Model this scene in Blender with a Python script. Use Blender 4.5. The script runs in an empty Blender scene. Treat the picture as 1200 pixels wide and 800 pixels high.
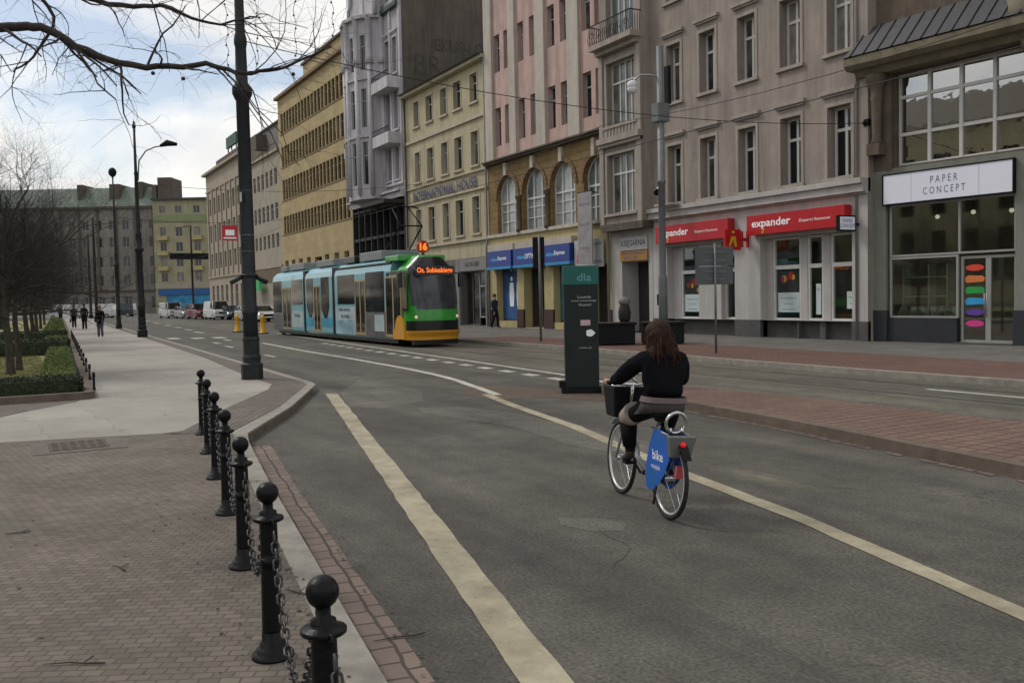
import bpy, bmesh, math, random
from mathutils import Vector, Matrix, noise
rnd = random.Random(7)
scene = bpy.context.scene
col = scene.collection

# ------------------------------------------------------------------ camera, world, sun, exposure
cam_d = bpy.data.cameras.new('camera'); cam = bpy.data.objects.new('camera', cam_d); col.objects.link(cam)
cam_d.sensor_width = 36; cam_d.lens = 32.4; cam_d.clip_start = .05; cam_d.clip_end = 6000
CAMP = Vector((-20.195, 23.998, 1.8))
def cam_matrix(yaw, pitch, roll):
    hd = Vector((math.cos(yaw), math.sin(yaw), 0)); rt = Vector((hd.y, -hd.x, 0)); up = Vector((0, 0, 1))
    f = hd*math.cos(pitch) - up*math.sin(pitch); u2 = hd*math.sin(pitch) + up*math.cos(pitch)
    a = rt*math.cos(roll) - u2*math.sin(roll); b = rt*math.sin(roll) + u2*math.cos(roll)
    m = Matrix.Identity(4)
    for i in range(3): m[i][0] = a[i]; m[i][1] = b[i]; m[i][2] = -f[i]; m[i][3] = CAMP[i]
    return m
cam.matrix_world = cam_matrix(math.atan2(-0.4807438855, 0.87686105886), math.radians(2.8), .022)
scene.camera = cam

SUN_EL, SUN_AZ = 48, 35          # azimuth of the sun measured from +x (down the street) to +y
w = bpy.data.worlds.new('World'); scene.world = w; w.use_nodes = True
nt = w.node_tree; nt.nodes.clear(); N = nt.nodes.new; L = nt.links.new
out = N('ShaderNodeOutputWorld'); bg = N('ShaderNodeBackground'); L(bg.outputs[0], out.inputs[0]); bg.inputs[1].default_value = .10
sky = N('ShaderNodeTexSky'); sky.sky_type = 'NISHITA'; sky.sun_disc = False
sky.sun_elevation = math.radians(SUN_EL); sky.sun_rotation = math.radians(90 - SUN_AZ); sky.air_density = 1.0; sky.dust_density = 1.0
tc = N('ShaderNodeTexCoord'); mp = N('ShaderNodeMapping'); mp.inputs['Scale'].default_value = (1, 1, 2.6); L(tc.outputs['Generated'], mp.inputs[0])
n1 = N('ShaderNodeTexNoise'); n1.inputs['Scale'].default_value = 2.3; n1.inputs['Detail'].default_value = 9; n1.inputs['Roughness'].default_value = .55; n1.inputs['Distortion'].default_value = .35
L(mp.outputs[0], n1.inputs['Vector'])
r1 = N('ShaderNodeValToRGB'); r1.color_ramp.elements[0].position = .40; r1.color_ramp.elements[1].position = .51; r1.color_ramp.elements[0].color = (.25, .25, .25, 1)
L(n1.outputs['Fac'], r1.inputs[0])
n2 = N('ShaderNodeTexNoise'); n2.inputs['Scale'].default_value = 3.4; n2.inputs['Detail'].default_value = 7; L(mp.outputs[0], n2.inputs['Vector'])
r2 = N('ShaderNodeValToRGB'); r2.color_ramp.elements[0].position = .3; r2.color_ramp.elements[1].position = .72
r2.color_ramp.elements[0].color = (7.4, 7.4, 7.4, 1); r2.color_ramp.elements[1].color = (10.2, 10.0, 9.5, 1); L(n2.outputs['Fac'], r2.inputs[0])
mx = N('ShaderNodeMixRGB'); L(r1.outputs[0], mx.inputs[0]); L(sky.outputs[0], mx.inputs[1]); L(r2.outputs[0], mx.inputs[2]); L(mx.outputs[0], bg.inputs[0])

sun_d = bpy.data.lights.new('sun', 'SUN'); sun = bpy.data.objects.new('sun', sun_d); col.objects.link(sun)
sun_d.energy = 1.3; sun_d.angle = math.radians(11); sun_d.color = (1, .95, .87)
sv = Vector((math.cos(math.radians(SUN_EL))*math.cos(math.radians(SUN_AZ)), math.cos(math.radians(SUN_EL))*math.sin(math.radians(SUN_AZ)), math.sin(math.radians(SUN_EL))))
sun.rotation_euler = sv.to_track_quat('Z', 'Y').to_euler(); sun.location = (0, 30, 60)
vs = scene.view_settings; vs.view_transform = 'Standard'; vs.look = 'None'; vs.exposure = 0.22; vs.gamma = 1; vs.use_curve_mapping = False

# ------------------------------------------------------------------ mesh helpers
class Fr:                                   # a facade frame: x along the wall, y out of it
    def __init__(s, ox=0, oy=0, ang=0):
        s.o = (ox, oy); s.a = ang; s.c = math.cos(ang); s.s = math.sin(ang)
    def p(s, x, y, z): return Vector((s.o[0] + x*s.c - y*s.s, s.o[1] + x*s.s + y*s.c, z))
F0 = Fr()
class MB:
    def __init__(s): s.v = []; s.f = []; s.sm = []; s.mi = []; s.m = 0
    def vert(s, p): s.v.append(Vector(p)); return len(s.v) - 1
    def face(s, idx, smooth=False): s.f.append(tuple(idx)); s.sm.append(smooth); s.mi.append(s.m)
    def quad(s, *pts, smooth=False):
        b = len(s.v); s.v += [Vector(p) for p in pts]; s.face(range(b, b + len(pts)), smooth)
    def hexa(s, P):                          # 8 points: bottom 4 ccw, top 4
        b = len(s.v); s.v += [Vector(p) for p in P]
        for f in ((3, 2, 1, 0), (4, 5, 6, 7), (0, 1, 5, 4), (1, 2, 6, 5), (2, 3, 7, 6), (3, 0, 4, 7)): s.face([b + i for i in f])
    def box(s, x0, x1, y0, y1, z0, z1, F=F0):
        s.hexa([F.p(x0, y0, z0), F.p(x1, y0, z0), F.p(x1, y1, z0), F.p(x0, y1, z0), F.p(x0, y0, z1), F.p(x1, y0, z1), F.p(x1, y1, z1), F.p(x0, y1, z1)])
        return s
    def prism(s, poly, z0, z1):
        n = len(poly); b = len(s.v)
        s.v += [Vector((p[0], p[1], z0)) for p in poly] + [Vector((p[0], p[1], z1)) for p in poly]
        s.face([b + n + i for i in range(n)]); s.face([b + n - 1 - i for i in range(n)])
        for i in range(n): j = (i + 1) % n; s.face((b + i, b + j, b + n + j, b + n + i))
        return s
    def extr(s, poly, fn, a, b_):            # poly of 2-D points, fn(p, t) -> 3-D point; extruded from t=a to t=b
        n = len(poly); b = len(s.v)
        s.v += [Vector(fn(p, a)) for p in poly] + [Vector(fn(p, b_)) for p in poly]
        s.face([b + n + i for i in range(n)]); s.face([b + n - 1 - i for i in range(n)])
        for i in range(n): j = (i + 1) % n; s.face((b + i, b + j, b + n + j, b + n + i))
        return s
    def tube(s, pts, rad, n=8, cap=True):
        pts = [Vector(p) for p in pts]; m = len(pts)
        if not hasattr(rad, '__len__'): rad = [rad]*m
        b = len(s.v); t0 = (pts[1] - pts[0]).normalized()
        up = Vector((0, 0, 1)) if abs(t0.z) < .9 else Vector((1, 0, 0)); nx = t0.cross(up).normalized()
        for i in range(m):
            t = (pts[min(i + 1, m - 1)] - pts[max(i - 1, 0)])
            t = t.normalized() if t.length > 1e-9 else t0
            nx = (nx - t*nx.dot(t)); nx = nx.normalized() if nx.length > 1e-6 else t.orthogonal().normalized()
            ny = t.cross(nx)
            for k in range(n):
                a = 2*math.pi*k/n; s.v.append(pts[i] + (nx*math.cos(a) + ny*math.sin(a))*rad[i])
        for i in range(m - 1):
            for k in range(n):
                k2 = (k + 1) % n; s.face((b + i*n + k, b + i*n + k2, b + (i + 1)*n + k2, b + (i + 1)*n + k), n > 4)
        if cap: s.face([b + n - 1 - k for k in range(n)]); s.face([b + (m - 1)*n + k for k in range(n)])
        return s
    def lathe(s, prof, c=(0, 0, 0), n=20, smooth=True):      # prof: (r, z)
        b = len(s.v); m = len(prof)
        for r, z in prof:
            for k in range(n): a = 2*math.pi*(k + .5)/n; s.v.append(Vector((c[0] + r*math.cos(a), c[1] + r*math.sin(a), c[2] + z)))
        for i in range(m - 1):
            for k in range(n): k2 = (k + 1) % n; s.face((b + i*n + k, b + i*n + k2, b + (i + 1)*n + k2, b + (i + 1)*n + k), smooth)
        s.face([b + n - 1 - k for k in range(n)]); s.face([b + (m - 1)*n + k for k in range(n)])
        return s
    def ball(s, c, r, n=12, sc=(1, 1, 1)):
        b = len(s.v); m = n//2 + 1
        for i in range(m):
            th = math.pi*i/(m - 1)
            for k in range(n):
                a = 2*math.pi*k/n; s.v.append(Vector((c[0] + sc[0]*r*math.sin(th)*math.cos(a), c[1] + sc[1]*r*math.sin(th)*math.sin(a), c[2] + sc[2]*r*math.cos(th))))
        for i in range(m - 1):
            for k in range(n): k2 = (k + 1) % n; s.face((b + i*n + k, b + (i + 1)*n + k, b + (i + 1)*n + k2, b + i*n + k2), True)
        return s
    def torus(s, c, R, r, ax, n=14, m=6):    # ax: axis vector
        ax = Vector(ax).normalized(); e = ax.orthogonal().normalized(); g = ax.cross(e); b = len(s.v); c = Vector(c)
        for i in range(n):
            a = 2*math.pi*i/n; dr = e*math.cos(a) + g*math.sin(a)
            for k in range(m): t = 2*math.pi*k/m; s.v.append(c + dr*(R + r*math.cos(t)) + ax*(r*math.sin(t)))
        for i in range(n):
            i2 = (i + 1) % n
            for k in range(m): k2 = (k + 1) % m; s.face((b + i*m + k, b + i2*m + k, b + i2*m + k2, b + i*m + k2), True)
        return s
    def build(s, name, mats, parent=None, bevel=0, local=False):
        me = bpy.data.meshes.new(name)
        off = Vector((0, 0, 0))
        if parent is not None and not local: off = ORIG.get(parent.name, Vector((0, 0, 0)))
        me.from_pydata([v - off for v in s.v], [], s.f); me.polygons.foreach_set('use_smooth', s.sm)
        if not isinstance(mats, (list, tuple)): mats = [mats]
        for m in mats: me.materials.append(m)
        if len(mats) > 1: me.polygons.foreach_set('material_index', s.mi)
        bm = bmesh.new(); bm.from_mesh(me); bmesh.ops.remove_doubles(bm, verts=bm.verts, dist=1e-5) if len(s.v) < 60000 else None
        bmesh.ops.recalc_face_normals(bm, faces=bm.faces) if len(s.v) < 60000 else None
        bm.to_mesh(me); bm.free(); me.update()
        o = bpy.data.objects.new(name, me); col.objects.link(o)
        if parent is not None: o.parent = parent; ORIG[o.name] = off
        if bevel:
            md = o.modifiers.new('bevel', 'BEVEL'); md.width = bevel; md.segments = 2; md.limit_method = 'ANGLE'; md.angle_limit = math.radians(40)
        return o
ORIG = {}
def thing(name, label, cat, loc=(0, 0, 0), group=None, rotz=0):
    o = bpy.data.objects.new(name, None); col.objects.link(o); o.location = loc; o.rotation_euler = (0, 0, rotz); o.empty_display_size = .2
    o['label'] = label; o['category'] = cat
    if group: o['group'] = group
    ORIG[o.name] = Vector(loc); return o
def tag(o, label, cat, group=None):
    o['label'] = label; o['category'] = cat
    if group: o['group'] = group
    return o
def struct(o, kind='structure'):
    o['kind'] = kind; return o
def copy_tree(o, parent=None):
    c = o.copy(); col.objects.link(c)
    if parent is not None: c.parent = parent
    for ch in list(o.children): copy_tree(ch, c)
    return c
def place(o, loc, rotz=None):
    o.location = loc
    if rotz is not None: o.rotation_euler = (0, 0, rotz)
def text_mb(s, h, width=None, bold=0.0, depth=.004):
    cu = bpy.data.curves.new('t', 'FONT'); cu.body = s; cu.size = 1; cu.extrude = 0; cu.offset = bold; cu.resolution_u = 3
    cu.align_x = 'CENTER'; cu.align_y = 'CENTER'
    ob = bpy.data.objects.new('t', cu); col.objects.link(ob); bpy.context.view_layer.update()
    me = bpy.data.meshes.new_from_object(ob); vs_ = [v.co.copy() for v in me.vertices]; fs = [tuple(p.vertices) for p in me.polygons]
    bpy.data.objects.remove(ob); bpy.data.meshes.remove(me); bpy.data.curves.remove(cu)
    if not vs_: return [], []
    x0 = min(v.x for v in vs_); x1 = max(v.x for v in vs_); y0 = min(v.y for v in vs_); y1 = max(v.y for v in vs_)
    sy = h/(y1 - y0); sx = sy if width is None else width/(x1 - x0)
    return [((v.x - (x0 + x1)/2)*sx, (v.y - (y0 + y1)/2)*sy) for v in vs_], fs
def lettering(parent, s, h, c, xdir, mat, width=None, bold=0.0, ydir=(0, 0, 1), name='lettering', local=False):
    """flat letters centred at c, reading along xdir"""
    pts, fs = text_mb(s, h, width, bold); X = Vector(xdir).normalized(); Y = Vector(ydir).normalized(); c = Vector(c)
    mb = MB(); mb.v = [c + X*a + Y*b for a, b in pts]; mb.f = fs; mb.sm = [False]*len(fs); mb.mi = [0]*len(fs)
    return mb.build(name, mat, parent, local=local)

# ------------------------------------------------------------------ materials
MATS = {}
def pm(name, base, rough=.7, var=.12, scale=1.5, bump=0, bscale=60, spec=.4, metal=0, streak=0, tint=None, coat=0):
    m = bpy.data.materials.new(name); m.use_nodes = True; t = m.node_tree; b = t.nodes['Principled BSDF']; n = t.nodes.new; l = t.links.new
    b.inputs['Roughness'].default_value = rough; b.inputs['Specular IOR Level'].default_value = spec; b.inputs['Metallic'].default_value = metal
    b.inputs['Coat Weight'].default_value = coat
    c = n('ShaderNodeTexCoord'); g = n('ShaderNodeNewGeometry')
    no = n('ShaderNodeTexNoise'); no.inputs['Scale'].default_value = scale; no.inputs['Detail'].default_value = 8; no.inputs['Roughness'].default_value = .65
    l(g.outputs['Position'] if scale < 20 and not name.startswith('car') else c.outputs['Object'], no.inputs['Vector'])
    r = n('ShaderNodeValToRGB'); r.color_ramp.elements[0].position = .3; r.color_ramp.elements[1].position = .7
    lo = [max(0, x*(1 - var)) for x in base]; hi = [x*(1 + var) for x in base]
    if tint: lo = [a*(1 - var) for a in tint]
    r.color_ramp.elements[0].color = (*lo, 1); r.color_ramp.elements[1].color = (*hi, 1); l(no.outputs['Fac'], r.inputs[0])
    last = r.outputs[0]
    if streak:
        mpn = n('ShaderNodeMapping'); mpn.inputs['Scale'].default_value = (1.6, 1.6, .16); l(g.outputs['Position'], mpn.inputs[0])
        n3 = n('ShaderNodeTexNoise'); n3.inputs['Scale'].default_value = 1.3; n3.inputs['Detail'].default_value = 9; n3.inputs['Roughness'].default_value = .7; l(mpn.outputs[0], n3.inputs['Vector'])
        r3 = n('ShaderNodeValToRGB'); r3.color_ramp.elements[0].position = .35; r3.color_ramp.elements[1].position = .62
        r3.color_ramp.elements[0].color = (1 - streak,)*3 + (1,); r3.color_ramp.elements[1].color = (1, 1, 1, 1); l(n3.outputs['Fac'], r3.inputs[0])
        mm = n('ShaderNodeMixRGB'); mm.blend_type = 'MULTIPLY'; mm.inputs[0].default_value = 1; l(last, mm.inputs[1]); l(r3.outputs[0], mm.inputs[2]); last = mm.outputs[0]
    l(last, b.inputs['Base Color'])
    if bump:
        n4 = n('ShaderNodeTexNoise'); n4.inputs['Scale'].default_value = bscale; n4.inputs['Detail'].default_value = 5; l(g.outputs['Position'], n4.inputs['Vector'])
        bp = n('ShaderNodeBump'); bp.inputs['Strength'].default_value = bump; bp.inputs['Distance'].default_value = .01; l(n4.outputs['Fac'], bp.inputs['Height']); l(bp.outputs[0], b.inputs['Normal'])
    MATS[name] = m; return m
def brickm(name, c1, c2, mortar, bw, bh, ms, rot=0, rough=.8, off=.5, plane='XY', stain=.3, bump=.5, msmooth=.1, sscale=.6):
    m = bpy.data.materials.new(name); m.use_nodes = True; t = m.node_tree; b = t.nodes['Principled BSDF']; n = t.nodes.new; l = t.links.new
    b.inputs['Roughness'].default_value = rough; b.inputs['Specular IOR Level'].default_value = .35
    g = n('ShaderNodeNewGeometry'); mp_ = n('ShaderNodeMapping'); mp_.inputs['Rotation'].default_value = (0, 0, rot) if plane == 'XY' else (math.radians(90), 0, 0)
    wob = n('ShaderNodeTexNoise'); wob.inputs['Scale'].default_value = 2.2; wob.inputs['Detail'].default_value = 3; l(g.outputs['Position'], wob.inputs['Vector'])
    va = n('ShaderNodeVectorMath'); va.operation = 'SCALE'; va.inputs['Scale'].default_value = bh*.6; l(wob.outputs['Color'], va.inputs[0])
    vb = n('ShaderNodeVectorMath'); vb.operation = 'ADD'; l(g.outputs['Position'], vb.inputs[0]); l(va.outputs[0], vb.inputs[1])
    l(vb.outputs[0], mp_.inputs[0])
    br = n('ShaderNodeTexBrick'); br.offset = off; l(mp_.outputs[0], br.inputs['Vector'])
    for k, v in (('Scale', 1), ('Mortar Size', ms), ('Mortar Smooth', msmooth), ('Brick Width', bw), ('Row Height', bh), ('Bias', 0)): br.inputs[k].default_value = v
    br.inputs['Color1'].default_value = (*c1, 1); br.inputs['Color2'].default_value = (*c2, 1); br.inputs['Mortar'].default_value = (*mortar, 1)
    no = n('ShaderNodeTexNoise'); no.inputs['Scale'].default_value = sscale; no.inputs['Detail'].default_value = 11; no.inputs['Roughness'].default_value = .72; l(g.outputs['Position'], no.inputs['Vector'])
    r = n('ShaderNodeValToRGB'); r.color_ramp.elements[0].position = .3; r.color_ramp.elements[1].position = .66
    r.color_ramp.elements[0].color = (1 - stain,)*3 + (1,); r.color_ramp.elements[1].color = (1.05, 1.05, 1.05, 1); l(no.outputs['Fac'], r.inputs[0])
    mm = n('ShaderNodeMixRGB'); mm.blend_type = 'MULTIPLY'; mm.inputs[0].default_value = 1; l(br.outputs['Color'], mm.inputs[1]); l(r.outputs[0], mm.inputs[2]); l(mm.outputs[0], b.inputs['Base Color'])
    inv = n('ShaderNodeMath'); inv.operation = 'SUBTRACT'; inv.inputs[0].default_value = 1; l(br.outputs['Fac'], inv.inputs[1])
    n4 = n('ShaderNodeTexNoise'); n4.inputs['Scale'].default_value = 40; l(g.outputs['Position'], n4.inputs['Vector'])
    ad = n('ShaderNodeMath'); ad.operation = 'MULTIPLY_ADD'; l(n4.outputs['Fac'], ad.inputs[0]); ad.inputs[1].default_value = .35; l(inv.outputs[0], ad.inputs[2])
    bp = n('ShaderNodeBump'); bp.inputs['Strength'].default_value = bump; bp.inputs['Distance'].default_value = .008; l(ad.outputs[0], bp.inputs['Height']); l(bp.outputs[0], b.inputs['Normal'])
    MATS[name] = m; return m
def glassm(name, dark, light, rough=.06, amount=.5, spec=.6):
    """window pane: coloured by what stands behind it (curtain or dark room), reflecting the street"""
    m = bpy.data.materials.new(name); m.use_nodes = True; t = m.node_tree; b = t.nodes['Principled BSDF']; n = t.nodes.new; l = t.links.new
    b.inputs['Roughness'].default_value = rough; b.inputs['Specular IOR Level'].default_value = spec
    oi = n('ShaderNodeObjectInfo'); g = n('ShaderNodeNewGeometry')
    no = n('ShaderNodeTexNoise'); no.inputs['Scale'].default_value = 1.1; no.inputs['Detail'].default_value = 3; l(g.outputs['Position'], no.inputs['Vector'])
    ml = n('ShaderNodeMath'); ml.operation = 'MULTIPLY'; l(oi.outputs['Random'], ml.inputs[0]); l(no.outputs['Fac'], ml.inputs[1])
    r = n('ShaderNodeValToRGB'); r.color_ramp.elements[0].position = .2; r.color_ramp.elements[1].position = .2 + amount
    r.color_ramp.elements[0].color = (*dark, 1); r.color_ramp.elements[1].color = (*light, 1); l(ml.outputs[0], r.inputs[0]); l(r.outputs[0], b.inputs['Base Color'])
    n5 = n('ShaderNodeTexNoise'); n5.inputs['Scale'].default_value = 1.7; l(g.outputs['Position'], n5.inputs['Vector'])
    bp = n('ShaderNodeBump'); bp.inputs['Strength'].default_value = .05; bp.inputs['Distance'].default_value = .05; l(n5.outputs['Fac'], bp.inputs['Height']); l(bp.outputs[0], b.inputs['Normal'])
    MATS[name] = m; return m
def clearglass(name, refl=.35, tint=(.8, .85, .82), fm=.5):
    m = bpy.data.materials.new(name); m.use_nodes = True; t = m.node_tree; t.nodes.clear(); n = t.nodes.new; l = t.links.new
    o = n('ShaderNodeOutputMaterial'); mi = n('ShaderNodeMixShader'); tr = n('ShaderNodeBsdfTransparent'); gl = n('ShaderNodeBsdfGlossy')
    tr.inputs[0].default_value = (*tint, 1); gl.inputs['Roughness'].default_value = .03; gl.inputs[0].default_value = (.9, .9, .9, 1)
    lw = n('ShaderNodeLayerWeight'); lw.inputs[0].default_value = .35; ad = n('ShaderNodeMath'); ad.operation = 'MULTIPLY_ADD'; ad.use_clamp = True
    l(lw.outputs['Fresnel'], ad.inputs[0]); ad.inputs[1].default_value = fm; ad.inputs[2].default_value = refl*.4
    l(ad.outputs[0], mi.inputs[0]); l(tr.outputs[0], mi.inputs[1]); l(gl.outputs[0], mi.inputs[2]); l(mi.outputs[0], o.inputs[0]); MATS[name] = m; return m
def emis(name, c, s):
    m = bpy.data.materials.new(name); m.use_nodes = True; b = m.node_tree.nodes['Principled BSDF']
    b.inputs['Base Color'].default_value = (*c, 1); b.inputs['Emission Color'].default_value = (*c, 1); b.inputs['Emission Strength'].default_value = s; MATS[name] = m; return m

# ground
def asphalt(name, base, var=.25):
    m = pm(name, base, rough=.8, var=var, scale=.55, bump=.7, bscale=90, spec=.28)
    t = m.node_tree; n = t.nodes.new; l = t.links.new; b = t.nodes['Principled BSDF']
    src = b.inputs['Base Color'].links[0].from_socket; g = n('ShaderNodeNewGeometry')
    a = n('ShaderNodeTexNoise'); a.inputs['Scale'].default_value = 42; a.inputs['Detail'].default_value = 6; l(g.outputs['Position'], a.inputs['Vector'])
    r = n('ShaderNodeValToRGB'); r.color_ramp.elements[0].position = .3; r.color_ramp.elements[1].position = .75
    r.color_ramp.elements[0].color = (.6, .6, .6, 1); r.color_ramp.elements[1].color = (1.55, 1.52, 1.48, 1); l(a.outputs['Fac'], r.inputs[0])
    m1 = n('ShaderNodeMixRGB'); m1.blend_type = 'MULTIPLY'; m1.inputs[0].default_value = 1; l(src, m1.inputs[1]); l(r.outputs[0], m1.inputs[2])
    # cracks
    wv = n('ShaderNodeTexNoise'); wv.inputs['Scale'].default_value = 1.3; wv.inputs['Detail'].default_value = 6; l(g.outputs['Position'], wv.inputs['Vector'])
    vs2 = n('ShaderNodeVectorMath'); vs2.operation = 'SCALE'; vs2.inputs['Scale'].default_value = 1.6; l(wv.outputs['Color'], vs2.inputs[0])
    ad = n('ShaderNodeVectorMath'); ad.operation = 'ADD'; l(g.outputs['Position'], ad.inputs[0]); l(vs2.outputs[0], ad.inputs[1])
    vo = n('ShaderNodeTexVoronoi'); vo.feature = 'DISTANCE_TO_EDGE'; vo.inputs['Scale'].default_value = .28; l(ad.outputs[0], vo.inputs['Vector'])
    r2_ = n('ShaderNodeValToRGB'); r2_.color_ramp.elements[0].position = .0; r2_.color_ramp.elements[1].position = .006
    r2_.color_ramp.elements[0].color = (.55, .55, .55, 1); r2_.color_ramp.elements[1].color = (1, 1, 1, 1); l(vo.outputs['Distance'], r2_.inputs[0])
    m2 = n('ShaderNodeMixRGB'); m2.blend_type = 'MULTIPLY'; l(m1.outputs[0], m2.inputs[1]); l(r2_.outputs[0], m2.inputs[2])
    nm = n('ShaderNodeTexNoise'); nm.inputs['Scale'].default_value = .35; l(g.outputs['Position'], nm.inputs['Vector'])
    rm = n('ShaderNodeValToRGB'); rm.color_ramp.elements[0].position = .5; rm.color_ramp.elements[1].position = .6; l(nm.outputs['Fac'], rm.inputs[0]); l(rm.outputs[0], m2.inputs[0])
    l(m2.outputs[0], b.inputs['Base Color'])
    # tar stains and lighter gritty spots
    na = n('ShaderNodeTexNoise'); na.inputs['Scale'].default_value = 2.7; na.inputs['Detail'].default_value = 12; na.inputs['Roughness'].default_value = .78; l(g.outputs['Position'], na.inputs['Vector'])
    ra = n('ShaderNodeValToRGB'); ra.color_ramp.elements[0].position = .34; ra.color_ramp.elements[1].position = .68
    ra.color_ramp.elements[0].color = (.76, .75, .745, 1); ra.color_ramp.elements[1].color = (1.2, 1.19, 1.16, 1); l(na.outputs['Fac'], ra.inputs[0])
    m4 = n('ShaderNodeMixRGB'); m4.blend_type = 'MULTIPLY'; m4.inputs[0].default_value = 1; l(m2.outputs[0], m4.inputs[1]); l(ra.outputs[0], m4.inputs[2]); m2 = m4
    sp = n('ShaderNodeTexVoronoi'); sp.inputs['Scale'].default_value = 26; l(g.outputs['Position'], sp.inputs['Vector'])
    rp_ = n('ShaderNodeValToRGB'); rp_.color_ramp.elements[0].position = .06; rp_.color_ramp.elements[1].position = .13; rp_.color_ramp.elements[0].color = (1.7, 1.65, 1.55, 1); rp_.color_ramp.elements[1].color = (1, 1, 1, 1); l(sp.outputs['Distance'], rp_.inputs[0])
    m5 = n('ShaderNodeMixRGB'); m5.blend_type = 'MULTIPLY'; m5.inputs[0].default_value = .8; l(m2.outputs[0], m5.inputs[1]); l(rp_.outputs[0], m5.inputs[2]); m2 = m5
    # one paler, yellowish spot with soft uneven edges
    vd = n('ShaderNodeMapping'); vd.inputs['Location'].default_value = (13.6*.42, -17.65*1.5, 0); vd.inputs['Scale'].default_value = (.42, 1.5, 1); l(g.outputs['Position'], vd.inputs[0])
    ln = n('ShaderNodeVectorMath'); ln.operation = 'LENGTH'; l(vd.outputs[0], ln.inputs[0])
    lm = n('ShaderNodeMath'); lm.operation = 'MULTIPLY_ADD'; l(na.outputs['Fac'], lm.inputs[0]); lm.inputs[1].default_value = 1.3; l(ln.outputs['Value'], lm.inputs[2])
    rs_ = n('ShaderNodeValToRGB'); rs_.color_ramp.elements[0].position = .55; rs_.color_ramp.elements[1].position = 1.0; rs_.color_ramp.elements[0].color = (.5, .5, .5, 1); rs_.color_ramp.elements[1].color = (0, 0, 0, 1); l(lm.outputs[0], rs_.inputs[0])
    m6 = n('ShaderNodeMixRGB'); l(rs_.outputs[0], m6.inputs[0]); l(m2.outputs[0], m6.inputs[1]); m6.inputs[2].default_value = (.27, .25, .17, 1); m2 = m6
    # long worn streaks along the driving direction
    mpn = n('ShaderNodeMapping'); mpn.inputs['Scale'].default_value = (.12, 1.3, 1); mpn.inputs['Rotation'].default_value = (0, 0, .1); l(g.outputs['Position'], mpn.inputs[0])
    ns = n('ShaderNodeTexNoise'); ns.inputs['Scale'].default_value = 1.1; ns.inputs['Detail'].default_value = 5; l(mpn.outputs[0], ns.inputs['Vector'])
    rs = n('ShaderNodeValToRGB'); rs.color_ramp.elements[0].position = .35; rs.color_ramp.elements[1].position = .65
    rs.color_ramp.elements[0].color = (.80, .80, .80, 1); rs.color_ramp.elements[1].color = (1.2, 1.18, 1.13, 1); l(ns.outputs['Fac'], rs.inputs[0])
    m3 = n('ShaderNodeMixRGB'); m3.blend_type = 'MULTIPLY'; m3.inputs[0].default_value = 1; l(m2.outputs[0], m3.inputs[1]); l(rs.outputs[0], m3.inputs[2]); l(m3.outputs[0], b.inputs['Base Color'])
    return m
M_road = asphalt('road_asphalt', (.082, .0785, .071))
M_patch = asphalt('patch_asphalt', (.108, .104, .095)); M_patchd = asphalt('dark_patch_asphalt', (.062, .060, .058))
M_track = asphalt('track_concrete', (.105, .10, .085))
M_dirt = pm('dirt', (.09, .065, .045), var=.4, scale=6, bump=.5)
def worn_paint(name, base, thr=.36):
    m = pm(name, base, rough=.7, var=.18, scale=5, bump=.2, bscale=90); t = m.node_tree; n = t.nodes.new; l = t.links.new; b = t.nodes['Principled BSDF']
    src = b.inputs['Base Color'].links[0].from_socket; g = n('ShaderNodeNewGeometry')
    a = n('ShaderNodeTexNoise'); a.inputs['Scale'].default_value = 14; a.inputs['Detail'].default_value = 10; a.inputs['Roughness'].default_value = .8; l(g.outputs['Position'], a.inputs['Vector'])
    r = n('ShaderNodeValToRGB'); r.color_ramp.elements[0].position = thr; r.color_ramp.elements[1].position = thr + .1; l(a.outputs['Fac'], r.inputs[0])
    mx_ = n('ShaderNodeMixRGB'); l(r.outputs[0], mx_.inputs[0]); mx_.inputs[1].default_value = (.09, .085, .075, 1); l(src, mx_.inputs[2])
    d1 = n('ShaderNodeTexNoise'); d1.inputs['Scale'].default_value = 1.6; d1.inputs['Detail'].default_value = 9; d1.inputs['Roughness'].default_value = .7; l(g.outputs['Position'], d1.inputs['Vector'])
    d2 = n('ShaderNodeValToRGB'); d2.color_ramp.elements[0].position = .35; d2.color_ramp.elements[1].position = .65; d2.color_ramp.elements[0].color = (.62, .6, .56, 1); d2.color_ramp.elements[1].color = (1.04, 1.04, 1.02, 1); l(d1.outputs['Fac'], d2.inputs[0])
    d3 = n('ShaderNodeMixRGB'); d3.blend_type = 'MULTIPLY'; d3.inputs[0].default_value = 1; l(mx_.outputs[0], d3.inputs[1]); l(d2.outputs[0], d3.inputs[2]); l(d3.outputs[0], b.inputs['Base Color']); return m
M_line = worn_paint('yellowed_paint', (.36, .325, .235), .32); M_white = worn_paint('white_paint', (.52, .50, .45), .33)
M_setts = brickm('brown_setts', (.178, .150, .118), (.125, .105, .083), (.092, .077, .061), .095, .065, .005, rot=math.radians(-62), stain=.42, bump=.8, sscale=.9)
M_border = brickm('border_setts', (.175, .145, .122), (.13, .108, .092), (.07, .06, .05), .12, .1, .008, rot=.45, stain=.35, bump=.6)
M_slab = brickm('pale_slabs', (.33, .307, .268), (.29, .27, .237), (.20, .186, .163), .9, .9, .006, rot=-.08, stain=.33, off=0, bump=.25, sscale=.35)
M_kerb = pm('granite_kerb', (.235, .218, .185), rough=.75, var=.25, scale=5, bump=.5, bscale=50)
M_kerb_d = pm('stained_shaded_kerb', (.115, .088, .068), rough=.85, var=.3, scale=4, bump=.5, bscale=50)
M_gut = brickm('gutter_brick', (.20, .148, .122), (.15, .115, .097), (.06, .048, .038), .20, .135, .010, rot=.145, stain=.35, bump=.9, off=.5)
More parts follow.
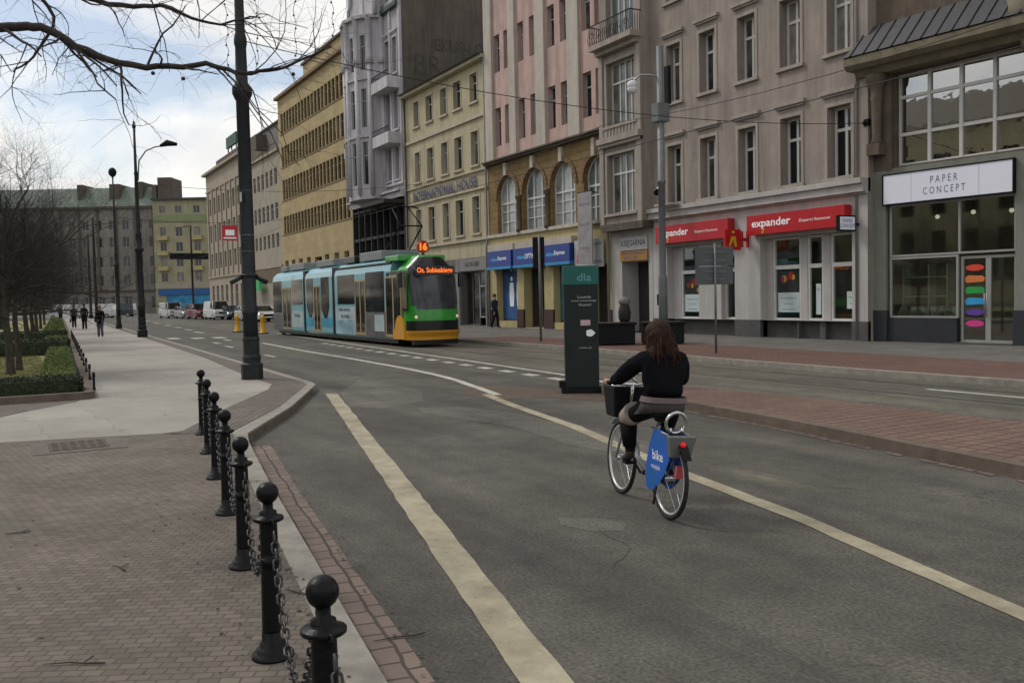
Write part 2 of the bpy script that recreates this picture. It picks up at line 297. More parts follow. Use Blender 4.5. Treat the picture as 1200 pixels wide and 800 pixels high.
M_med = brickm('median_brick', (.185, .115, .088), (.145, .09, .07), (.085, .055, .042), .2, .2, .018, rot=-.05, stain=.25, bump=.6, off=0)
M_side = brickm('far_pavement_slabs', (.16, .15, .135), (.13, .122, .11), (.08, .072, .062), .5, .5, .01, stain=.3, off=.5, bump=.4)
M_red = brickm('red_paving_band', (.17, .09, .07), (.13, .072, .058), (.07, .05, .04), .2, .1, .01, stain=.3, bump=.4)
M_soil = pm('soil', (.05, .038, .026), var=.4, scale=8, bump=.8, bscale=25)
M_lawn = pm('lawn', (.20, .185, .05), var=.3, scale=3, bump=1, bscale=60, tint=(.13, .14, .045))
M_black = pm('black_iron', (.006, .006, .0075), rough=.34, var=.3, scale=40, bump=.25, bscale=90, spec=.16)
M_ironmix = pm('old_black_iron', (.010, .010, .011), rough=.5, var=.4, scale=9, bump=.3, bscale=70, spec=.12)
M_chain = pm('worn_chain', (.035, .033, .034), rough=.35, var=.6, scale=60, spec=.5, metal=.3)
M_polegrey = pm('pole_grey_green', (.022, .026, .028), rough=.5, var=.3, scale=3, bump=.2, spec=.2, streak=.3)
M_mast = pm('mast_grey', (.15, .16, .165), rough=.5, var=.18, scale=3, streak=.25)
M_steel = pm('galvanised', (.3, .31, .32), rough=.4, var=.15, scale=12, metal=.6)
M_wire = pm('wire', (.02, .02, .02), rough=.6)
M_bark = pm('bark', (.055, .045, .036), rough=.9, var=.4, scale=9, bump=1, bscale=40)
M_twig = pm('twig', (.035, .027, .024), rough=.85, var=.3, scale=15)
# ------------------------------------------------------------------ ground
def sheet(name, poly, z, mat, kind='structure'):
    mb = MB(); mb.quad(*[(p[0], p[1], z) for p in poly]); o = mb.build(name, mat)
    bm = bmesh.new(); bm.from_mesh(o.data); bmesh.ops.triangulate(bm, faces=bm.faces)
    for f in bm.faces:
        if f.normal.z < 0: f.normal_flip()
    bm.to_mesh(o.data); bm.free(); return struct(o, kind)
def slab(name, poly, z0, z1, mat): return struct(MB().prism(poly, z0, z1).build(name, mat))
def offs(line, dd):
    r = []
    for i, p in enumerate(line):
        a = Vector(line[max(i - 1, 0)]); b = Vector(line[min(i + 1, len(line) - 1)]); t = (b - a).normalized(); r.append((p[0] - t.y*dd, p[1] + t.x*dd))
    return r
def ribbon(mb, line, wd, z0, z1=None, w2=None, seg=None):
    """strip between line and the line offset by wd (left of travel)"""
    o = offs(line, wd) if not hasattr(wd, '__len__') else wd
    for i in range(len(line) - 1):
        a, b, c, d_ = line[i], line[i + 1], o[i + 1], o[i]
        if z1 is None: mb.quad((*a, z0), (*b, z0), (*c, z0), (*d_, z0))
        else:
            mb.quad((*a, z1), (*b, z1), (*c, z1), (*d_, z1)); mb.quad((*a, z0), (*b, z0), (*b, z1), (*a, z1)); mb.quad((*d_, z0), (*c, z0), (*c, z1), (*d_, z1))
            if i == 0: mb.quad((*a, z0), (*d_, z0), (*d_, z1), (*a, z1))
            if i == len(line) - 2: mb.quad((*b, z0), (*c, z0), (*c, z1), (*b, z1))
def dense(line, step=.6):
    r = []
    for a, b in zip(line[:-1], line[1:]):
        n_ = max(1, int(math.hypot(b[0] - a[0], b[1] - a[1])/step))
        for i in range(n_): r.append((a[0] + (b[0] - a[0])*i/n_, a[1] + (b[1] - a[1])*i/n_))
    return r + [line[-1]]
def spline(pts, n_=6):
    r = []
    P = [pts[0]] + list(pts) + [pts[-1]]
    for i in range(1, len(P) - 2):
        for k in range(n_):
            t = k/n_; r.append(tuple(.5*((2*P[i][j]) + (-P[i - 1][j] + P[i + 1][j])*t + (2*P[i - 1][j] - 5*P[i][j] + 4*P[i + 1][j] - P[i + 2][j])*t*t + (-P[i - 1][j] + 3*P[i][j] - 3*P[i + 1][j] + P[i + 2][j])*t**3) for j in range(len(pts[0]))))
    return r + [tuple(pts[-1])]
def wv_(p): return [q for i, q in enumerate(spline([(a + .0, b) for a, b in p] + [p[0]], 3)[:-1])]
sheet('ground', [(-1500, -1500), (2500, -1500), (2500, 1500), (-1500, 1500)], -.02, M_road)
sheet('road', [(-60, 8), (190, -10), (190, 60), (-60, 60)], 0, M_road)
sheet('tram_track_bed', [(-60, 8.2), (60, 8.2), (100, 7), (100, 11.5), (20.2, 11.45), (9.9, 12.1), (4.4, 12.4), (-2.8, 12.9), (-60, 13.2)], .004, M_track)
mb = MB()
for v_ in (9.28, 10.72): mb.box(-60, 120, v_ - .035, v_ + .035, -.01, .010)
struct(mb.build('tram_rails', pm('rail_steel', (.12, .11, .10), rough=.35, metal=.7, var=.2)))
sheet('asphalt_patch', [(-2.9, 18.35), (-.4, 17.1), (-3.5, 16.9), (-5.2, 17.6), (-5.9, 18.6), (-5.3, 19.0)], .002, M_patch)
sheet('asphalt_patch', spline([(-6.2, 18.1), (-6.7, 17.4), (-8.6, 17.2), (-11.3, 17.4), (-11.9, 17.75), (-11.0, 18.1), (-9.0, 17.95), (-7.0, 18.3), (-6.2, 18.1)], 4)[:-1], .0024, M_patch)
sheet('asphalt_patch', [(-13.88, 20.15), (-14.1, 19.85), (-14.35, 19.8), (-14.5, 19.95), (-14.4, 20.15), (-14.1, 20.25)], .0022, M_patch)
sheet('dirt_patch', spline([(-4.0, 16.3), (-3.6, 15.5), (-5.0, 14.9), (-7.2, 14.8), (-7.2, 15.3), (-6.2, 15.7), (-5.9, 16.4), (-5.2, 16.6), (-4.0, 16.3)], 4)[:-1], .0035, M_dirt)
mb = MB(); cr = random.Random(12)
for (x, y, a, n_) in ((-14.4, 20.1, 2.9, 8), (-14.6, 17.3, .3, 10), (-4.5, 17.6, -.1, 14)):
    pts = [(x, y)]
    for k in range(n_): a += cr.uniform(-.45, .45); x += .13*math.cos(a); y += .13*math.sin(a); pts.append((x, y))
    w0 = cr.uniform(.006, .012); ribbon(mb, pts, w0*.6, .0032)
struct(mb.build('asphalt_cracks', pm('tar_crack', (.045, .042, .038), rough=.7)))
# lane markings
def wavy(line, amp, sd):
    r = random.Random(sd); return [(x + r.uniform(-amp, amp), y + r.uniform(-amp, amp)) for x, y in line]
mb = MB(); a = dense([(-2.84, 18.64), (-11.47, 20.74), (-16.5, 21.97), (-22, 23.35)], .25); b = dense([(-3.0, 18.45), (-11.60, 20.53), (-16.63, 21.76), (-22.13, 23.1)], .25)
k = min(len(a), len(b)); a = wavy(a[:k], .009, 1); b = wavy(b[:k], .009, 2); ribbon(mb, a, b, .005); struct(mb.build('lane_marking', M_line))
cl = spline([(20.37, 14.3), (12.77, 14.7), (7.13, 14.85), (4.87, 14.95), (.91, 15.17), (-1.79, 15.5), (-4.1, 15.98), (-5.3, 16.24)], 5)
mb = MB(); cc = wavy(dense(cl, .5), .01, 3); ribbon(mb, cc, .17, .005); struct(mb.build('lane_marking', M_white))
cl = [(-5.0, 16.17), (-6.6, 16.57), (-9.66, 17.17), (-12.98, 18.06), (-14.8, 18.44), (-17.11, 19.08), (-22, 20.5)]
cc = dense(cl, .3); mb = MB(); ribbon(mb, wavy(cc, .009, 4), [(p[0] - .06, p[1] + .185) for p in wavy(cc, .009, 5)], .005); struct(mb.build('lane_marking', M_line))
mb = MB(); ribbon(mb, wavy(dense([(32, 10.7), (20.15, 11.5), (9.86, 12.22), (4.37, 12.57), (-2.81, 13.10), (-4.9, 13.4)], .6), .008, 6), .15, .006); struct(mb.build('tram_lane_line', M_white))
mb = MB()
for i in range(17):
    u = -3.6 + i*1.28; v_ = 13.52 - (u + 3.3)*.062
    mb.quad(*[(u + x_, v_ + y_ - x_*.06, .0062) for x_, y_ in ((0, 0), (.62, 0), (.62, .26), (0, .26))])
struct(mb.build('lane_blocks', M_white))
mb = MB()
for (u, v_, l_, w_) in ((29.2, 16.16, 1.6, .55), (28.3, 15.1, 1.6, .55), (28.0, 14.1, 1.6, .55), (24.5, 14.6, 1.5, .2), (21.6, 15.69, 1.4, .16), (17.6, 16.0, 1.4, .14), (12.3, 16.25, 1.4, .14), (9.8, 16.3, 1.4, .12), (37.5, 13.45, 3, .22), (44, 13.0, 3, .22), (52, 12.4, 3, .2), (60, 12, 3, .2), (70, 11.5, 4, .2), (84, 10.5, 4, .2)):
    mb.box(u, u + l_, v_, v_ + w_, .001, .006)
struct(mb.build('dashed_marking', M_white))
mb = MB(); mb.box(-18, -9.5, 9.75, 9.86, .005, .0075); struct(mb.build('lane_marking', M_white))

# left pavement
KO = [(178, 12), (112, 14.0), (80, 15.6), (50, 16.6), (33, 17.22), (16.6, 17.8), (6.3, 18.2), (-1.5, 18.5), (-2.1, 18.6), (-2.6, 18.80), (-5.6, 20.05), (-8.23, 21.34), (-9.0, 21.5), (-11.5, 21.89), (-14.69, 22.35), (-16.3, 22.58), (-22, 23.4), (-40, 26)]
KI = offs(KO, -.17)
KO2 = KO; inset = offs(KO, -.05)
slab('pavement', inset + [(-40, 70), (178, 70)], -.05, .12, M_slab)
mb = MB(); ribbon(mb, KO, KI, -.05, .126); o = mb.build('kerb', [M_kerb]); struct(o)
kf = MB(); ribbon(kf, dense(KO[9:13], .5), offs(dense(KO[9:13], .5), .006), .0, .10); struct(kf.build('shaded_kerb_face', M_kerb_d))  # shade on the riser turned to the viewer, put into the kerb colour
sheet('setts_paving', [(-7.1, 24.13), (-7.55, 22.3)] + [p for p in offs(KO, -.175) if -40 <= p[0] < -8.1] + [(-40, 60), (-7.0, 60), (-6.9, 28)], .1245, M_setts)
ki = offs(KO, -.175)
sheet('setts_border', [p for p in ki if -7 < p[0] < 90] + [(-8.05, 21.52), (-7.75, 22.15), (-7.56, 22.3), (-7.45, 22.0), (-5.0, 20.9), (-2.5, 19.65), (-1.4, 19.3), (-.2, 19.28), (2, 19.18), (8.58, 18.72), (16.6, 18.4), (30.36, 17.9), (80, 16.15)], .1245, M_border)
sheet('setts_border', [(-4.6, 40), (-4.3, 24.3), (-3.2, 23.6), (-2.3, 22.95), (-2.1, 22.9), (-2.1, 40)], .1245, M_border)
# gutter bricks at the kerb foot
mb = MB(); kk = [(-8.6, 21.41), (-11.5, 21.89), (-14.69, 22.35), (-16.3, 22.58), (-22, 23.4)]; ribbon(mb, kk, offs(kk, .27), .004); struct(mb.build('gutter_bricks', M_gut))
# manhole
mh = thing('manhole_cover', 'rusty rectangular manhole cover set in the brown setts of the left pavement', 'manhole cover', (-8.0, 23.3, .12))
M_rust = pm('rusty_iron', (.075, .05, .038), rough=.7, var=.4, scale=8, bump=.8, bscale=120)
MB().box(-8.55, -7.5, 22.8, 23.8, .1245, .132).build('frame', pm('iron_frame', (.10, .08, .065), var=.3, scale=6), mh)
mb = MB(); mb.box(-8.38, -7.68, 22.98, 23.62, .1322, .137)
for i in range(6):
    for j in range(6): mb.box(-8.33 + i*.115, -8.26 + i*.115, 23.02 + j*.1, 23.08 + j*.1, .137, .141)
mb.build('lid', M_rust, mh)

# planted bed
BK = [(-2.1, 60), (-2.05, 22.86), (-1.95, 22.68), (-1.7, 22.62), (30, 21.2), (103, 17.85), (150, 15.8)]
mb = MB(); ribbon(mb, BK, -.16, .10, .27) if False else ribbon(mb, offs(BK, -.0), offs(BK, .16), .10, .25); struct(mb.build('bed_kerb', M_kerb_d))
sheet('bed_soil', offs(BK, .1) + [(150, 60)], .17, M_soil)
for (u0, u1, w0, w1) in ((-.2, 14.7, .85, 20), (16.2, 26.5, .9, 20), (28.2, 40, .9, 20), (42, 60, 1, 20), (62, 100, 1, 20)):
    e = lambda u: 22.55 - .0455*u
    sheet('lawn', [(u0, e(u0) + w0), (u1, e(u1) + w0), (u1, e(u1) + w1), (u0, e(u0) + w1)], .185, M_lawn)

# far pavement
FK = [(-60, 8.35), (-10.4, 8.45), (-6.8, 8.5), (-1, 8.3), (5.4, 8.0), (14, 8.0), (40, 7.6), (52, 5), (58, 1.9), (110, 1.5), (170, -2)]
slab('pavement', [(p[0], p[1] - .04) for p in FK] + [(170, -60), (-60, -60)][0:2], -.05, .12, M_side)
mb = MB(); ribbon(mb, FK, offs(FK, -.2), -.05, .128); struct(mb.build('kerb', M_kerb))
sheet('red_paving_band', [(-60, 8.12), (-6.8, 8.28), (-1, 8.08), (5.4, 7.78), (14, 7.78), (14, 5.2), (1.9, 4.3), (-7.9, 4.7), (-60, 4.9)], .1245, M_red)

# median island
MF = [(-6.05, 13.9), (-6.15, 14.35), (-6.5, 14.68), (-7.5, 14.74), (-8.95, 14.88), (-11.7, 15.22), (-15.04, 15.8), (-19, 16.6), (-26, 18.4)]
MBk = [(-26, 13.2), (-13.4, 13.14), (-10.6, 13.0), (-7.2, 13.3), (-6.3, 13.6)]
slab('median_island', offs(MF, .03) + MBk, -.05, .12, M_med)
mb = MB(); ribbon(mb, MF, offs(MF, .16), -.05, .128); struct(mb.build('kerb', M_kerb_d))
mb = MB(); m2 = dense(MF[3:], .23)
r_ = random.Random(5)
for i in range(len(m2) - 1):
    if r_.random() < .12: continue
    a, b = m2[i], m2[i + 1]; a = (a[0], a[1] + .02); j = r_.uniform(-.01, .015)
    mb.quad((a[0], a[1], .006), (a[0], a[1] + .11 + j, .006), (b[0] + .02, b[1] + .13 + j, .006), (b[0] + .02, b[1] + .02, .006))
struct(mb.build('gutter_bricks', M_gut))

# ------------------------------------------------------------------ facade tools
def wall_holes(mb, F, x0, x1, z0, z1, ops, y=0, depth=.3, rev=None):
    xs = sorted({x0, x1} | {a for o in ops for a in o[:2]}); zs = sorted({z0, z1} | {a for o in ops for a in o[2:4]})
    xs = [x for x in xs if x0 <= x <= x1]; zs = [z for z in zs if z0 <= z <= z1]
    for i in range(len(xs) - 1):
        run = None
        for j in range(len(zs) - 1):
            cx, cz = (xs[i] + xs[i + 1])/2, (zs[j] + zs[j + 1])/2
            if any(o[0] < cx < o[1] and o[2] < cz < o[3] for o in ops):
                continue
            mb.quad(F.p(xs[i], y, zs[j]), F.p(xs[i], y, zs[j + 1]), F.p(xs[i + 1], y, zs[j + 1]), F.p(xs[i + 1], y, zs[j]))
    for o in ops:
        a, b, c, d_ = o[:4]; dp = o[4] if len(o) > 4 else depth
        P = lambda x, yy, z: F.p(x, yy, z)
        mb.quad(P(a, y, c), P(a, y - dp, c), P(a, y - dp, d_), P(a, y, d_)); mb.quad(P(b, y, c), P(b, y, d_), P(b, y - dp, d_), P(b, y - dp, c))
        mb.quad(P(a, y, d_), P(a, y - dp, d_), P(b, y - dp, d_), P(b, y, d_)); mb.quad(P(a, y, c), P(b, y, c), P(b, y - dp, c), P(a, y - dp, c))
def shell(mb, F, x0, x1, z0, z1, back, y=0):
    """side walls, back and roof of a block whose front is made by wall_holes"""
    P = F.p
    mb.quad(P(x0, y, z0), P(x0, back, z0), P(x0, back, z1), P(x0, y, z1)); mb.quad(P(x1, y, z0), P(x1, y, z1), P(x1, back, z1), P(x1, back, z0))
    mb.quad(P(x0, back, z0), P(x1, back, z0), P(x1, back, z1), P(x0, back, z1)); mb.quad(P(x0, y, z1), P(x0, back, z1), P(x1, back, z1), P(x1, y, z1))
WC = {}
def window(par, F, a, b, c, d_, y, fm, gm, style='T', fw=.07, name='window', sill=None):
    w_, h_ = round(b - a, 2), round(d_ - c, 2); key = (w_, h_, fm.name, gm.name, style, fw)
    if key not in WC:
        m = MB(); t = .06
        if style == 'dark': t = .04
        m.box(0, w_, 0, t, 0, fw); m.box(0, w_, 0, t, h_ - fw, h_); m.box(0, fw, 0, t, fw, h_ - fw); m.box(w_ - fw, w_, 0, t, fw, h_ - fw)
        if style in ('T', 'H', 'TT'):
            zt = h_*.68; m.box(fw, w_ - fw, 0, t + .015, zt - fw*.6, zt + fw*.6)
        if style in ('T', 'V', 'TT', 'X'): m.box(w_/2 - fw*.55, w_/2 + fw*.55, 0, t + .008, fw, h_ - fw)
        if style == 'TT':
            for q in (.3, .7): m.box(w_*q - fw*.4, w_*q + fw*.4, 0, t - .005, fw, h_ - fw)
        if style == 'X': m.box(fw, w_ - fw, 0, t + .004, h_/2 - fw*.4, h_/2 + fw*.4)
        f = m.build('window', fm); f2 = MB().box(.01, w_ - .01, -.03, .02, .01, h_ - .01).build('pane', gm)
        WC[key] = (f.data, f2.data); bpy.data.objects.remove(f); bpy.data.objects.remove(f2)
    o = bpy.data.objects.new(name, WC[key][0]); p = bpy.data.objects.new('pane', WC[key][1]); col.objects.link(o); col.objects.link(p)
    o.parent = par; o.location = F.p(a, y, c) - ORIG[par.name]; o.rotation_euler = (0, 0, F.a); p.parent = o; return o
def rows(xs, zs): return [(a, b, c, d_) for (c, d_) in zs for (a, b) in xs]
def surround(mb, F, a, b, c, d_, w_=.13, pr=.04, y=0, sill=True, hood=False):
    mb.box(a - w_, a - .002, y, y + pr, c, d_ + w_, F); mb.box(b + .002, b + w_, y, y + pr, c, d_ + w_, F); mb.box(a, b, y, y + pr, d_ + .002, d_ + w_, F)
    if sill: mb.box(a - w_ - .05, b + w_ + .05, y, y + pr + .08, c - .12, c - .003, F)
    if hood: mb.box(a - w_ - .12, b + w_ + .12, y, y + .14, d_ + w_ + .28, d_ + w_ + .40, F); mb.box(a - w_ - .05, b + w_ + .05, y, y + .08, d_ + w_ + .2, d_ + w_ + .28, F)
M_wfr = pm('white_window_frame', (.55, .54, .52), rough=.5, var=.08, scale=4); M_dfr = pm('brown_window_frame', (.10, .07, .05), rough=.5, var=.15, scale=5)
M_gfr = pm('grey_window_frame', (.32, .33, .33), rough=.5, var=.1, scale=4)
G_res = glassm('residential_pane', (.010, .011, .013), (.34, .32, .28), amount=.55); G_dark = glassm('dark_pane', (.01, .011, .013), (.06, .055, .05), amount=.5)
G_cur = glassm('curtained_pane', (.12, .14, .14), (.34, .36, .35), amount=.3, rough=.12)
G_shop = clearglass('shop_glass', .3); G_shop2 = clearglass('plain_shop_glass', .06, (.92, .95, .94), .12); M_dark = pm('dark_interior', (.03, .028, .026), var=.4, scale=3)

# ---------------- tan building with the two red shop signs
M_tan = pm('tan_render', (.335, .28, .245), rough=.9, var=.10, scale=.8, streak=.34, bump=.35, bscale=45, tint=(.29, .25, .222))
M_tantrim = pm('tan_trim', (.345, .30, .262), rough=.85, var=.12, scale=3, streak=.25, bump=.3)
M_dtrim = pm('dark_weathered_stone', (.11, .09, .072), rough=.9, var=.35, scale=4, streak=.3, bump=.5)
M_gf = pm('pale_grey_plaster', (.44, .42, .405), rough=.85, var=.08, scale=1, streak=.2, bump=.25)
M_plinth = pm('dark_grey_plinth', (.085, .083, .08), rough=.8, var=.2, scale=4, streak=.2, bump=.4)
T = thing('residential_building', 'tan rendered apartment block with deep white framed windows above two red shop signs', 'building', (7, 0, .12))
wx = [(.65, 1.62), (2.78, 3.72), (4.93, 5.84), (7.06, 7.96), (9.1, 9.98)]; wz = [(5.44, 7.75), (9.48, 11.78), (13.5, 15.8)]
ops = rows(wx, wz)
mb = MB(); wall_holes(mb, F0, 0, 11.05, 5.29, 18, ops, 0, .42); shell(mb, F0, 0, 14.05, .12, 18, -11); mb.build('wall', M_tan, T)
for (a, b, c, d_) in ops: window(T, F0, a, b, c, d_, -.40, M_wfr, G_res, 'T', .085)
mb = MB()
for (a, b, c, d_) in ops: surround(mb, F0, a, b, c, d_, .12, .03, hood=True)
mb.build('window_surrounds', M_tantrim, T)
mb = MB(); g1 = [(.63, 4.75, .72, 3.68, .45), (6.09, 10.1, .72, 3.68, .45)]; wall_holes(mb, F0, 0, 11.05, .75, 4.83, [(a, b, max(c, .75), d_, e_) for a, b, c, d_, e_ in g1], .02, .45); mb.build('ground_floor_wall', M_gf, T)
mb = MB(); mb.box(0, 11.05, -.1, .26, 4.86, 5.12); mb.box(0, 11.05, -.1, .36, 5.12, 5.29); mb.box(0, 11.05, 0, .12, 4.8, 4.86); mb.build('cornice', M_gf, T)
mb = MB(); mb.box(0, .63, -.1, .05, .12, .75); mb.box(4.75, 6.09, -.1, .05, .12, .75); mb.box(10.1, 11.05, -.1, .05, .12, .75)
for a, b in ((.63, 4.75), (6.09, 10.1)): mb.box(a, b, -.5, -.3, .12, .72)
mb.box(3.0, 3.06, -.3, -.06, .12, .72); mb.box(1.85, 2.1, -.3, -.1, .12, .72)
mb.build('plinth', M_plinth, T)
def shopfront(par, F, panes, z0, z1, zt, y, fm, fw=.08):
    for (a, b) in panes:
        m = MB(); m.box(a, b, y, y + .09, z0, z0 + fw, F); m.box(a, b, y, y + .09, z1 - fw, z1, F); m.box(a, a + fw, y, y + .09, z0 + fw, z1 - fw, F); m.box(b - fw, b, y, y + .09, z0 + fw, z1 - fw, F)
        m.box(a + fw, b - fw, y, y + .095, zt - .07, zt + .07, F); f = m.build('shop_window', fm, par)
        MB().box(a + .02, b - .02, y + .03, y + .04, z0 + .02, z1 - .02, F).build('pane', G_shop2, f)
shopfront(T, F0, [(3.13, 4.45), (2.12, 2.82), (.66, 1.8)], .74, 3.66, 2.62, -.42, M_wfr)
shopfront(T, F0, [(8.3, 9.62), (6.1, 7.0)], .74, 3.66, 2.62, -.42, M_wfr)
mb = MB(); mb.box(7.0, 8.3, -.5, -.12, .72, 3.68); mb.box(2.82, 3.13, -.5, -.3, .72, 3.68); mb.box(1.8, 2.12, -.5, -.3, .72, 3.68); mb.box(4.45, 4.75, -.5, -.3, .72, 3.68); mb.box(9.62, 10.1, -.5, -.3, .72, 3.68); mb.build('pier', M_gf, T)
def room(par, F, x0, x1, y0, y1, z0, z1, mw, mf, name='interior'):
    m = MB(); P = F.p
    m.quad(P(x0, y0, z0), P(x1, y0, z0), P(x1, y0, z1), P(x0, y0, z1)); m.quad(P(x0, y0, z0), P(x0, y1, z0), P(x0, y1, z1), P(x0, y0, z1)); m.quad(P(x1, y0, z0), P(x1, y0, z1), P(x1, y1, z1), P(x1, y1, z0))
    m.quad(P(x0, y0, z1), P(x1, y0, z1), P(x1, y1, z1), P(x0, y1, z1)); m.quad(P(x0, y0, z0), P(x0, y1, z0), P(x1, y1, z0), P(x1, y0, z0)); return m.build(name, mw, par)
M_room = pm('shop_interior', (.16, .15, .11), var=.35, scale=1.2); M_room2 = pm('shop_interior_warm', (.25, .2, .13), var=.3, scale=1.5)
room(T, F0, .5, 4.9, -2.6, -.46, .5, 3.8, M_room, M_dark); room(T, F0, 6.0, 10.2, -2.6, -.46, .5, 3.8, M_room, M_dark)
M_post = pm('white_poster', (.82, .83, .86), var=.05); M_ink = pm('ink', (.05, .09, .18)); M_red = pm('sign_red', (.42, .012, .018), rough=.35, var=.08, scale=2); M_yel = pm('sign_yellow', (.6, .36, .02), rough=.4)
M_wl = emis('white_lettering', (.75, .74, .74), .12)
def poster(name, label, F, a, b, c, d_, y, lines=3, pic=True):
    t = thing(name, label, 'poster', F.p((a + b)/2, y, c)); MB().box(a, b, y, y + .012, c, d_, F).build('sheet', M_post, t)
    X = F.p(-1, 0, 0) - F.p(0, 0, 0)
    for i, s in enumerate(['Kredyt hipoteczny', 'bez tajemnic', 'Zapraszamy'][:lines]): lettering(t, s, .07, F.p((a + b)/2, y + .0145, d_ - .2 - i*.2), X, M_ink, width=(b - a)*(.7, .45, .6)[i])
    if pic:
        mb = MB(); mb.box(a, b, y, y + .012, d_ + .01, d_ + .75, F); mb.build('photo_panel', pm('dark_photo', (.035, .02, .022), var=.6, scale=3), t)
        r = random.Random(int(a*100)); mats = [M_red, M_yel, pm('skin_print', (.35, .2, .14)), M_red]
        for i in range(6):
            m = MB(); cx = r.uniform(a + .1, b - .1); cz = r.uniform(d_ + .15, d_ + .6); rr = r.uniform(.06, .13)
            m.quad(*[F.p(cx + rr*math.cos(q*math.pi/5), y + .0135 + i*.001, cz + rr*1.3*math.sin(q*math.pi/5)) for q in range(10)]); m.build('printed_shape', mats[i % 4], t)
poster('window_poster', 'white loan poster under a dark photo in the left pane below the right red sign', F0, 3.28, 4.3, 1.02, 1.72, -.405)
poster('window_poster', 'white poster under a dark photo in the window below the left red sign', F0, 8.5, 9.5, 1.02, 1.72, -.405)
poster('window_poster', 'small white poster low in the rightmost pane below the right red sign', F0, .72, 1.2, 1.15, 1.72, -.405, 2, False)
poster('window_poster', 'narrow white notice in the slim middle pane below the right red sign', F0, 2.3, 2.52, .95, 2.0, -.405, 1, False)
def redsign(label, a, b, z0, z1):
    t = thing('shop_sign', label, 'shop sign', (a, .3, z0), 'red illuminated shop signs')
    MB().box(a, b, .05, .38, z0, z1).build('sign_box', M_red, t, bevel=.01)
    w_ = b - a; lettering(t, 'expander', .36, (b - w_*.27, .385, (z0 + z1)/2 + .01), (-1, 0, 0), M_wl, width=w_*.42, bold=.018)
    lettering(t, 'Eksperci finansowi', .13, (a + w_*.28, .385, (z0 + z1)/2 - .02), (-1, 0, 0), M_wl, width=w_*.30)
    m = MB(); m.extr([(0, 0), (.07, 0), (.16, .18), (.09, .18)], lambda p, tt: (b - w_*.17 - p[0], tt, z0 + .03 + p[1]), .384, .388); m.build('emblem', M_yel, t)
redsign('red shop sign over the three pane window beside the stone pier', .62, 5.05, 3.8, 4.5); redsign('red shop sign half hidden behind the grey mast', 6.05, 10.4, 3.8, 4.52)
t = thing('blade_sign', 'red square sign with yellow figure on a bracket between the two long red signs', 'blade sign', (5.35, .5, 3.3))
MB().box(5.3, 5.4, .42, 1.17, 3.3, 4.05).build('panel', M_red, t, bevel=.01)
m = MB(); m.box(5.32, 5.38, .05, .42, 3.62, 3.74); m.box(5.31, 5.39, .02, .10, 3.4, 3.98); m.box(5.31, 5.39, .30, .37, 3.4, 3.98); m.build('bracket', M_red, t)
m = MB(); m.ball((5.29, .80, 3.93), .06, 8); m.extr([(-.2, -.3), (-.08, -.32), (.02, -.02), (.18, -.3), (.26, -.26), (.1, .12), (-.12, .14)], lambda p, tt: (tt, .79 + p[0]*.85, 3.68 + p[1]*.85), 5.285, 5.298); m.build('running_figure', M_yel, t)
# bay
M_bay = M_tantrim
mb = MB(); bo = [(11.5, 13.55, 5.3, 7.85, .3), (11.45, 13.5, 9.1, 11.8, .3), (11.5, 13.5, 12.95, 15.6, .3)]; wall_holes(mb, F0, 11.05, 14.03, 4.85, 18, bo, .5, .35)
mb.quad((11.05, 0, 4.85), (11.05, .5, 4.85), (11.05, .5, 18), (11.05, 0, 18)); mb.quad((14.03, .5, 4.85), (14.03, 0, 4.85), (14.03, 0, 18), (14.03, .5, 18)); mb.quad((11.05, 0, 4.85), (14.03, 0, 4.85), (14.03, .5, 4.85), (11.05, .5, 4.85))
mb.build('bay', M_tan, T)
mb = MB(); mb.box(11.0, 11.3, .5, .6, 4.85, 12.4); mb.box(13.75, 14.03, .5, .6, 4.85, 12.4); mb.box(10.95, 14.04, .5, .78, 8.35, 8.6); mb.box(11.0, 14.04, .5, .68, 8.2, 8.35); mb.box(11.3, 13.75, .5, .56, 8.65, 9.0); mb.box(10.95, 14.04, .5, 1.1, 12.4, 12.62); mb.box(11.05, 14.03, .5, .8, 12.2, 12.4)
for a, b, c, d_, e_ in bo[:2]: surround(mb, F0, a, b, c, d_, .14, .05, .5, sill=True)
for i in range(9): mb.box(11.5 + i*.24, 11.58 + i*.24, .5, .6, 8.68, 8.98)
mb.build('bay_mouldings', M_bay, T)
window(T, F0, 11.5, 13.55, 5.3, 7.85, .18, M_wfr, G_res, 'TT'); window(T, F0, 11.45, 13.5, 9.1, 11.8, .18, M_wfr, G_res, 'TT'); window(T, F0, 11.5, 13.5, 12.95, 15.6, .18, M_wfr, G_cur, 'TT')
mb = MB()
for i in range(20): u = 11.0 + i*3.03/19; mb.tube([(u, 1.05, 12.62), (u, 1.12, 12.85), (u, 1.05, 13.45)], .014, 5)
for i in range(5):
    for u in (11.02, 14.02): mb.tube([(u, .55 + i*.12, 12.62), (u, .55 + i*.12, 13.45)], .014, 5)
mb.tube([(11.0, .5, 13.47), (11.0, 1.05, 13.47), (14.03, 1.05, 13.47), (14.03, .5, 13.47)], .025, 6)
for i in range(6): mb.torus((11.3 + i*.5, 1.06, 13.05), .13, .012, (0, 1, 0), 12, 4)
mb.build('balcony_railing', M_black, T)
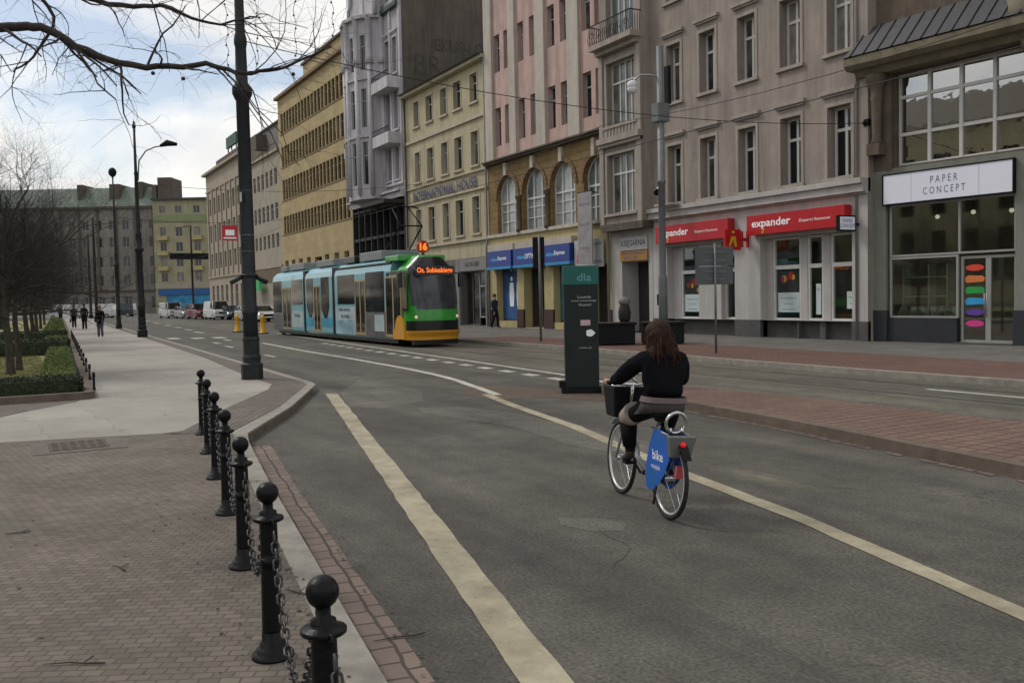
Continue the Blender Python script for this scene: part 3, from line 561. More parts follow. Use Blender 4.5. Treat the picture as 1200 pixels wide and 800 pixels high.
# doorway below the bay
mb = MB(); wall_holes(mb, F0, 11.05, 14.03, .12, 4.55, [(11.32, 13.26, .12, 3.2, .9)], .03, .9); mb.build('entrance_wall', M_gf, T)
MB().box(10.95, 14.04, 0, .6, 4.55, 4.85).build('entrance_cornice', M_dtrim, T)
mb = MB(); mb.box(11.32, 13.26, -.95, -.88, .12, 3.2); mb.box(11.32, 12.2, -.88, -.84, .2, 2.5); mb.build('entrance_door', M_dark, T); MB().box(11.5, 12.3, -.84, -.82, 2.3, 2.9).build('transom_light', pm('yellow_notice', (.16, .15, .02)), T)
def flat_sign(name, label, cat, F, a, b, z0, z1, y, mat, th=.06, texts=(), group=None, tm=None):
    t = thing(name, label, cat, F.p((a + b)/2, y, z0), group); MB().box(a, b, y, y + th, z0, z1, F).build('panel', mat, t, bevel=.006)
    X = F.p(-1, 0, 0) - F.p(0, 0, 0)
    for (s, h, x, z, wd, mt) in texts: lettering(t, s, h, F.p(x, y + th + .003, z), X, mt, width=wd, bold=.012)
    return t
M_navy = pm('navy', (.010, .016, .065), rough=.4); M_cream = pm('cream_panel', (.45, .44, .42), var=.06); M_orange = pm('orange_panel', (.33, .16, .03), rough=.5)
flat_sign('door_sign', 'white sign with navy lettering over the doorway beside the grey mast', 'sign', F0, 11.32, 13.28, 3.68, 4.25, .05, M_cream, texts=[('KSIĘGARNIA', .34, 12.3, 3.96, 1.75, M_navy)])
flat_sign('door_sign', 'orange sign board just below the navy lettered sign over the doorway', 'sign', F0, 11.32, 13.28, 3.22, 3.64, .05, M_orange, texts=[('ANTYKWARIAT', .12, 12.3, 3.54, 1.6, M_ink), ('SKUP', .16, 12.5, 3.34, 1.0, M_ink)])
# security camera
t = thing('security_camera', 'white security camera on a wall bracket above the left red sign', 'security camera', (9.3, .1, 5.4))
MB().tube([(9.55, .75, 5.95), (9.1, 1.25, 5.78)], [.15, .15], 10).build('housing', pm('camera_white', (.6, .6, .58)), t); MB().tube([(9.1, 1.25, 5.78), (9.0, 1.36, 5.74)], [.14, .12], 10).build('lens_hood', M_black, t)
m = MB(); m.tube([(9.5, .0, 5.35), (9.5, .7, 5.4), (9.4, .95, 5.75)], .04, 6); m.box(8.8, 9.9, .35, .8, 5.3, 5.36); m.build('bracket', M_cream, t)

# ---------------- stone fronted shop building on the right
PA = math.radians(5.95); FP = Fr(-.08, -.378, PA)
M_brn = pm('brown_stone', (.135, .105, .078), rough=.9, var=.25, scale=2, streak=.3, bump=.5); M_grn = pm('grey_green_stone', (.2, .205, .175), rough=.8, var=.12, scale=2, streak=.2, bump=.3)
M_slate = pm('dark_metal_roof', (.045, .045, .05), rough=.5, var=.25, scale=3); M_dpl = pm('blue_black_plinth', (.028, .03, .038), rough=.5, var=.2)
B = thing('shop_building', 'brown stone building with wide gridded window and slate skirt roof at right edge', 'building', (-4, -.5, .12))
mb = MB(); wall_holes(mb, FP, -9, .35, 5.45, 22, [(-4.55, -.58, 5.57, 8.38, .35), (-9, -5.3, 5.57, 8.38, .35), (-3.9, -.9, 11.4, 14, .3)], -.02, .35); shell(mb, FP, -9, .35, .12, 22, -12, -.02); mb.build('wall', M_brn, B)
def gridwin(a, b):
    m = MB(); y = -.33; xs_ = [a + (b - a)*i/4 for i in range(5)]; f = .05
    for x in xs_: m.box(x - f, x + f, y, y + .12, 5.57, 8.38, FP)
    for z in (5.6, 6.54, 7.68, 8.34): m.box(a, b, y, y + .10, z - .05, z + .05, FP)
    o = m.build('grid_window', M_wfr, B); MB().box(a, b, y + .02, y + .05, 5.57, 8.38, FP).build('pane', GM_big, o)
GM_big = glassm('mirroring_pane', (.008, .009, .010), (.02, .022, .022), rough=.015, spec=1.0)
GM_big.node_tree.nodes['Principled BSDF'].inputs['IOR'].default_value = 2.6
gridwin(-4.55, -.58); gridwin(-9.0, -5.3)
window(B, FP, -3.9, -.9, 11.4, 14, -.3, M_wfr, G_res, 'TT')
# skirt roof and cornice
m = MB(); m.extr([(-.1, 8.62), (.75, 8.62), (.9, 8.75), (.9, 8.98), (.8, 9.02), (-.1, 9.02)], lambda p, tt: FP.p(tt, p[0], p[1]), -9, .62); m.extr([(-.1, 8.42), (.45, 8.42), (.6, 8.62), (-.1, 8.62)], lambda p, tt: FP.p(tt, p[0], p[1]), -9, .45); m.build('cornice', pm('olive_cornice', (.17, .145, .095), var=.2, scale=3, streak=.2), B)
m = MB(); m.hexa([FP.p(-9, -.1, 9.02), FP.p(.62, -.1, 9.02), FP.p(.66, .93, 9.02), FP.p(-9, .93, 9.02), FP.p(-9, -.1, 10.0), FP.p(.1, -.1, 10.0), FP.p(.1, .1, 10.0), FP.p(-9, .1, 10.0)])
for i in range(20):
    x = .35 - i*.47; m.hexa([FP.p(x, -.05, 9.02), FP.p(x + .05, -.05, 9.02), FP.p(x + .05, .97, 9.03), FP.p(x, .97, 9.03), FP.p(x - .1, -.05, 10.02), FP.p(x - .05, -.05, 10.02), FP.p(x - .05, .14, 10.02), FP.p(x - .1, .14, 10.02)])
m.build('skirt_roof', M_slate, B)
m = MB()
for x0 in (-.55, -5.3):
    m.box(x0 + .02, x0 + .85 if x0 > -1 else x0 + .75, -.02, .12, 5.45, 8.42, FP)
    xc = x0 + .42; c0 = FP.p(xc, .28, 0)
    m.lathe([(.15, 6.3), (.18, 6.35), (.14, 6.5), (.17, 7.6), (.2, 7.75), (.17, 7.8), (.2, 8.0), (.32, 8.25), (.34, 8.42)], (c0.x, c0.y, 0), 16); m.box(xc - .22, xc + .22, .1, .5, 5.95, 6.3, FP)
m.build('half_column', M_brn, B)
m = MB(); m.lathe([(.35, 9.0), (.45, 9.1), (.4, 9.4), (.5, 9.75), (.3, 10.2)], tuple(FP.p(-4.7, .45, 0)), 14); m.build('corner_capital', pm('pale_stone', (.3, .27, .2), streak=.2), B)
# ground floor
m = MB(); m.box(-.33, .36, -.02, .12, 1.1, 5.45, FP); m.box(-5.05, -4.32, -.02, .12, 1.1, 5.45, FP); m.box(-9, -.33, -.02, .10, 5.33, 5.5, FP); m.box(-9, -8.6, -.02, .1, .12, 5.33, FP); m.build('pier', M_grn, B)
m = MB(); m.box(-.37, .4, -.02, .16, .12, 1.1, FP); m.box(-5.1, -4.28, -.02, .16, .12, 1.1, FP); m.box(-2.6, -.37, -.1, .06, .12, .86, FP); m.box(-8.6, -5.1, -.1, .06, .12, .86, FP); m.build('plinth', M_dpl, B)
M_alu = pm('aluminium_frame', (.30, .30, .285), rough=.4, var=.08)
def frame(name, a, b, c, d_, y, fw=.06, gm=None, bars=(), mat=None):
    m = MB(); m.box(a, b, y, y + .08, c, c + fw, FP); m.box(a, b, y, y + .08, d_ - fw, d_, FP); m.box(a, a + fw, y, y + .08, c + fw, d_ - fw, FP); m.box(b - fw, b, y, y + .08, c + fw, d_ - fw, FP)
    for (p_, q_) in bars:
        if p_ == 'v': m.box(q_ - fw/2, q_ + fw/2, y + .004, y + .076, c + fw, d_ - fw, FP)
        else: m.box(a + fw, b - fw, y + .002, y + .078, q_ - fw/2, q_ + fw/2, FP)
    o = m.build(name, mat or M_alu, B); MB().box(a + .02, b - .02, y + .03, y + .04, c + .02, d_ - .02, FP).build('pane', gm or G_shop, o); return o
frame('shop_window', -2.62, -.4, .87, 2.74, -.06, bars=()); frame('transom_window', -4.3, -.4, 2.76, 4.36, -.06, bars=[('v', -2.65)])
frame('shop_window', -8.6, -5.1, .87, 4.36, -.06, bars=[('v', -6.8)])
for a, b in ((-3.47, -2.66), (-4.28, -3.47)):
    d_ = frame('door', a, b, .16, 2.68, -.14, .075); MB().tube([FP.p(a + (.08 if a < -4 else .0) + (.73 if a < -4 else .07), .02, .9), FP.p(a + (.08 if a < -4 else 0) + (.73 if a < -4 else .07), .02, 1.6)], .015, 6).build('handle', M_steel, d_)
m = MB(); m.box(-4.35, -2.6, -.3, .35, .12, .16, FP); m.build('doorstep', M_plinth, B)
room(B, FP, -8.7, .2, -4, -.3, .15, 4.5, M_room2, M_dark)
m = MB()
for z in (.9, 1.5, 2.1): m.box(-2.0, -.5, -.9, -.5, z, z + .03, FP)
for x in (-2.0, -1.4, -.55): m.box(x, x + .04, -.9, -.5, .9, 2.5, FP)
m.build('display_rack', M_cream, B)
m = MB(); r = random.Random(3)
for i in range(40): x = r.uniform(-2.5, -.5); m.box(x, x + r.uniform(.06, .2), -1.2 + r.random()*.8, -.35, .88, .88 + r.uniform(.06, .35), FP)
m.build('display_goods', pm('paper_goods', (.4, .38, .35), var=.5, scale=30), B)
for i, (n_, c_) in enumerate((('red', (.6, .06, .03)), ('orange', (.6, .18, .05)), ('green', (.03, .3, .06)), ('blue', (.03, .3, .6)), ('purple', (.12, .05, .3)), ('pink', (.65, .05, .25)))):
    z = 2.34 - i*.325; m = MB(); m.extr([(.28*math.cos(q*math.pi/8), .095*math.sin(q*math.pi/8)) for q in range(16)] if i not in (1, 2, 3) else [(-.27, -.09), (.26, -.11), (.29, .03), (.2, .1), (-.22, .09), (-.3, .02)], lambda p, tt: FP.p(-3.06 + p[0], tt, z + p[1]), -.095, -.085)
    tag(m.build('door_sticker', pm('sticker_' + n_, c_, rough=.5)), n_ + ' oval sticker on the glass door of the paper shop', 'sticker', 'coloured stickers on the shop door')
# white light box with the shop name
M_lb = emis('lightbox_white', (.62, .62, .70), .10)
t = thing('shop_sign', 'long white light box sign with thin black lettering PAPER CONCEPT', 'shop sign', FP.p(-2.3, .1, 4.4)); 
m = MB(); m.box(-4.3, -.33, .1, .26, 4.36, 4.40, FP); m.box(-4.3, -.33, .1, .26, 5.28, 5.32, FP); m.box(-4.34, -4.3, .1, .26, 4.36, 5.32, FP); m.box(-.33, -.29, .1, .26, 4.36, 5.32, FP); m.build('frame', M_black, t)
for a, b in ((-4.3, -3.36), (-3.34, -1.27), (-1.25, -.33)): MB().box(a, b, .1, .24, 4.4, 5.28, FP).build('panel', M_lb, t)
X = FP.p(-1, 0, 0) - FP.p(0, 0, 0)
lettering(t, 'P A P E R', .21, FP.p(-2.3, .243, 5.0), X, M_ink, width=.84, bold=.0); lettering(t, 'C O N C E P T', .21, FP.p(-2.3, .243, 4.68), X, M_ink, width=1.3, bold=.0)
t = thing('blade_sign', 'small white double sided shop sign on bracket between red sign and stone pier', 'blade sign', (.35, .3, 3.6))
MB().box(.3, .42, .22, .98, 3.62, 4.12).build('frame', M_ironmix, t); MB().box(.29, .43, .27, .93, 3.67, 4.07).build('panel', M_lb, t); MB().box(.33, .39, -.4, .22, 3.82, 3.88).build('bracket', M_ironmix, t)
lettering(t, 'PAPER', .11, (.287, .6, 3.95), (0, -1, 0), M_ink); lettering(t, 'CONCEPT', .11, (.287, .6, 3.79), (0, -1, 0), M_ink)
m = MB(); m.tube([(.42, .04, 18), (.42, .04, .2)], .05, 8); tag(m.build('drainpipe', pm('zinc_pipe', (.2, .19, .175))), 'grey drainpipe at the joint of the tan and brown stone buildings', 'drainpipe')

# ---------------- pink building with ochre arcade
M_pink = pm('pink_render', (.50, .35, .31), rough=.9, var=.14, scale=1.0, streak=.3, bump=.3); M_pil = pm('pilaster_cream', (.48, .43, .375), rough=.9, var=.1, scale=2, streak=.22)
M_och = brickm('ochre_stone', (.27, .18, .07), (.22, .145, .058), (.16, .105, .045), .7, .33, .02, plane='XZ', stain=.45, bump=.5); M_yw = pm('yellow_render', (.44, .37, .19), rough=.9, var=.1, scale=2, streak=.15)
K = thing('arcaded_building', 'pink apartment block with cream pilasters above ochre arches and blue shop signs', 'building', (20, 0, .12))
px = [(24.37, 25.05), (23.25, 23.9), (21.75, 22.4), (20.5, 21.15), (18.7, 19.4), (17.5, 18.2), (15.55, 16.3), (14.45, 15.2)]; pz = [(10.02, 12.08), (14.0, 16.0), (18.0, 20.0)]
ops = rows(px, pz); mb = MB(); wall_holes(mb, F0, 14.05, 25.95, 9.2, 22, ops, -.05, .3); shell(mb, F0, 14.06, 25.95, .12, 22, -11, -.05); mb.build('wall', M_pink, K)
for o_ in ops: window(K, F0, *o_, -.33, M_gfr, G_res, 'H', .06)
mb = MB()
for a, b in ((25.1, 25.96), (22.5, 23.2), (19.5, 20.4), (16.4, 17.4), (14.06, 14.4)): mb.box(a, b, -.05, .1, 9.2, 22)
mb.build('pilaster', M_pil, K)
mb = MB(); mb.box(14.06, 25.97, -.1, .3, 9.05, 9.16); mb.box(14.06, 25.97, -.1, .42, 9.16, 9.24); mb.build('cornice', M_dtrim, K)
# arches
AR = [(23.75, 1.15), (20.87, 1.18), (18.1, 1.12), (15.25, 1.0)]; zsp, zs0 = 7.1, 5.22
mb = MB(); prev = 25.96
def P0(x, y, z): return (x, y, z)
edges = [25.96]
for (c, r) in AR:
    mb.quad((c + r, .0, zs0), (prev, .0, zs0), (prev, .0, 9.05), (c + r, .0, 9.05)); prev = c - r
    n_ = 16
    for i in range(n_):
        a0, a1 = math.pi*i/n_, math.pi*(i + 1)/n_; x0, x1 = c + r*math.cos(a0), c + r*math.cos(a1); z0_, z1_ = zsp + r*1.05*math.sin(a0), zsp + r*1.05*math.sin(a1)
        mb.quad((x1, 0, z1_), (x0, 0, z0_), (x0, 0, 9.05), (x1, 0, 9.05)); mb.quad((x0, 0, z0_), (x1, 0, z1_), (x1, -.35, z1_), (x0, -.35, z0_))
    for x in (c - r, c + r): mb.quad((x, 0, zs0), (x, -.35, zs0), (x, -.35, zsp), (x, 0, zsp))
mb.quad((14.06, 0, zs0), (prev, 0, zs0), (prev, 0, 9.05), (14.06, 0, 9.05)); mb.build('arcade_wall', M_och, K)
M_vous = pm('brown_voussoirs', (.17, .095, .045), var=.25, scale=5, bump=.4)
for (c, r) in AR:
    m = MB(); n_ = 18
    for i in range(n_):
        a0, a1 = math.pi*i/n_, math.pi*(i + .88)/n_
        P = lambda a, rr, y: (c + rr*math.cos(a), y, zsp + rr*1.05*math.sin(a))
        m.hexa([P(a0, r, 0), P(a1, r, 0), P(a1, r + .22, 0), P(a0, r + .22, 0), P(a0, r, .07), P(a1, r, .07), P(a1, r + .22, .07), P(a0, r + .22, .07)])
    m.build('arch_ring', M_vous, K)
    MB().box(c - .13, c + .13, 0, .16, zsp + r*1.05, 8.95).build('keystone', M_pil, K)
    m = MB(); y = -.3; f = .045
    pts = [(c + r*math.cos(math.pi*i/16), zsp + r*1.05*math.sin(math.pi*i/16)) for i in range(17)]
    m.tube([(p_[0], y + .03, p_[1]) for p_ in pts], .05, 6)
    m.box(c - r, c + r, y, y + .07, zsp - .3, zsp - .2)
    for q in (-1, -.36, .36, 1):
        x = c + q*r*.97; top = zsp + r*1.05*math.sqrt(max(0, 1 - q*q*.94)) if abs(q) < 1 else zsp; m.box(x - f, x + f, y, y + .06, zs0, top)
    for z in (5.25, 5.85, 6.4): m.box(c - r, c + r, y, y + .05, z - .025, z + .025)
    o = m.build('arched_window', M_wfr, K)
    m = MB(); m.quad((c - r, y, zs0), (c + r, y, zs0), (c + r, y, zsp), *[(p_[0], y, p_[1]) for p_ in pts[1:-1]], (c - r, y, zsp)); m.build('pane', G_cur, o)
m = MB()
for x in (22.35, 19.45): m.lathe([(.2, 5.2), (.15, 5.35), (.13, 6.85), (.22, 7.0), (.22, 7.1)], (x, .08, 0), 12)
m.build('dark_columns', M_dfr, K)
mb = MB(); mb.box(14.06, 25.96, -.05, .14, 5.05, 5.22); mb.build('sill_course', M_pil, K)
go = [(22.85, 25.2, .45, 3.3, .5), (20.05, 22.15, .14, 3.25, .6), (16.6, 19.15, .45, 3.25, .5), (14.35, 15.9, .14, 3.2, .6)]
mb = MB(); wall_holes(mb, F0, 14.06, 25.96, .12, 5.05, go, .0, .5); mb.build('ground_floor_wall', M_yw, K)
mb = MB(); M_pl2 = pm('dark_red_plinth', (.06, .03, .028), var=.2)
for a, b in ((25.2, 25.97), (22.15, 22.85), (19.15, 20.05), (15.9, 16.6), (14.05, 14.35)): mb.box(a, b, -.05, .06, .12, 1.1)
mb.build('plinth', M_pl2, K)
M_teal = pm('teal_poster', (.02, .13, .2), var=.5, scale=1.5); M_blue2 = pm('blue_poster', (.02, .07, .2), var=.6, scale=1.2)
for (a, b, c, d_, e_), mm_ in zip(go, (M_blue2, M_dark, M_teal, M_dark)):
    o = window(K, F0, a, b, c, d_, -e_ + .05, M_dfr, G_dark, 'V', name='shop_window' if mm_ is not M_dark else 'door')
    if mm_ is not M_dark:
        m = MB(); m.box(a + .12, b - .12, -e_ + .12, -e_ + .13, c + .1, d_ - .1); q = tag(m.build('window_poster', mm_), ('blue' if mm_ is M_blue2 else 'teal') + ' full height poster with white figures in the window under the ' + ('leftmost' if mm_ is M_blue2 else 'third') + ' blue sign', 'poster')
        m = MB(); rr = random.Random(int(a)); 
        for k_ in range(2):
            cx = a + .5 + k_*.8; m.ball((cx, -e_ + .13, 2.75), .14, 8, (1, .1, 1)); m.extr([(-.2, 0), (.2, .0), (.26, .6), (.2, 1.3), (-.2, 1.3), (-.28, .6)], lambda p_, tt: (cx + p_[0], tt, 1.25 + p_[1]), -e_ + .131, -e_ + .136)
        q2 = m.build('printed_figures', M_post); q2.parent = q
M_sb = pm('sign_blue', (.012, .04, .22), rough=.4, var=.1); M_cy = pm('cyan_edge', (.02, .22, .45), rough=.4); M_cyl = emis('cyan_lettering', (.05, .35, .7), .12)
for i, (a, b, lb) in enumerate(((22.75, 25.5, 'leftmost of the three blue shop signs below the ochre arches'), (19.85, 22.5, 'middle blue shop sign partly hidden by the traffic signal'), (16.95, 19.55, 'rightmost of the three blue shop signs beside the white advertising board'))):
    t = thing('shop_sign', lb, 'shop sign', ((a + b)/2, .1, 3.3), 'blue shop signs'); MB().box(a, b, .02, .42, 3.42, 4.28).build('sign_box', M_sb, t, bevel=.01); MB().box(a, b, .0, .44, 3.28, 3.42).build('light_strip', M_cy, t)
    MB().box(a, b, .0, .3, 4.29, 4.62).build('flashing', M_pil, t); cx = (a + b)/2
    lettering(t, 'vision', .2, (cx + .5, .425, 3.82), (-1, 0, 0), M_cyl, width=.8, bold=.02); lettering(t, 'Express' if i != 1 else 'OPTYK', .26, (cx - .4, .425, 3.84), (-1, 0, 0), M_wl, width=.95, bold=.01)
t = flat_sign('advertising_board', 'white advertising board with an orange red figure to the right of the blue signs', 'sign', F0, 14.45, 16.85, 3.06, 4.35, .15, M_cream, texts=[('SALON FRYZJERSKI', .16, 15.3, 4.1, 1.5, M_ink), ('ODNOWA', .16, 15.2, 3.3, 1.4, M_ink)])
m = MB(); m.ball((16.35, .215, 3.75), .22, 10, (1, .1, 1)); m.extr([(-.28, -.35), (.3, -.3), (.22, .1), (-.2, .12)], lambda p_, tt: (16.35 + p_[0], tt, 3.6 + p_[1]), .212, .222); m.build('printed_figure', pm('orange_red_print', (.5, .09, .04)), t)
t = thing('banner', 'tall narrow grey banner hanging in front of the right ochre arch', 'banner', (15.0, .9, 3.2)); MB().box(14.6, 15.75, .65, .70, 3.2, 6.45).build('cloth', pm('grey_banner', (.26, .25, .25), var=.2, scale=2), t); m = MB(); m.tube([(14.55, .67, 6.47), (15.8, .67, 6.47)], .03, 6); m.tube([(15.15, 0, 6.47), (15.15, .67, 6.47)], .03, 6); m.build('rod', M_ironmix, t)
for z_, s_ in ((5.9, 'WYSTAWA'), (5.0, 'GALERIA'), (3.9, 'WSTĘP WOLNY')): lettering(t, s_, .13, (15.17, .704, z_), (-1, 0, 0), pm('grey_print', (.13, .12, .13)), width=.85)

# ---------------- cream building
M_crm = pm('cream_render', (.46, .40, .27), rough=.9, var=.09, scale=.9, streak=.28, bump=.25)
Cb = thing('cream_building', 'cream four storey building with blue lettering across its facade', 'building', (32, 0, .12))
cx_ = [(27.25, 28.15), (29.4, 30.4), (31.4, 32.3), (33.55, 34.5), (35.7, 36.5)]; cz = [(5.5, 7.6), (9.4, 11.32), (13.0, 14.6)]
ops = rows(cx_, cz); mb = MB(); wall_holes(mb, F0, 25.96, 38, 4.1, 15.3, ops, -.1, .3); shell(mb, F0, 25.96, 38, .12, 15.3, -9, -.1); mb.build('wall', M_crm, Cb)
for o_ in ops: window(Cb, F0, *o_, -.36, M_gfr, G_res, 'H', .06)
mb = MB()
for o_ in ops: surround(mb, F0, *o_, .1, .035, -.1)
mb.box(25.96, 38, -.1, .02, 12.0, 12.2); mb.box(25.96, 38, -.1, .02, 7.95, 8.05); mb.box(25.96, 38, -.1, .02, 9.0, 9.08); mb.box(25.96, 38, -.1, .05, 5.05, 5.2); mb.box(25.96, 38, -.1, .3, 15.1, 15.3); mb.build('string_courses', pm('cream_trim', (.44, .39, .29), streak=.15), Cb)
m = MB(); m.hexa([(25.96, -9, 15.3), (38, -9, 15.3), (38, .5, 15.3), (25.96, .5, 15.3), (25.96, -9, 17.2), (38, -9, 17.2), (38, -4, 17.0), (25.96, -4, 17.0)]); m.build('roof', M_slate, Cb)
t = thing('facade_lettering', 'blue raised lettering fixed across the cream facade', 'lettering', (32, 0, 8.1)); lettering(t, 'INTERNATIONAL HOUSE', .62, (32.1, .0, 8.45), (-1, 0, 0), M_navy, width=9.4, bold=.035, name='letters')
mb = MB(); wall_holes(mb, F0, 25.97, 38, .12, 4.1, [(26.7, 29.9, .14, 3.3, .5), (31.5, 33.3, .5, 3.2), (34.7, 36.6, .5, 3.2)], -.04, .5); mb.build('ground_floor_wall', pm('dark_grey_render', (.13, .125, .12), streak=.2), Cb)
window(Cb, F0, 28.2, 29.9, .14, 3.3, -.5, M_dfr, G_dark, 'V', name='shop_window'); window(Cb, F0, 26.7, 28.2, .6, 3.3, -.5, M_gfr, G_dark, 'H', name='shop_window'); window(Cb, F0, 31.5, 33.3, .5, 3.2, -.5, M_gfr, G_dark, 'V', name='shop_window'); window(Cb, F0, 34.7, 36.6, .5, 3.2, -.5, M_gfr, G_dark, 'V', name='shop_window')
mb = MB(); mb.box(30.0, 30.4, -.05, .04, .12, 4.1); mb.box(26.1, 26.5, -.05, .04, .12, 4.1); mb.box(26.5, 30.0, -.05, .02, 3.35, 4.05); mb.build('shop_surround', pm('shop_grey', (.2, .195, .19)), Cb)
lettering(thing('facade_lettering', 'small black shop name on the grey shopfront behind the tram nose', 'lettering', (28.2, 0, 3.7)), 'SALON GIER', .26, (28.2, .025, 3.72), (-1, 0, 0), M_black, width=1.9, bold=.02, name='letters')

# ---------------- ornate lilac grey building with blank party wall
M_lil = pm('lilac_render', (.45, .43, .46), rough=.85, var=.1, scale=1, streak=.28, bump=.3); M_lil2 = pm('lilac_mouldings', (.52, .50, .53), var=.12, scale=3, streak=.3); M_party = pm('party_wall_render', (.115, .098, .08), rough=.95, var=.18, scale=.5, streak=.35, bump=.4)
A_ = thing('ornate_building', 'lilac grey ornate building with rounded bay, balconies and curved gable', 'building', (43, 0, .12))
lx = [(38.9, 39.7), (40.3, 41.1), (47.3, 48.1)]; lz = [(10.0, 12.2), (13.4, 16.0), (17.2, 19.6)]
ops = rows(lx, lz); mb = MB(); wall_holes(mb, F0, 38.0, 48.6, 8.9, 22.3, ops, 0, .3); mb.box(46.2, 48.6, -6, .02, 22.3, 26); mb.build('wall', M_lil, A_)
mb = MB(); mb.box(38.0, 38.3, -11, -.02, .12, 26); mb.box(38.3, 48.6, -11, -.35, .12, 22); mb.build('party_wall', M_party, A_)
for o_ in ops: window(A_, F0, *o_, -.28, M_gfr, G_res, 'T', .06)
# rounded bay: facets
ctr = (43.9, 0); nf = 6; R_ = 2.5; ang0 = math.pi; prevp = None; mb = MB(); pil = MB()
pts = [(ctr[0] + R_*math.cos(math.pi*i/nf), .1 + 1.7*math.sin(math.pi*i/nf)) for i in range(nf + 1)]
for i in range(nf):
    a = pts[i + 1]; b = pts[i]; L_ = math.hypot(b[0] - a[0], b[1] - a[1]); an = math.atan2(b[1] - a[1], b[0] - a[0]); FF = Fr(a[0], a[1], an)
    o4 = [(L_*.3, L_*.7, c, d_) for c, d_ in ((9.9, 12.9), (13.9, 16.6), (17.9, 20.3))] if i in (1, 2, 3, 4) else []
    wall_holes(mb, FF, 0, L_, 8.9, 21.4, o4, 0, .2)
    for o_ in o4: window(A_, FF, *o_, -.18, M_gfr, G_dark, 'H', .05)
    pil.tube([(a[0], a[1], 9.2), (a[0], a[1], 18.6)], .17, 8); pil.lathe([(.3, 18.3), (.2, 18.8), (.22, 21.3), (.3, 21.4)], (a[0], a[1], 0), 8)
    for z in (13.2, 17.2, 21.4): mb.box(-.03, L_ + .03, -.1, .14 if z < 20 else .3, z, z + .22, FF)
mb.quad(*[(p[0], p[1], 21.6) for p in pts]); mb.quad(*[(p[0], p[1], 8.9) for p in pts]); mb.build('round_bay', M_lil, A_); pil.build('bay_columns', M_lil2, A_)
# curved gable
gp = [(41.2, 21.6), (41.2, 23.2), (41.8, 23.5), (42.0, 24.6), (42.6, 25.6), (43.0, 27.5), (44.8, 27.5), (45.2, 25.6), (45.9, 24.6), (46.1, 23.5), (46.6, 23.2), (46.6, 21.6)]
m = MB(); m.extr(gp, lambda p, tt: (p[0], tt, p[1]), .2, .6); m.build('curved_gable', M_lil, A_)
m = MB(); m.tube([(p[0], .65, p[1]) for p in gp], .16, 6); m.torus((43.9, .62, 24.6), .6, .12, (0, 1, 0), 16, 6); m.box(43.5, 44.3, .6, .68, 22.2, 23.6); m.build('gable_mouldings', M_lil2, A_)
m = MB(); m.hexa([(38.3, -9, 21.8), (41.2, -9, 21.8), (41.2, .1, 21.8), (38.3, .1, 21.8), (38.3, -9, 27), (41.2, -9, 27), (41.2, -2, 27), (38.3, -2, 27)]); m.box(38.3, 41.2, -.1, .3, 21.5, 21.8); m.hexa([(46.5, -9, 26), (48.6, -9, 26), (48.6, 0, 26), (46.5, 0, 26), (46.5, -9, 29), (48.6, -9, 29), (48.6, -3, 29), (46.5, -3, 29)]); m.build('roof', pm('dark_green_roof', (.035, .06, .055), rough=.6, var=.4, scale=2), A_)
def balcony(a, b, z, y0=0, y1=1.0):
    m = MB(); m.box(a, b, y0, y1, z, z + .22); m.box(a, b, y1 - .08, y1, z + .22, z + .75); m.box(a, a + .1, y0, y1 - .08, z + .22, z + .75); m.build('balcony', M_lil2, A_)
    m = MB(); m.tube([(a, y1 - .04, z + 1.12), (b, y1 - .04, z + 1.12)], .035, 6)
    for i in range(14): x = a + (b - a)*i/13; m.tube([(x, y1 - .04, z + .75), (x, y1 - .04, z + 1.12)], .016, 5)
    m.build('balcony_railing', M_black, A_)
balcony(38.4, 41.4, 12.3); balcony(38.4, 41.4, 16.0); balcony(47.0, 48.5, 12.6, 0, .7)
m = MB(); m.box(38.0, 48.6, 0, .35, 8.7, 9.1); m.box(38.0, 48.6, 0, .55, 9.1, 9.25); m.box(38.0, 48.6, 0, .2, 9.6, 9.75)
for x in (38.3, 40.0, 41.4, 46.4, 48.3): m.box(x - .14, x + .14, 0, .12, 9.75, 22.0)
for a, b, c, d_ in rows(lx, lz): surround(m, F0, a, b, c, d_, .1, .06, hood=True)
m.build('mouldings', M_lil2, A_)
m = MB(); m.box(38.02, 48.58, -.35, -.2, .12, 8.7); m.build('shopfront_glass', G_dark, A_)
m = MB()
for i in range(9): x = 38.1 + i*1.3; m.box(x, x + .14, -.2, .1, .12, 8.7)
for z in (4.1, 6.2, 8.3): m.box(38.02, 48.58, -.2, .06, z, z + .22)
m.box(38.0, 42.5, .0, 1.6, 8.25, 8.5); m.build('shopfront_frame', pm('black_shopfront', (.025, .024, .024)), A_)
m = MB(); m.box(38.3, 41.8, .1, .6, 4.5, 5.1); tag(m.build('lintel_sign', pm('grey_fascia', (.2, .2, .21))), 'pale grey fascia panel on the black shopfront above the tram roof', 'sign')
M_graf = pm('faded_black_paint', (.058, .05, .042), var=.4, scale=2); g_ = thing('wall_graffiti', 'large black painted letters on the blank dark party wall', 'graffiti', (37.99, -3, 17)); lettering(g_, 'BR', 1.3, (37.985, -1.9, 17.6), (0, -1, 0), M_graf, bold=.0, name='letters'); lettering(g_, 'JEKUS-LO', 1.1, (37.985, -4.1, 18.9), (0, -1, 0), M_graf, width=4.2, bold=.02, name='letters')

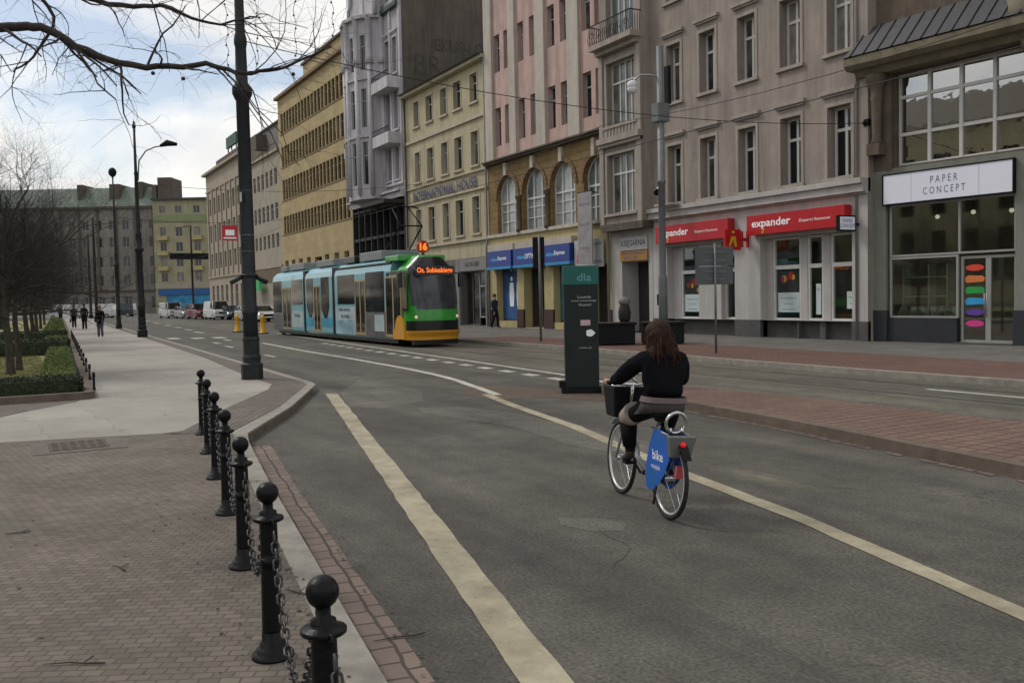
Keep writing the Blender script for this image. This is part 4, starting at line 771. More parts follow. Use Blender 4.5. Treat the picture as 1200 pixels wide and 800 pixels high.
# ---------------- yellow stone office block
M_ysn = brickm('yellow_stone', (.42, .33, .17), (.375, .29, .15), (.28, .22, .12), 1.2, .6, .012, plane='XZ', stain=.28, bump=.2); M_strip = pm('brown_window_strip', (.13, .085, .055), var=.25)
Y = thing('office_building', 'yellow stone office block with long bands of narrow windows', 'building', (59, 0, .12))
yz = [(8.25, 9.95), (11.5, 13.4), (14.68, 16.55), (17.85, 19.7)]; nW = 20; yx = []
for i in range(nW): a = 49.3 + i*.99; yx.append((round(a + .09, 2), round(a + .90, 2)))
ops = rows(yx, yz); mb = MB(); wall_holes(mb, F0, 48.6, 69.9, .12, 21.2, ops + [(a, a + 1.2, 3.2, 5.7, .3) for a in (50, 52.6, 55.2, 60.5, 63, 65.5, 67.8)] + [(57.2, 59.2, .14, 5.6, .6)], 0, .2); shell(mb, F0, 48.62, 69.9, .12, 21.2, -14, 0); mb.build('wall', M_ysn, Y)
for o_ in ops: window(Y, F0, *o_, -.18, M_dfr, G_dark if rnd.random() < .6 else G_res, 'H', .06)
for a in (50, 52.6, 55.2, 60.5, 63, 65.5, 67.8): window(Y, F0, a, a + 1.2, 3.2, 5.7, -.28, M_gfr, G_dark, 'T', .07)
window(Y, F0, 57.2, 59.2, .14, 5.6, -.5, M_black, G_dark, 'T', .1, name='entrance_door')
mb = MB(); mb.box(48.6, 70.1, -.2, .35, 21.2, 21.45)
for c, d_ in yz: mb.box(49.2, 69.3, 0, .05, c - .12, c - .005)
mb.build('ledges', pm('brown_ledge', (.2, .13, .07), var=.2, streak=.2), Y)
MB().box(49.0, 65.0, -13, -1.2, 21.45, 23.6).build('attic_storey', M_ysn, Y); MB().box(48.7, 65.2, -13.2, -1.0, 23.6, 23.8).build('attic_roof', M_dtrim, Y)

# ---------------- beige buildings further along
M_bei = pm('beige_render', (.33, .29, .235), rough=.9, var=.1, scale=.6, streak=.2); M_bei2 = pm('pale_beige_render', (.35, .30, .235), rough=.9, var=.1, scale=.5, streak=.2)
D1 = thing('beige_building', 'low beige building with rows of small windows next to the yellow block', 'building', (77, 0, .12))
bx = [(71 + i*1.75, 72 + i*1.75) for i in range(7)]; ops = rows(bx, [(7.2, 8.6), (10, 11.6), (13.4, 15)]); mb = MB(); wall_holes(mb, F0, 69.9, 83, .12, 16.5, ops, 0, .2); shell(mb, F0, 69.9, 83, .12, 16.5, -12); mb.build('wall', M_bei, D1)
for o_ in ops: window(D1, F0, *o_, -.18, M_gfr, G_dark, 'H', .06)
mb = MB(); mb.box(69.9, 83, 0, .15, 5.2, 5.45); mb.box(69.9, 83.1, -.1, .25, 16.5, 16.75); mb.build('ledges', M_bei2, D1); MB().box(70.5, 82, .0, .05, 3.8, 5.0).build('fascia', M_strip, D1)
D3 = thing('grey_block', 'plain grey rear block rising above the beige roofs', 'building', (86, -5, .12)); MB().box(74, 92, -16, -2.4, .12, 20.9).build('wall', pm('grey_render', (.17, .16, .15), streak=.3, var=.1), D3); MB().box(73.8, 92.2, -16.2, -2.2, 20.9, 21.1).build('parapet', M_dtrim, D3)
D2 = thing('beige_building', 'tall pale beige corner building with pilasters and a rooftop sign', 'building', (95, 0, .12))
bx = [(84.6 + i*2.75, 85.9 + i*2.75) for i in range(8)]; ops = rows(bx, [(1.0, 4.0), (6.2, 8.1), (9.6, 11.8), (13.1, 15.2)]); mb = MB(); wall_holes(mb, F0, 83, 107, .12, 18.4, ops, 0, .25); shell(mb, F0, 83, 107, .12, 18.4, -14); mb.build('wall', M_bei2, D2)
for o_ in ops: window(D2, F0, *o_, -.22, M_gfr, G_dark, 'T', .06)
mb = MB(); mb.box(83, 107.4, -.1, .5, 18.4, 18.7); mb.box(83, 107, 0, .15, 5.0, 5.2); mb.box(83, 107, 0, .12, 16.2, 16.4)
for i in range(9): mb.box(83.6 + i*2.75, 84.1 + i*2.75, 0, .14, 5.2, 16.2)
mb.build('pilasters', M_bei2, D2); MB().box(84, 106, -12, -1.2, 18.7, 20.4).build('attic', M_dtrim, D2)
t = thing('rooftop_sign', 'dark green letter board on the roof of the far beige corner building', 'sign', (92, -1, 20.4)); MB().box(93, 98.5, -1.3, -1.0, 20.9, 22.2).build('board', pm('sign_green', (.04, .09, .07)), t); m = MB()
for x in (93.5, 96, 98): m.tube([(x, -1.15, 20.4), (x, -1.15, 21.2)], .08, 6)
m.build('leg', M_black, t)
flat_sign('shop_sign', 'small green shop sign above the parked cars near the tram tail', 'shop sign', F0, 76.5, 79.5, 3.0, 4.2, .5, emis('green_sign', (.02, .25, .07), .3), .3)

# ---------------- end of the street
EA = math.atan2(.877, .48); 
def end_frame(px0): return None
FE = Fr(181.5, -3.3, math.atan2(-9.8, -5.36) + math.pi)     # runs across the view; x grows to the left
M_ey = pm('yellow_end_render', (.33, .305, .20), rough=.9, var=.12, scale=.4, streak=.25); M_eg = pm('green_band', (.2, .24, .12))
E1 = thing('yellow_building', 'yellow six storey building closing the street with a blue shop at street level', 'building', (179, -8, 0))
ex = [(-9.6, -8.3), (-5.9, -4.5), (-2.6, -1.3)]; ops = rows(ex, [(6.3, 8.2), (9.4, 11.3), (12.5, 14.4), (15.6, 17.5), (20.3, 21.8)])
mb = MB(); wall_holes(mb, FE, -13.5, 0, 0, 23, ops, 0, .25); shell(mb, FE, -13.5, 0, 0, 23, -12); mb.build('wall', M_ey, E1)
for o_ in ops: window(E1, FE, *o_, -.22, M_gfr, G_res, 'V', .08)
mb = MB(); mb.box(-13.5, 0, 0, .15, 18.6, 20.0, FE); mb.build('green_band', M_eg, E1); mb = MB(); mb.box(-13.5, .2, -12, .6, 23, 23.4, FE); mb.build('roof', M_slate, E1)
MB().box(-13.5, 0, 0, .2, 4.9, 6.0, FE).build('stone_band', M_bei2, E1)
for z in (8.6, 11.7, 14.8):
    m = MB(); m.box(-10, -7.9, 0, .8, z, z + .9, FE); m.box(-3, -.9, 0, .8, z, z + .9, FE); m.build('balcony', pm('yellow_balcony', (.36, .31, .14)), E1)
flat_sign('shop_sign', 'long blue fascia across the ground floor of the yellow building at street end', 'shop sign', FE, -13, -.6, 3.6, 4.8, .2, pm('far_sign_blue', (.02, .10, .28)), .15)
MB().box(-12.5, -2.2, .05, .15, .6, 3.5, FE).build('shop_window', pm('far_window_blue', (.03, .2, .38), var=.5, scale=.8), E1)
FG = Fr(207.8, 23.85, math.atan2(-30.6, -16.8) + math.pi)
E2 = thing('grey_building', 'long grey brown building behind the bare trees at the end of the street', 'building', (200, 8, 0))
M_eb = pm('far_grey_render', (.23, .21, .19), rough=.9, var=.15, scale=.3, streak=.3)
ops = rows([(-36 + i*2.9, -34.6 + i*2.9) for i in range(24)], [(1.0, 3.6), (6.0, 8.2), (10.0, 12.2), (14.2, 16.4), (18.0, 20.0)]); mb = MB(); wall_holes(mb, FG, -37, 35, 0, 22.5, ops, 0, .3); shell(mb, FG, -37, 35, 0, 22.5, -12)
mb.build('wall', M_eb, E2)
for o_ in ops[:]: window(E2, FG, *o_, -.26, M_gfr, G_dark, 'V', .08)
mb = MB(); mb.box(-37, 35, 0, .5, 22.5, 23, FG); mb.box(-37, 35, 0, .25, 4.6, 5, FG)
for i in range(18): mb.box(-36.9 + i*4, -36.4 + i*4, 0, .2, 5, 22.5, FG)
mb.build('cornice', M_dtrim, E2)
mb = MB(); mb.hexa([FG.p(-33, -12, 23), FG.p(35, -12, 23), FG.p(35, 0, 23), FG.p(-33, 0, 23), FG.p(-33, -12, 27.5), FG.p(35, -12, 27.5), FG.p(35, -4, 27.5), FG.p(-33, -4, 27.5)]); mb.build('roof', pm('copper_green_roof', (.13, .17, .14), var=.2, scale=.5), E2)
mb = MB()
for x, w_, h_ in ((-30, 1.6, 28.4), (-25, 2.2, 28.0), (-36.3, 3.0, 29.2), (-17, 1.2, 28.0), (-33, 1.0, 27.6)): mb.box(x, x + w_, -8, -1.5, 23, h_, FG)
mb.build('roof_tower', M_dtrim, E2)

# ---------------- building across the park, seen only mirrored in the windows
O1 = thing('park_side_building', 'pale ochre town house across the park, mirrored in the gridded window', 'building', (30, 66, 0)); FO = Fr(75, 64, math.pi)
ops = rows([(2 + i*3.2, 3.5 + i*3.2) for i in range(26)], [(5, 7.4), (9, 11.4), (13, 15)]); mb = MB(); wall_holes(mb, FO, 0, 88, 0, 17.5, ops, 0, .3); shell(mb, FO, 0, 88, 0, 17.5, -12); mb.build('wall', pm('park_side_ochre', (.42, .37, .22), streak=.2), O1)
mb = MB(); mb.box(0, 88, 0, .5, 17.5, 18, FO); mb.box(0, 88, 0, .3, 12.2, 12.6, FO); mb.box(0, 88, 0, .3, 4, 4.4, FO); mb.build('ledges', M_bei2, O1); MB().box(0, 88, -.3, -.25, 4, 16, FO).build('dark_windows', G_dark, O1)
m = MB(); m.hexa([FO.p(0, -12, 18), FO.p(88, -12, 18), FO.p(88, .3, 18), FO.p(0, .3, 18), FO.p(0, -9, 21.5), FO.p(88, -9, 21.5), FO.p(88, -4, 21.5), FO.p(0, -4, 21.5)]); m.build('roof', pm('brown_roof', (.12, .10, .07)), O1)

for u, z1, lb in ((14.12, 18, 'grey drainpipe between the tan and pink buildings'), (26.05, 15.2, 'grey drainpipe between the pink and cream buildings'), (37.85, 15.2, 'grey drainpipe between the cream and ornate buildings')):
    m = MB(); m.tube([(u, .09, z1), (u, .09, 4.8), (u, .16, 4.6), (u, .16, .15)], .06, 8)
    for z in (7, 10, 13): m.torus((u, .09, z), .065, .012, (0, 0, 1), 10, 4)
    tag(m.build('drainpipe', MATS['zinc_pipe']), lb, 'drainpipe')
M_lamp = emis('shop_lamp', (1, .9, .7), .6)
for i, (x, z, lb) in enumerate(((-1.2, 4.0, 'left lit ceiling lamp inside the paper shop'), (-2.35, 4.05, 'middle lit ceiling lamp inside the paper shop'), (-3.5, 4.0, 'right lit ceiling lamp inside the paper shop'))):
    c_ = FP.p(x, -1.3, z); t = thing('ceiling_lamp', lb, 'lamp', c_, 'lamps inside the paper shop'); MB().ball(c_, .07, 10).build('bulb', M_lamp, t); MB().tube([c_ + Vector((0, 0, .06)), c_ + Vector((0, 0, .42))], .012, 5).build('cord', M_black, t)
# grilles and intercoms on the street fronts
m = MB(); m.box(10.4, 10.7, .06, .1, 1.3, 1.75); tag(m.build('intercom', M_ironmix), 'small dark intercom box beside the doorway of the tan building', 'intercom')
# ------------------------------------------------------------------ bollards and chains
def bollard(loc, label, grp='black bollards along the kerb'):
    t = thing('bollard', label, 'bollard', loc, grp); x, y, z = loc; K_ = .945
    MB().lathe([(.098, 0), (.098, .022), (.078, .026), (.078, .045), (.064, .05), (.060, .075), (.050, .08), (.048, .125), (.044, .13)], loc, 20).build('base', M_black, t)
    m = MB(); m.lathe([(.046, .12), (.046, .14), (.0435, .30), (.042, .43), (.042, .448), (.046, .449), (.046, .479), (.0418, .48), (.0418, .50), (.041, .6), (.040, .645), (.040, .65)], loc, 20)
    m.build('shaft', M_black, t)
    m = MB(); m.lathe([(.042, .643), (.056, .649), (.070, .657), (.072, .659), (.072, .671), (.070, .673), (.044, .679), (.040, .689), (.040, .699), (.024, .707), (.024, .745)], loc, 16)
    for s in (-1, 1): m.torus((x + s*.072, y, z + .655), .018, .006, (0, 1, 0), 10, 5)
    m.build('collar', M_black, t)
    MB().ball((x, y, z + .785), .052, 20).build('ball', M_black, t); return t
BL = [(-6.42 - i*1.58, 21.62 + i*.2235) for i in range(9)][1:]
BL = [(-8.00 - i*1.575, 21.85 + i*.2215) for i in range(7)]
ords = ['farthest black bollard, the end of the chained row', 'second farthest black bollard of the chained row', 'third farthest black bollard of the chained row', 'middle black bollard of the chained row of seven', 'third nearest black bollard, beside the gutter bricks', 'second nearest black bollard with chain hanging to both sides', 'nearest black bollard, cut off by the bottom edge of the photo']
proto = bollard((*BL[0], .12), ords[0]); bols = [proto]
for i in range(1, 7):
    c = copy_tree(proto); c.location = (*BL[i], .12); c['label'] = ords[i]; bols.append(c)
def link_mb(m, c, t, flat, L_=.058, W_=.031, r=.0053):
    t = t.normalized(); side = t.cross(Vector((0, 0, 1))).normalized(); up = side.cross(t)
    a = side if flat else up; n_ = 12; pts = []
    for k in range(n_):
        q = 2*math.pi*k/n_; ex = (L_/2 - W_/2)*(1 if math.cos(q) >= 0 else -1); pts.append(c + t*(ex + W_/2*math.cos(q)) + a*(W_/2*math.sin(q)))
    pts.append(pts[0]); m.tube(pts, r, 5, cap=False)
clab = ['first chain, between the two farthest bollards', 'chain between the second and third farthest bollards', 'chain between the third farthest and middle bollards', 'chain between the middle bollard and the next one nearer', 'chain between the third and second nearest bollards', 'chain sagging low between the two nearest bollards', 'chain hanging from the nearest bollard out of the frame']
ends = BL + [(BL[-1][0] - 1.575, BL[-1][1] + .2215)]
for i in range(7):
    a = Vector((ends[i][0] - .09, ends[i][1], .765)); b = Vector((ends[i + 1][0] + .09, ends[i + 1][1], .765)); n_ = 120; sag = .44; P = []
    for k in range(n_ + 1): t = k/n_; P.append(a.lerp(b, t) - Vector((0, 0, sag*4*t*(1 - t))))
    m = MB(); acc = 0; fl = False; last = 0
    for k in range(1, n_ + 1):
        acc += (P[k] - P[k - 1]).length
        if acc >= last + .046: link_mb(m, P[k], P[k] - P[k - 1], fl); fl = not fl; last += .046
    tag(m.build('chain', M_chain), clab[i] + ' of the pavement edge row', 'chain', 'chains between the bollards')

# ------------------------------------------------------------------ tall poles
def ornate_pole(loc, H_, R_, label, arm=False):
    t = thing('street_pole', label, 'pole', loc); s = R_/.2
    MB().lathe([(.27*s, 0), (.27*s, .38*s), (.22*s, .42*s), (.22*s, .5*s), (.235*s, .55*s), (.2*s, .62*s), (.2*s, .95*s), (.215*s, 1.0*s), (.19*s, 1.08*s)], loc, 8, smooth=False).build('base', M_polegrey, t)
    m = MB(); m.lathe([(.185*s, 1.05*s), (.18*s, 1.6*s), (.2*s, 1.64*s), (.2*s, 1.7*s), (.175*s, 1.74*s), (.16*s, H_*.395), (.19*s, H_*.398), (.245*s, H_*.405), (.245*s, H_*.413), (.15*s, H_*.42), (.135*s, H_*.47), (.16*s, H_*.475), (.155*s, H_*.482), (.12*s, H_*.49), (.085*s, H_*.75), (.105*s, H_*.755), (.1*s, H_*.762), (.08*s, H_*.77), (.06*s, H_*.97)], loc, 14); m.build('shaft', M_polegrey, t)
    MB().lathe([(.06*s, H_*.965), (.1*s, H_*.972), (.1*s, H_*.98), (.05*s, H_*.985), (.07*s, H_*.992), (.02*s, H_*1.0), (.005, H_*1.012)], loc, 12).build('finial', M_polegrey, t)
    return t
t = ornate_pole((.16, 19.33, .12), 15.2, .175, 'tall dark ornate iron pole nearest the camera carrying a red tram stop sign')
x, y = .16, 19.33
m = MB(); m.torus((x, y, 2.38), .165, .03, (0, 0, 1), 16, 6); m.tube([(x - .02, y + .15, 2.35), (x - .05, y + .4, 2.22)], .05, 6); m.tube([(x + .02, y - .15, 2.35), (x + .05, y - .4, 2.22)], .05, 6); m.build('collar_band', M_polegrey, t)
m = MB()
for z_ in (2.9, 3.25, 4.2): m.torus((x, y, z_), .144 if z_ < 4 else .14, .006, (0, 0, 1), 20, 5)
m.build('strap', M_steel, t)
tag(MB().box(-.04, .04, 19.46, 19.49, 3.95, 4.15).build('notice_plate', M_steel), 'tiny steel plate strapped on the near ornate pole', 'plate')
t = thing('tram_stop_sign', 'red square tram stop sign with white pictogram on the near ornate pole', 'sign', (.2, 19.75, 3.1))
MB().box(.17, .20, 19.53, 19.86, 3.13, 3.46).build('panel', M_red, t, bevel=.004); m = MB(); m.box(.163, .169, 19.60, 19.79, 3.24, 3.36); m.box(.162, .1685, 19.56, 19.83, 3.17, 3.2); m.build('pictogram', M_post, t); MB().box(.17, .19, 19.4, 19.53, 3.26, 3.32).build('bracket', M_steel, t)
# second pole with curved lamp arm
t = ornate_pole((30.5, 17.87, .12), 11.0, .19, 'tall dark ornate pole further up the pavement with a curved lamp arm'); x, y = 30.5, 17.87
rt = Vector((-.48, -.877, 0)); m = MB(); P = Vector((x, y, 0))
m.tube([P + Vector((0, 0, 8.1)) + rt*.1, P + Vector((0, 0, 9.1)) + rt*.18, P + Vector((0, 0, 9.6)) + rt*.55, P + Vector((0, 0, 9.8)) + rt*1.05, P + Vector((0, 0, 9.82)) + rt*1.4], .035, 6); m.build('lamp_arm', M_mast, t)
m = MB(); m.tube([P + Vector((0, 0, 9.84)) + rt*1.3, P + Vector((0, 0, 9.98)) + rt*1.65, P + Vector((0, 0, 9.9)) + rt*2.15], [.07, .17, .08], 8); m.build('lamp_head', M_ironmix, t)
t = ornate_pole((50.7, 16.97, .12), 11.0, .16, 'dark iron pole with a dark lantern top further up the pavement edge')
MB().ball((50.7, 16.97, 11.15), .28, 12, (1, 1, 1.2)).build('lantern', M_ironmix, t)
def thin_pole(loc, H_, r, label, bits=()):
    t = thing('street_pole', label, 'pole', loc); MB().lathe([(r*1.7, 0), (r*1.7, .5), (r*1.1, .55), (r, H_*.5), (r*.7, H_)], loc, 10).build('shaft', M_ironmix, t)
    for b in bits: b(t)
    return t
thin_pole((112, 14.2, .12), 11, .16, 'thin far dark pole on the left pavement just beyond the pedestrians')
thin_pole((82, 15.9, .12), 10.5, .15, 'far dark pole behind the pedestrians near the park edge')
t = thin_pole((136, -2.8, 0), 14.3, .17, 'thin far lamp pole in front of the yellow building at street end'); q = Vector((136, -2.8, 0)); m = MB(); m.tube([q + Vector((0, 0, 14.2)) - rt*1.2, q + Vector((0, 0, 14.3))], .08, 6); m.build('lamp_arm', M_ironmix, t)
m = MB(); m.box(135.8, 136, -6.5, .6, 8.9, 9.9); m.box(135.78, 135.98, -8.5, -6.7, 9.1, 10.1); m.build('direction_board', M_ironmix, t)
# grey mast with cameras
mx0, my0 = 4.4, 4.72
t = thing('camera_mast', 'tall grey steel mast with a white dome camera on a curved arm', 'mast', (mx0, my0, .12))
MB().lathe([(.16, 0), (.145, 2.2), (.12, 2.3), (.115, 5.3), (.15, 5.32), (.15, 5.42), (.115, 5.45), (.11, 9.8)], (mx0, my0, .12), 14).build('shaft', M_mast, t)
q = Vector((mx0, my0, 0)); lf = Vector((.48, .877, 0))
m = MB(); m.tube([q + Vector((0, 0, 8.9)), q + Vector((0, 0, 9.0)) + lf*.35, q + Vector((0, 0, 9.0)) + lf*.65, q + Vector((0, 0, 8.85)) + lf*.85, q + Vector((0, 0, 8.7)) + lf*.9], .035, 6); m.build('curved_arm', M_steel, t)
m = MB(); c_ = q + lf*.92; m.ball((c_.x, c_.y, 8.55), .17, 14, (1, 1, 1)); m.lathe([(.16, 8.55), (.175, 8.75), (.08, 8.82)], (c_.x, c_.y, 0), 14); m.build('camera_dome', pm('dome_white', (.62, .63, .65), rough=.35), t)
m = MB(); m.box(mx0 - .18, mx0 + .2, my0 - .24, my0 + .22, 7.45, 8.05); m.build('equipment_box', M_mast, t, bevel=.01); MB().box(mx0 - .12, mx0 + .1, my0 - .36, my0 - .24, 8.05, 9.3).build('antenna', M_ironmix, t)
# traffic signal seen from behind, sign backs
FS = Fr(8.99, 6.78, math.radians(-28)) 
t = thing('traffic_signal', 'tall dark traffic signal head seen from behind on a thin pole', 'traffic signal', (8.99, 6.78, .12))
view = Vector((-.87, .49, 0)); side_ = Vector((.49, .87, 0))
FV = Fr(9.0, 6.78, math.atan2(.87, .49))
MB().lathe([(.045, 0), (.04, 3.9)], (8.99, 6.78, .12), 8).build('pole', M_mast, t)
m = MB(); m.box(-.2, .23, -.3, -.06, 2.8, 3.95, FV); m.build('signal_head', M_ironmix, t, bevel=.02); m = MB()
for z in (2.9, 3.3, 3.7): c0, c1 = FV.p(0, -.3, z), FV.p(0, -.5, z); m.tube([c0, c1], [.15, .14], 10)
m.build('visors', M_black, t); MB().box(-.03, .03, -.06, .03, 2.4, 2.65, FV).build('bracket', M_mast, t)
t = thing('road_sign', 'square dark grey sign back on a thin pole in front of the left red sign', 'road sign', (-.82, 7.02, .12)); FV2 = Fr(-.82, 7.02, math.atan2(.87, .49))
M_back = pm('sign_back_grey', (.075, .085, .09), rough=.55, var=.15)
MB().lathe([(.035, 0), (.035, 3.0)], (-.82, 7.02, .12), 8).build('pole', M_mast, t)
for z0, z1 in ((2.0, 2.49), (2.51, 3.02)): MB().box(-.5, .53, -.08, -.05, z0, z1, FV2).build('panel', M_back, t, bevel=.004)
m = MB()
for z in (2.15, 2.35, 2.65, 2.88): m.box(-.3, .3, -.05, -.035, z - .015, z + .015, FV2)
m.build('clamps', M_mast, t)
# totem
FT = Fr(-5.93, 14.72, math.atan2(.88, .48))
t = thing('information_totem', 'dark grey information totem with a teal cap standing at the island tip', 'totem', (-5.93, 14.72, .06))
M_tot = pm('totem_grey', (.013, .018, .018), rough=.5, var=.12, scale=3, spec=.25); M_tealc = pm('teal_cap', (.008, .10, .09), rough=.45, var=.1)
MB().box(-.31, .31, -.13, .13, .10, 1.98, FT).build('body', M_tot, t, bevel=.012); MB().box(-.325, .325, -.14, .14, 1.98, 2.33, FT).build('cap', M_tealc, t, bevel=.012)
m = MB(); m.box(-.38, .38, -.2, .2, .004, .10, FT); m.box(.30, .42, -.1, .1, .10, .22, FT); m.build('foot', M_ironmix, t)
X = FT.p(-1, 0, 0) - FT.p(0, 0, 0); M_txt = pm('pale_print', (.42, .46, .46)); yy = .134
lettering(t, 'dla', .14, FT.p(-.06, .1435, 2.12), X, pm('cap_print', (.10, .32, .30)), width=.26, bold=.01)
for s_, z, w_, c_ in (('Licznik', 1.76, .25, -.06), ('ruchu rowerowego', 1.69, .46, -.05), ('Poznań', 1.62, .22, -.07), ('rower.pl', .83, .22, -.06)): lettering(t, s_, .045, FT.p(c_, yy, z), X, M_txt, width=w_)
m = MB(); m.box(-.16, .02, .131, .136, 1.24, 1.34, FT); m.build('sticker', pm('pink_white_sticker', (.5, .35, .38), var=.3, scale=40), t)
m = MB(); m.extr([(.08*math.cos(a*math.pi/6) + (.02 if a % 3 else 0), .065*math.sin(a*math.pi/6)) for a in range(12)], lambda p, tt: FT.p(-.17 + p[0], tt, 1.10 + p[1]), .131, .136); m.build('sticker', M_post, t)
# planters with wrapped shrub
M_plant = pm('black_planter', (.007, .008, .009), spec=.15, rough=.6, var=.25)
def planter(loc, label, an):
    t = thing('planter', label, 'planter', loc); F = Fr(loc[0], loc[1], an); m = MB()
    m.box(-.65, .65, -.4, .4, .16, .82, F); m.box(-.7, .7, -.45, .45, .78, .86, F); m.build('box', M_plant, t, bevel=.015)
    for sx in (-.55, .55): MB().box(sx - .06, sx + .06, -.38, .38, .12, .17, F).build('foot', M_black, t)
    MB().box(-.62, .62, -.38, .38, .855, .868, F).build('soil', M_soil, t); return F
an_ = math.atan2(.877, .48)
FPl = planter((4.95, 6.35, .12), 'black box planter right of the information totem holding a wrapped shrub', an_); planter((4.1, 5.55 - .55, .12), 'empty black box planter directly behind the cyclist', an_)
t = thing('wrapped_shrub', 'round topped plant wrapped in dark fleece standing in the black planter', 'plant', FPl.p(-.36, 0, .87)); c_ = FPl.p(-.36, .0, 0)
MB().lathe([(.15, .86), (.20, 1.0), (.21, 1.2), (.17, 1.4), (.1, 1.5)], (c_.x, c_.y, 0), 12).build('wrap', pm('dark_fleece', (.016, .013, .012), var=.4, scale=12, bump=.6), t); MB().ball((c_.x, c_.y, 1.55), .18, 12, (1.1, 1.1, .85)).build('hood', pm('pale_fleece', (.16, .14, .125), var=.3, scale=15, bump=.5), t)
# yellow guide posts
for i, (u, v_) in enumerate(((36.9, 11.7), (32.2, 11.3))):
    t = thing('guide_post', ('yellow guide post just left of the near ornate pole', 'yellow guide post just right of the near ornate pole')[i], 'guide post', (u, v_, .0), 'yellow guide posts'); M_gy = MATS.get('guide_yellow') or pm('guide_yellow', (.62, .33, .02), rough=.45)
    MB().lathe([(.24, 0), (.22, .08), (.15, .12), (.13, .8), (.15, .84), (.10, 1.0), (.04, 1.08)], (u, v_, 0), 10).build('post', M_gy, t); MB().lathe([(.34, 0), (.34, .05), (.27, .06)], (u, v_, .0), 10).build('rubber_base', M_black, t)

# ------------------------------------------------------------------ overhead wires
def wire(label, pts, r=.012, group=None):
    o = MB().tube(pts, r, 5).build('overhead_wire', M_wire); tag(o, label, 'wire', group)
def sagl(a, b, s, n_=20): a, b = Vector(a), Vector(b); return [a.lerp(b, k/n_) - Vector((0, 0, s*4*(k/n_)*(1 - k/n_))) for k in range(n_ + 1)]
wire('thin span wire from the tan building wall to the near ornate pole', sagl((.1, .05, 7.0), (.16, 19.2, 7.4), .55), .011)
wire('contact wire running straight above the tram track', [(u, 10, 5.5) for u in range(-40, 130, 10)], .01)
m_ = []
for k in range(-3, 9): m_ += sagl((k*15., 10, 6.25), (k*15. + 15, 10, 6.25), .35, 8)[:-1]
wire('slightly sagging carrier wire above the tram contact wire', m_, .008)
wire('span wire crossing the street from the second pole to the pink building', sagl((30.5, 17.8, 8.0), (25, 0.1, 8.6), .7), .011)
wire('span wire crossing from the third pole to the ornate building', sagl((50.7, 16.9, 8.0), (48, 0.1, 8.8), .7), .014)
m = MB(); m.box(-.02, .16, -.1, .02, 6.9, 7.12); m.lathe([(.04, .0), (.07, .05), (.04, .1)], (.1, .06, 6.95), 8); tag(m.build('wire_anchor', M_ironmix), 'small black wire anchor bolted at the joint of tan and stone buildings', 'anchor')

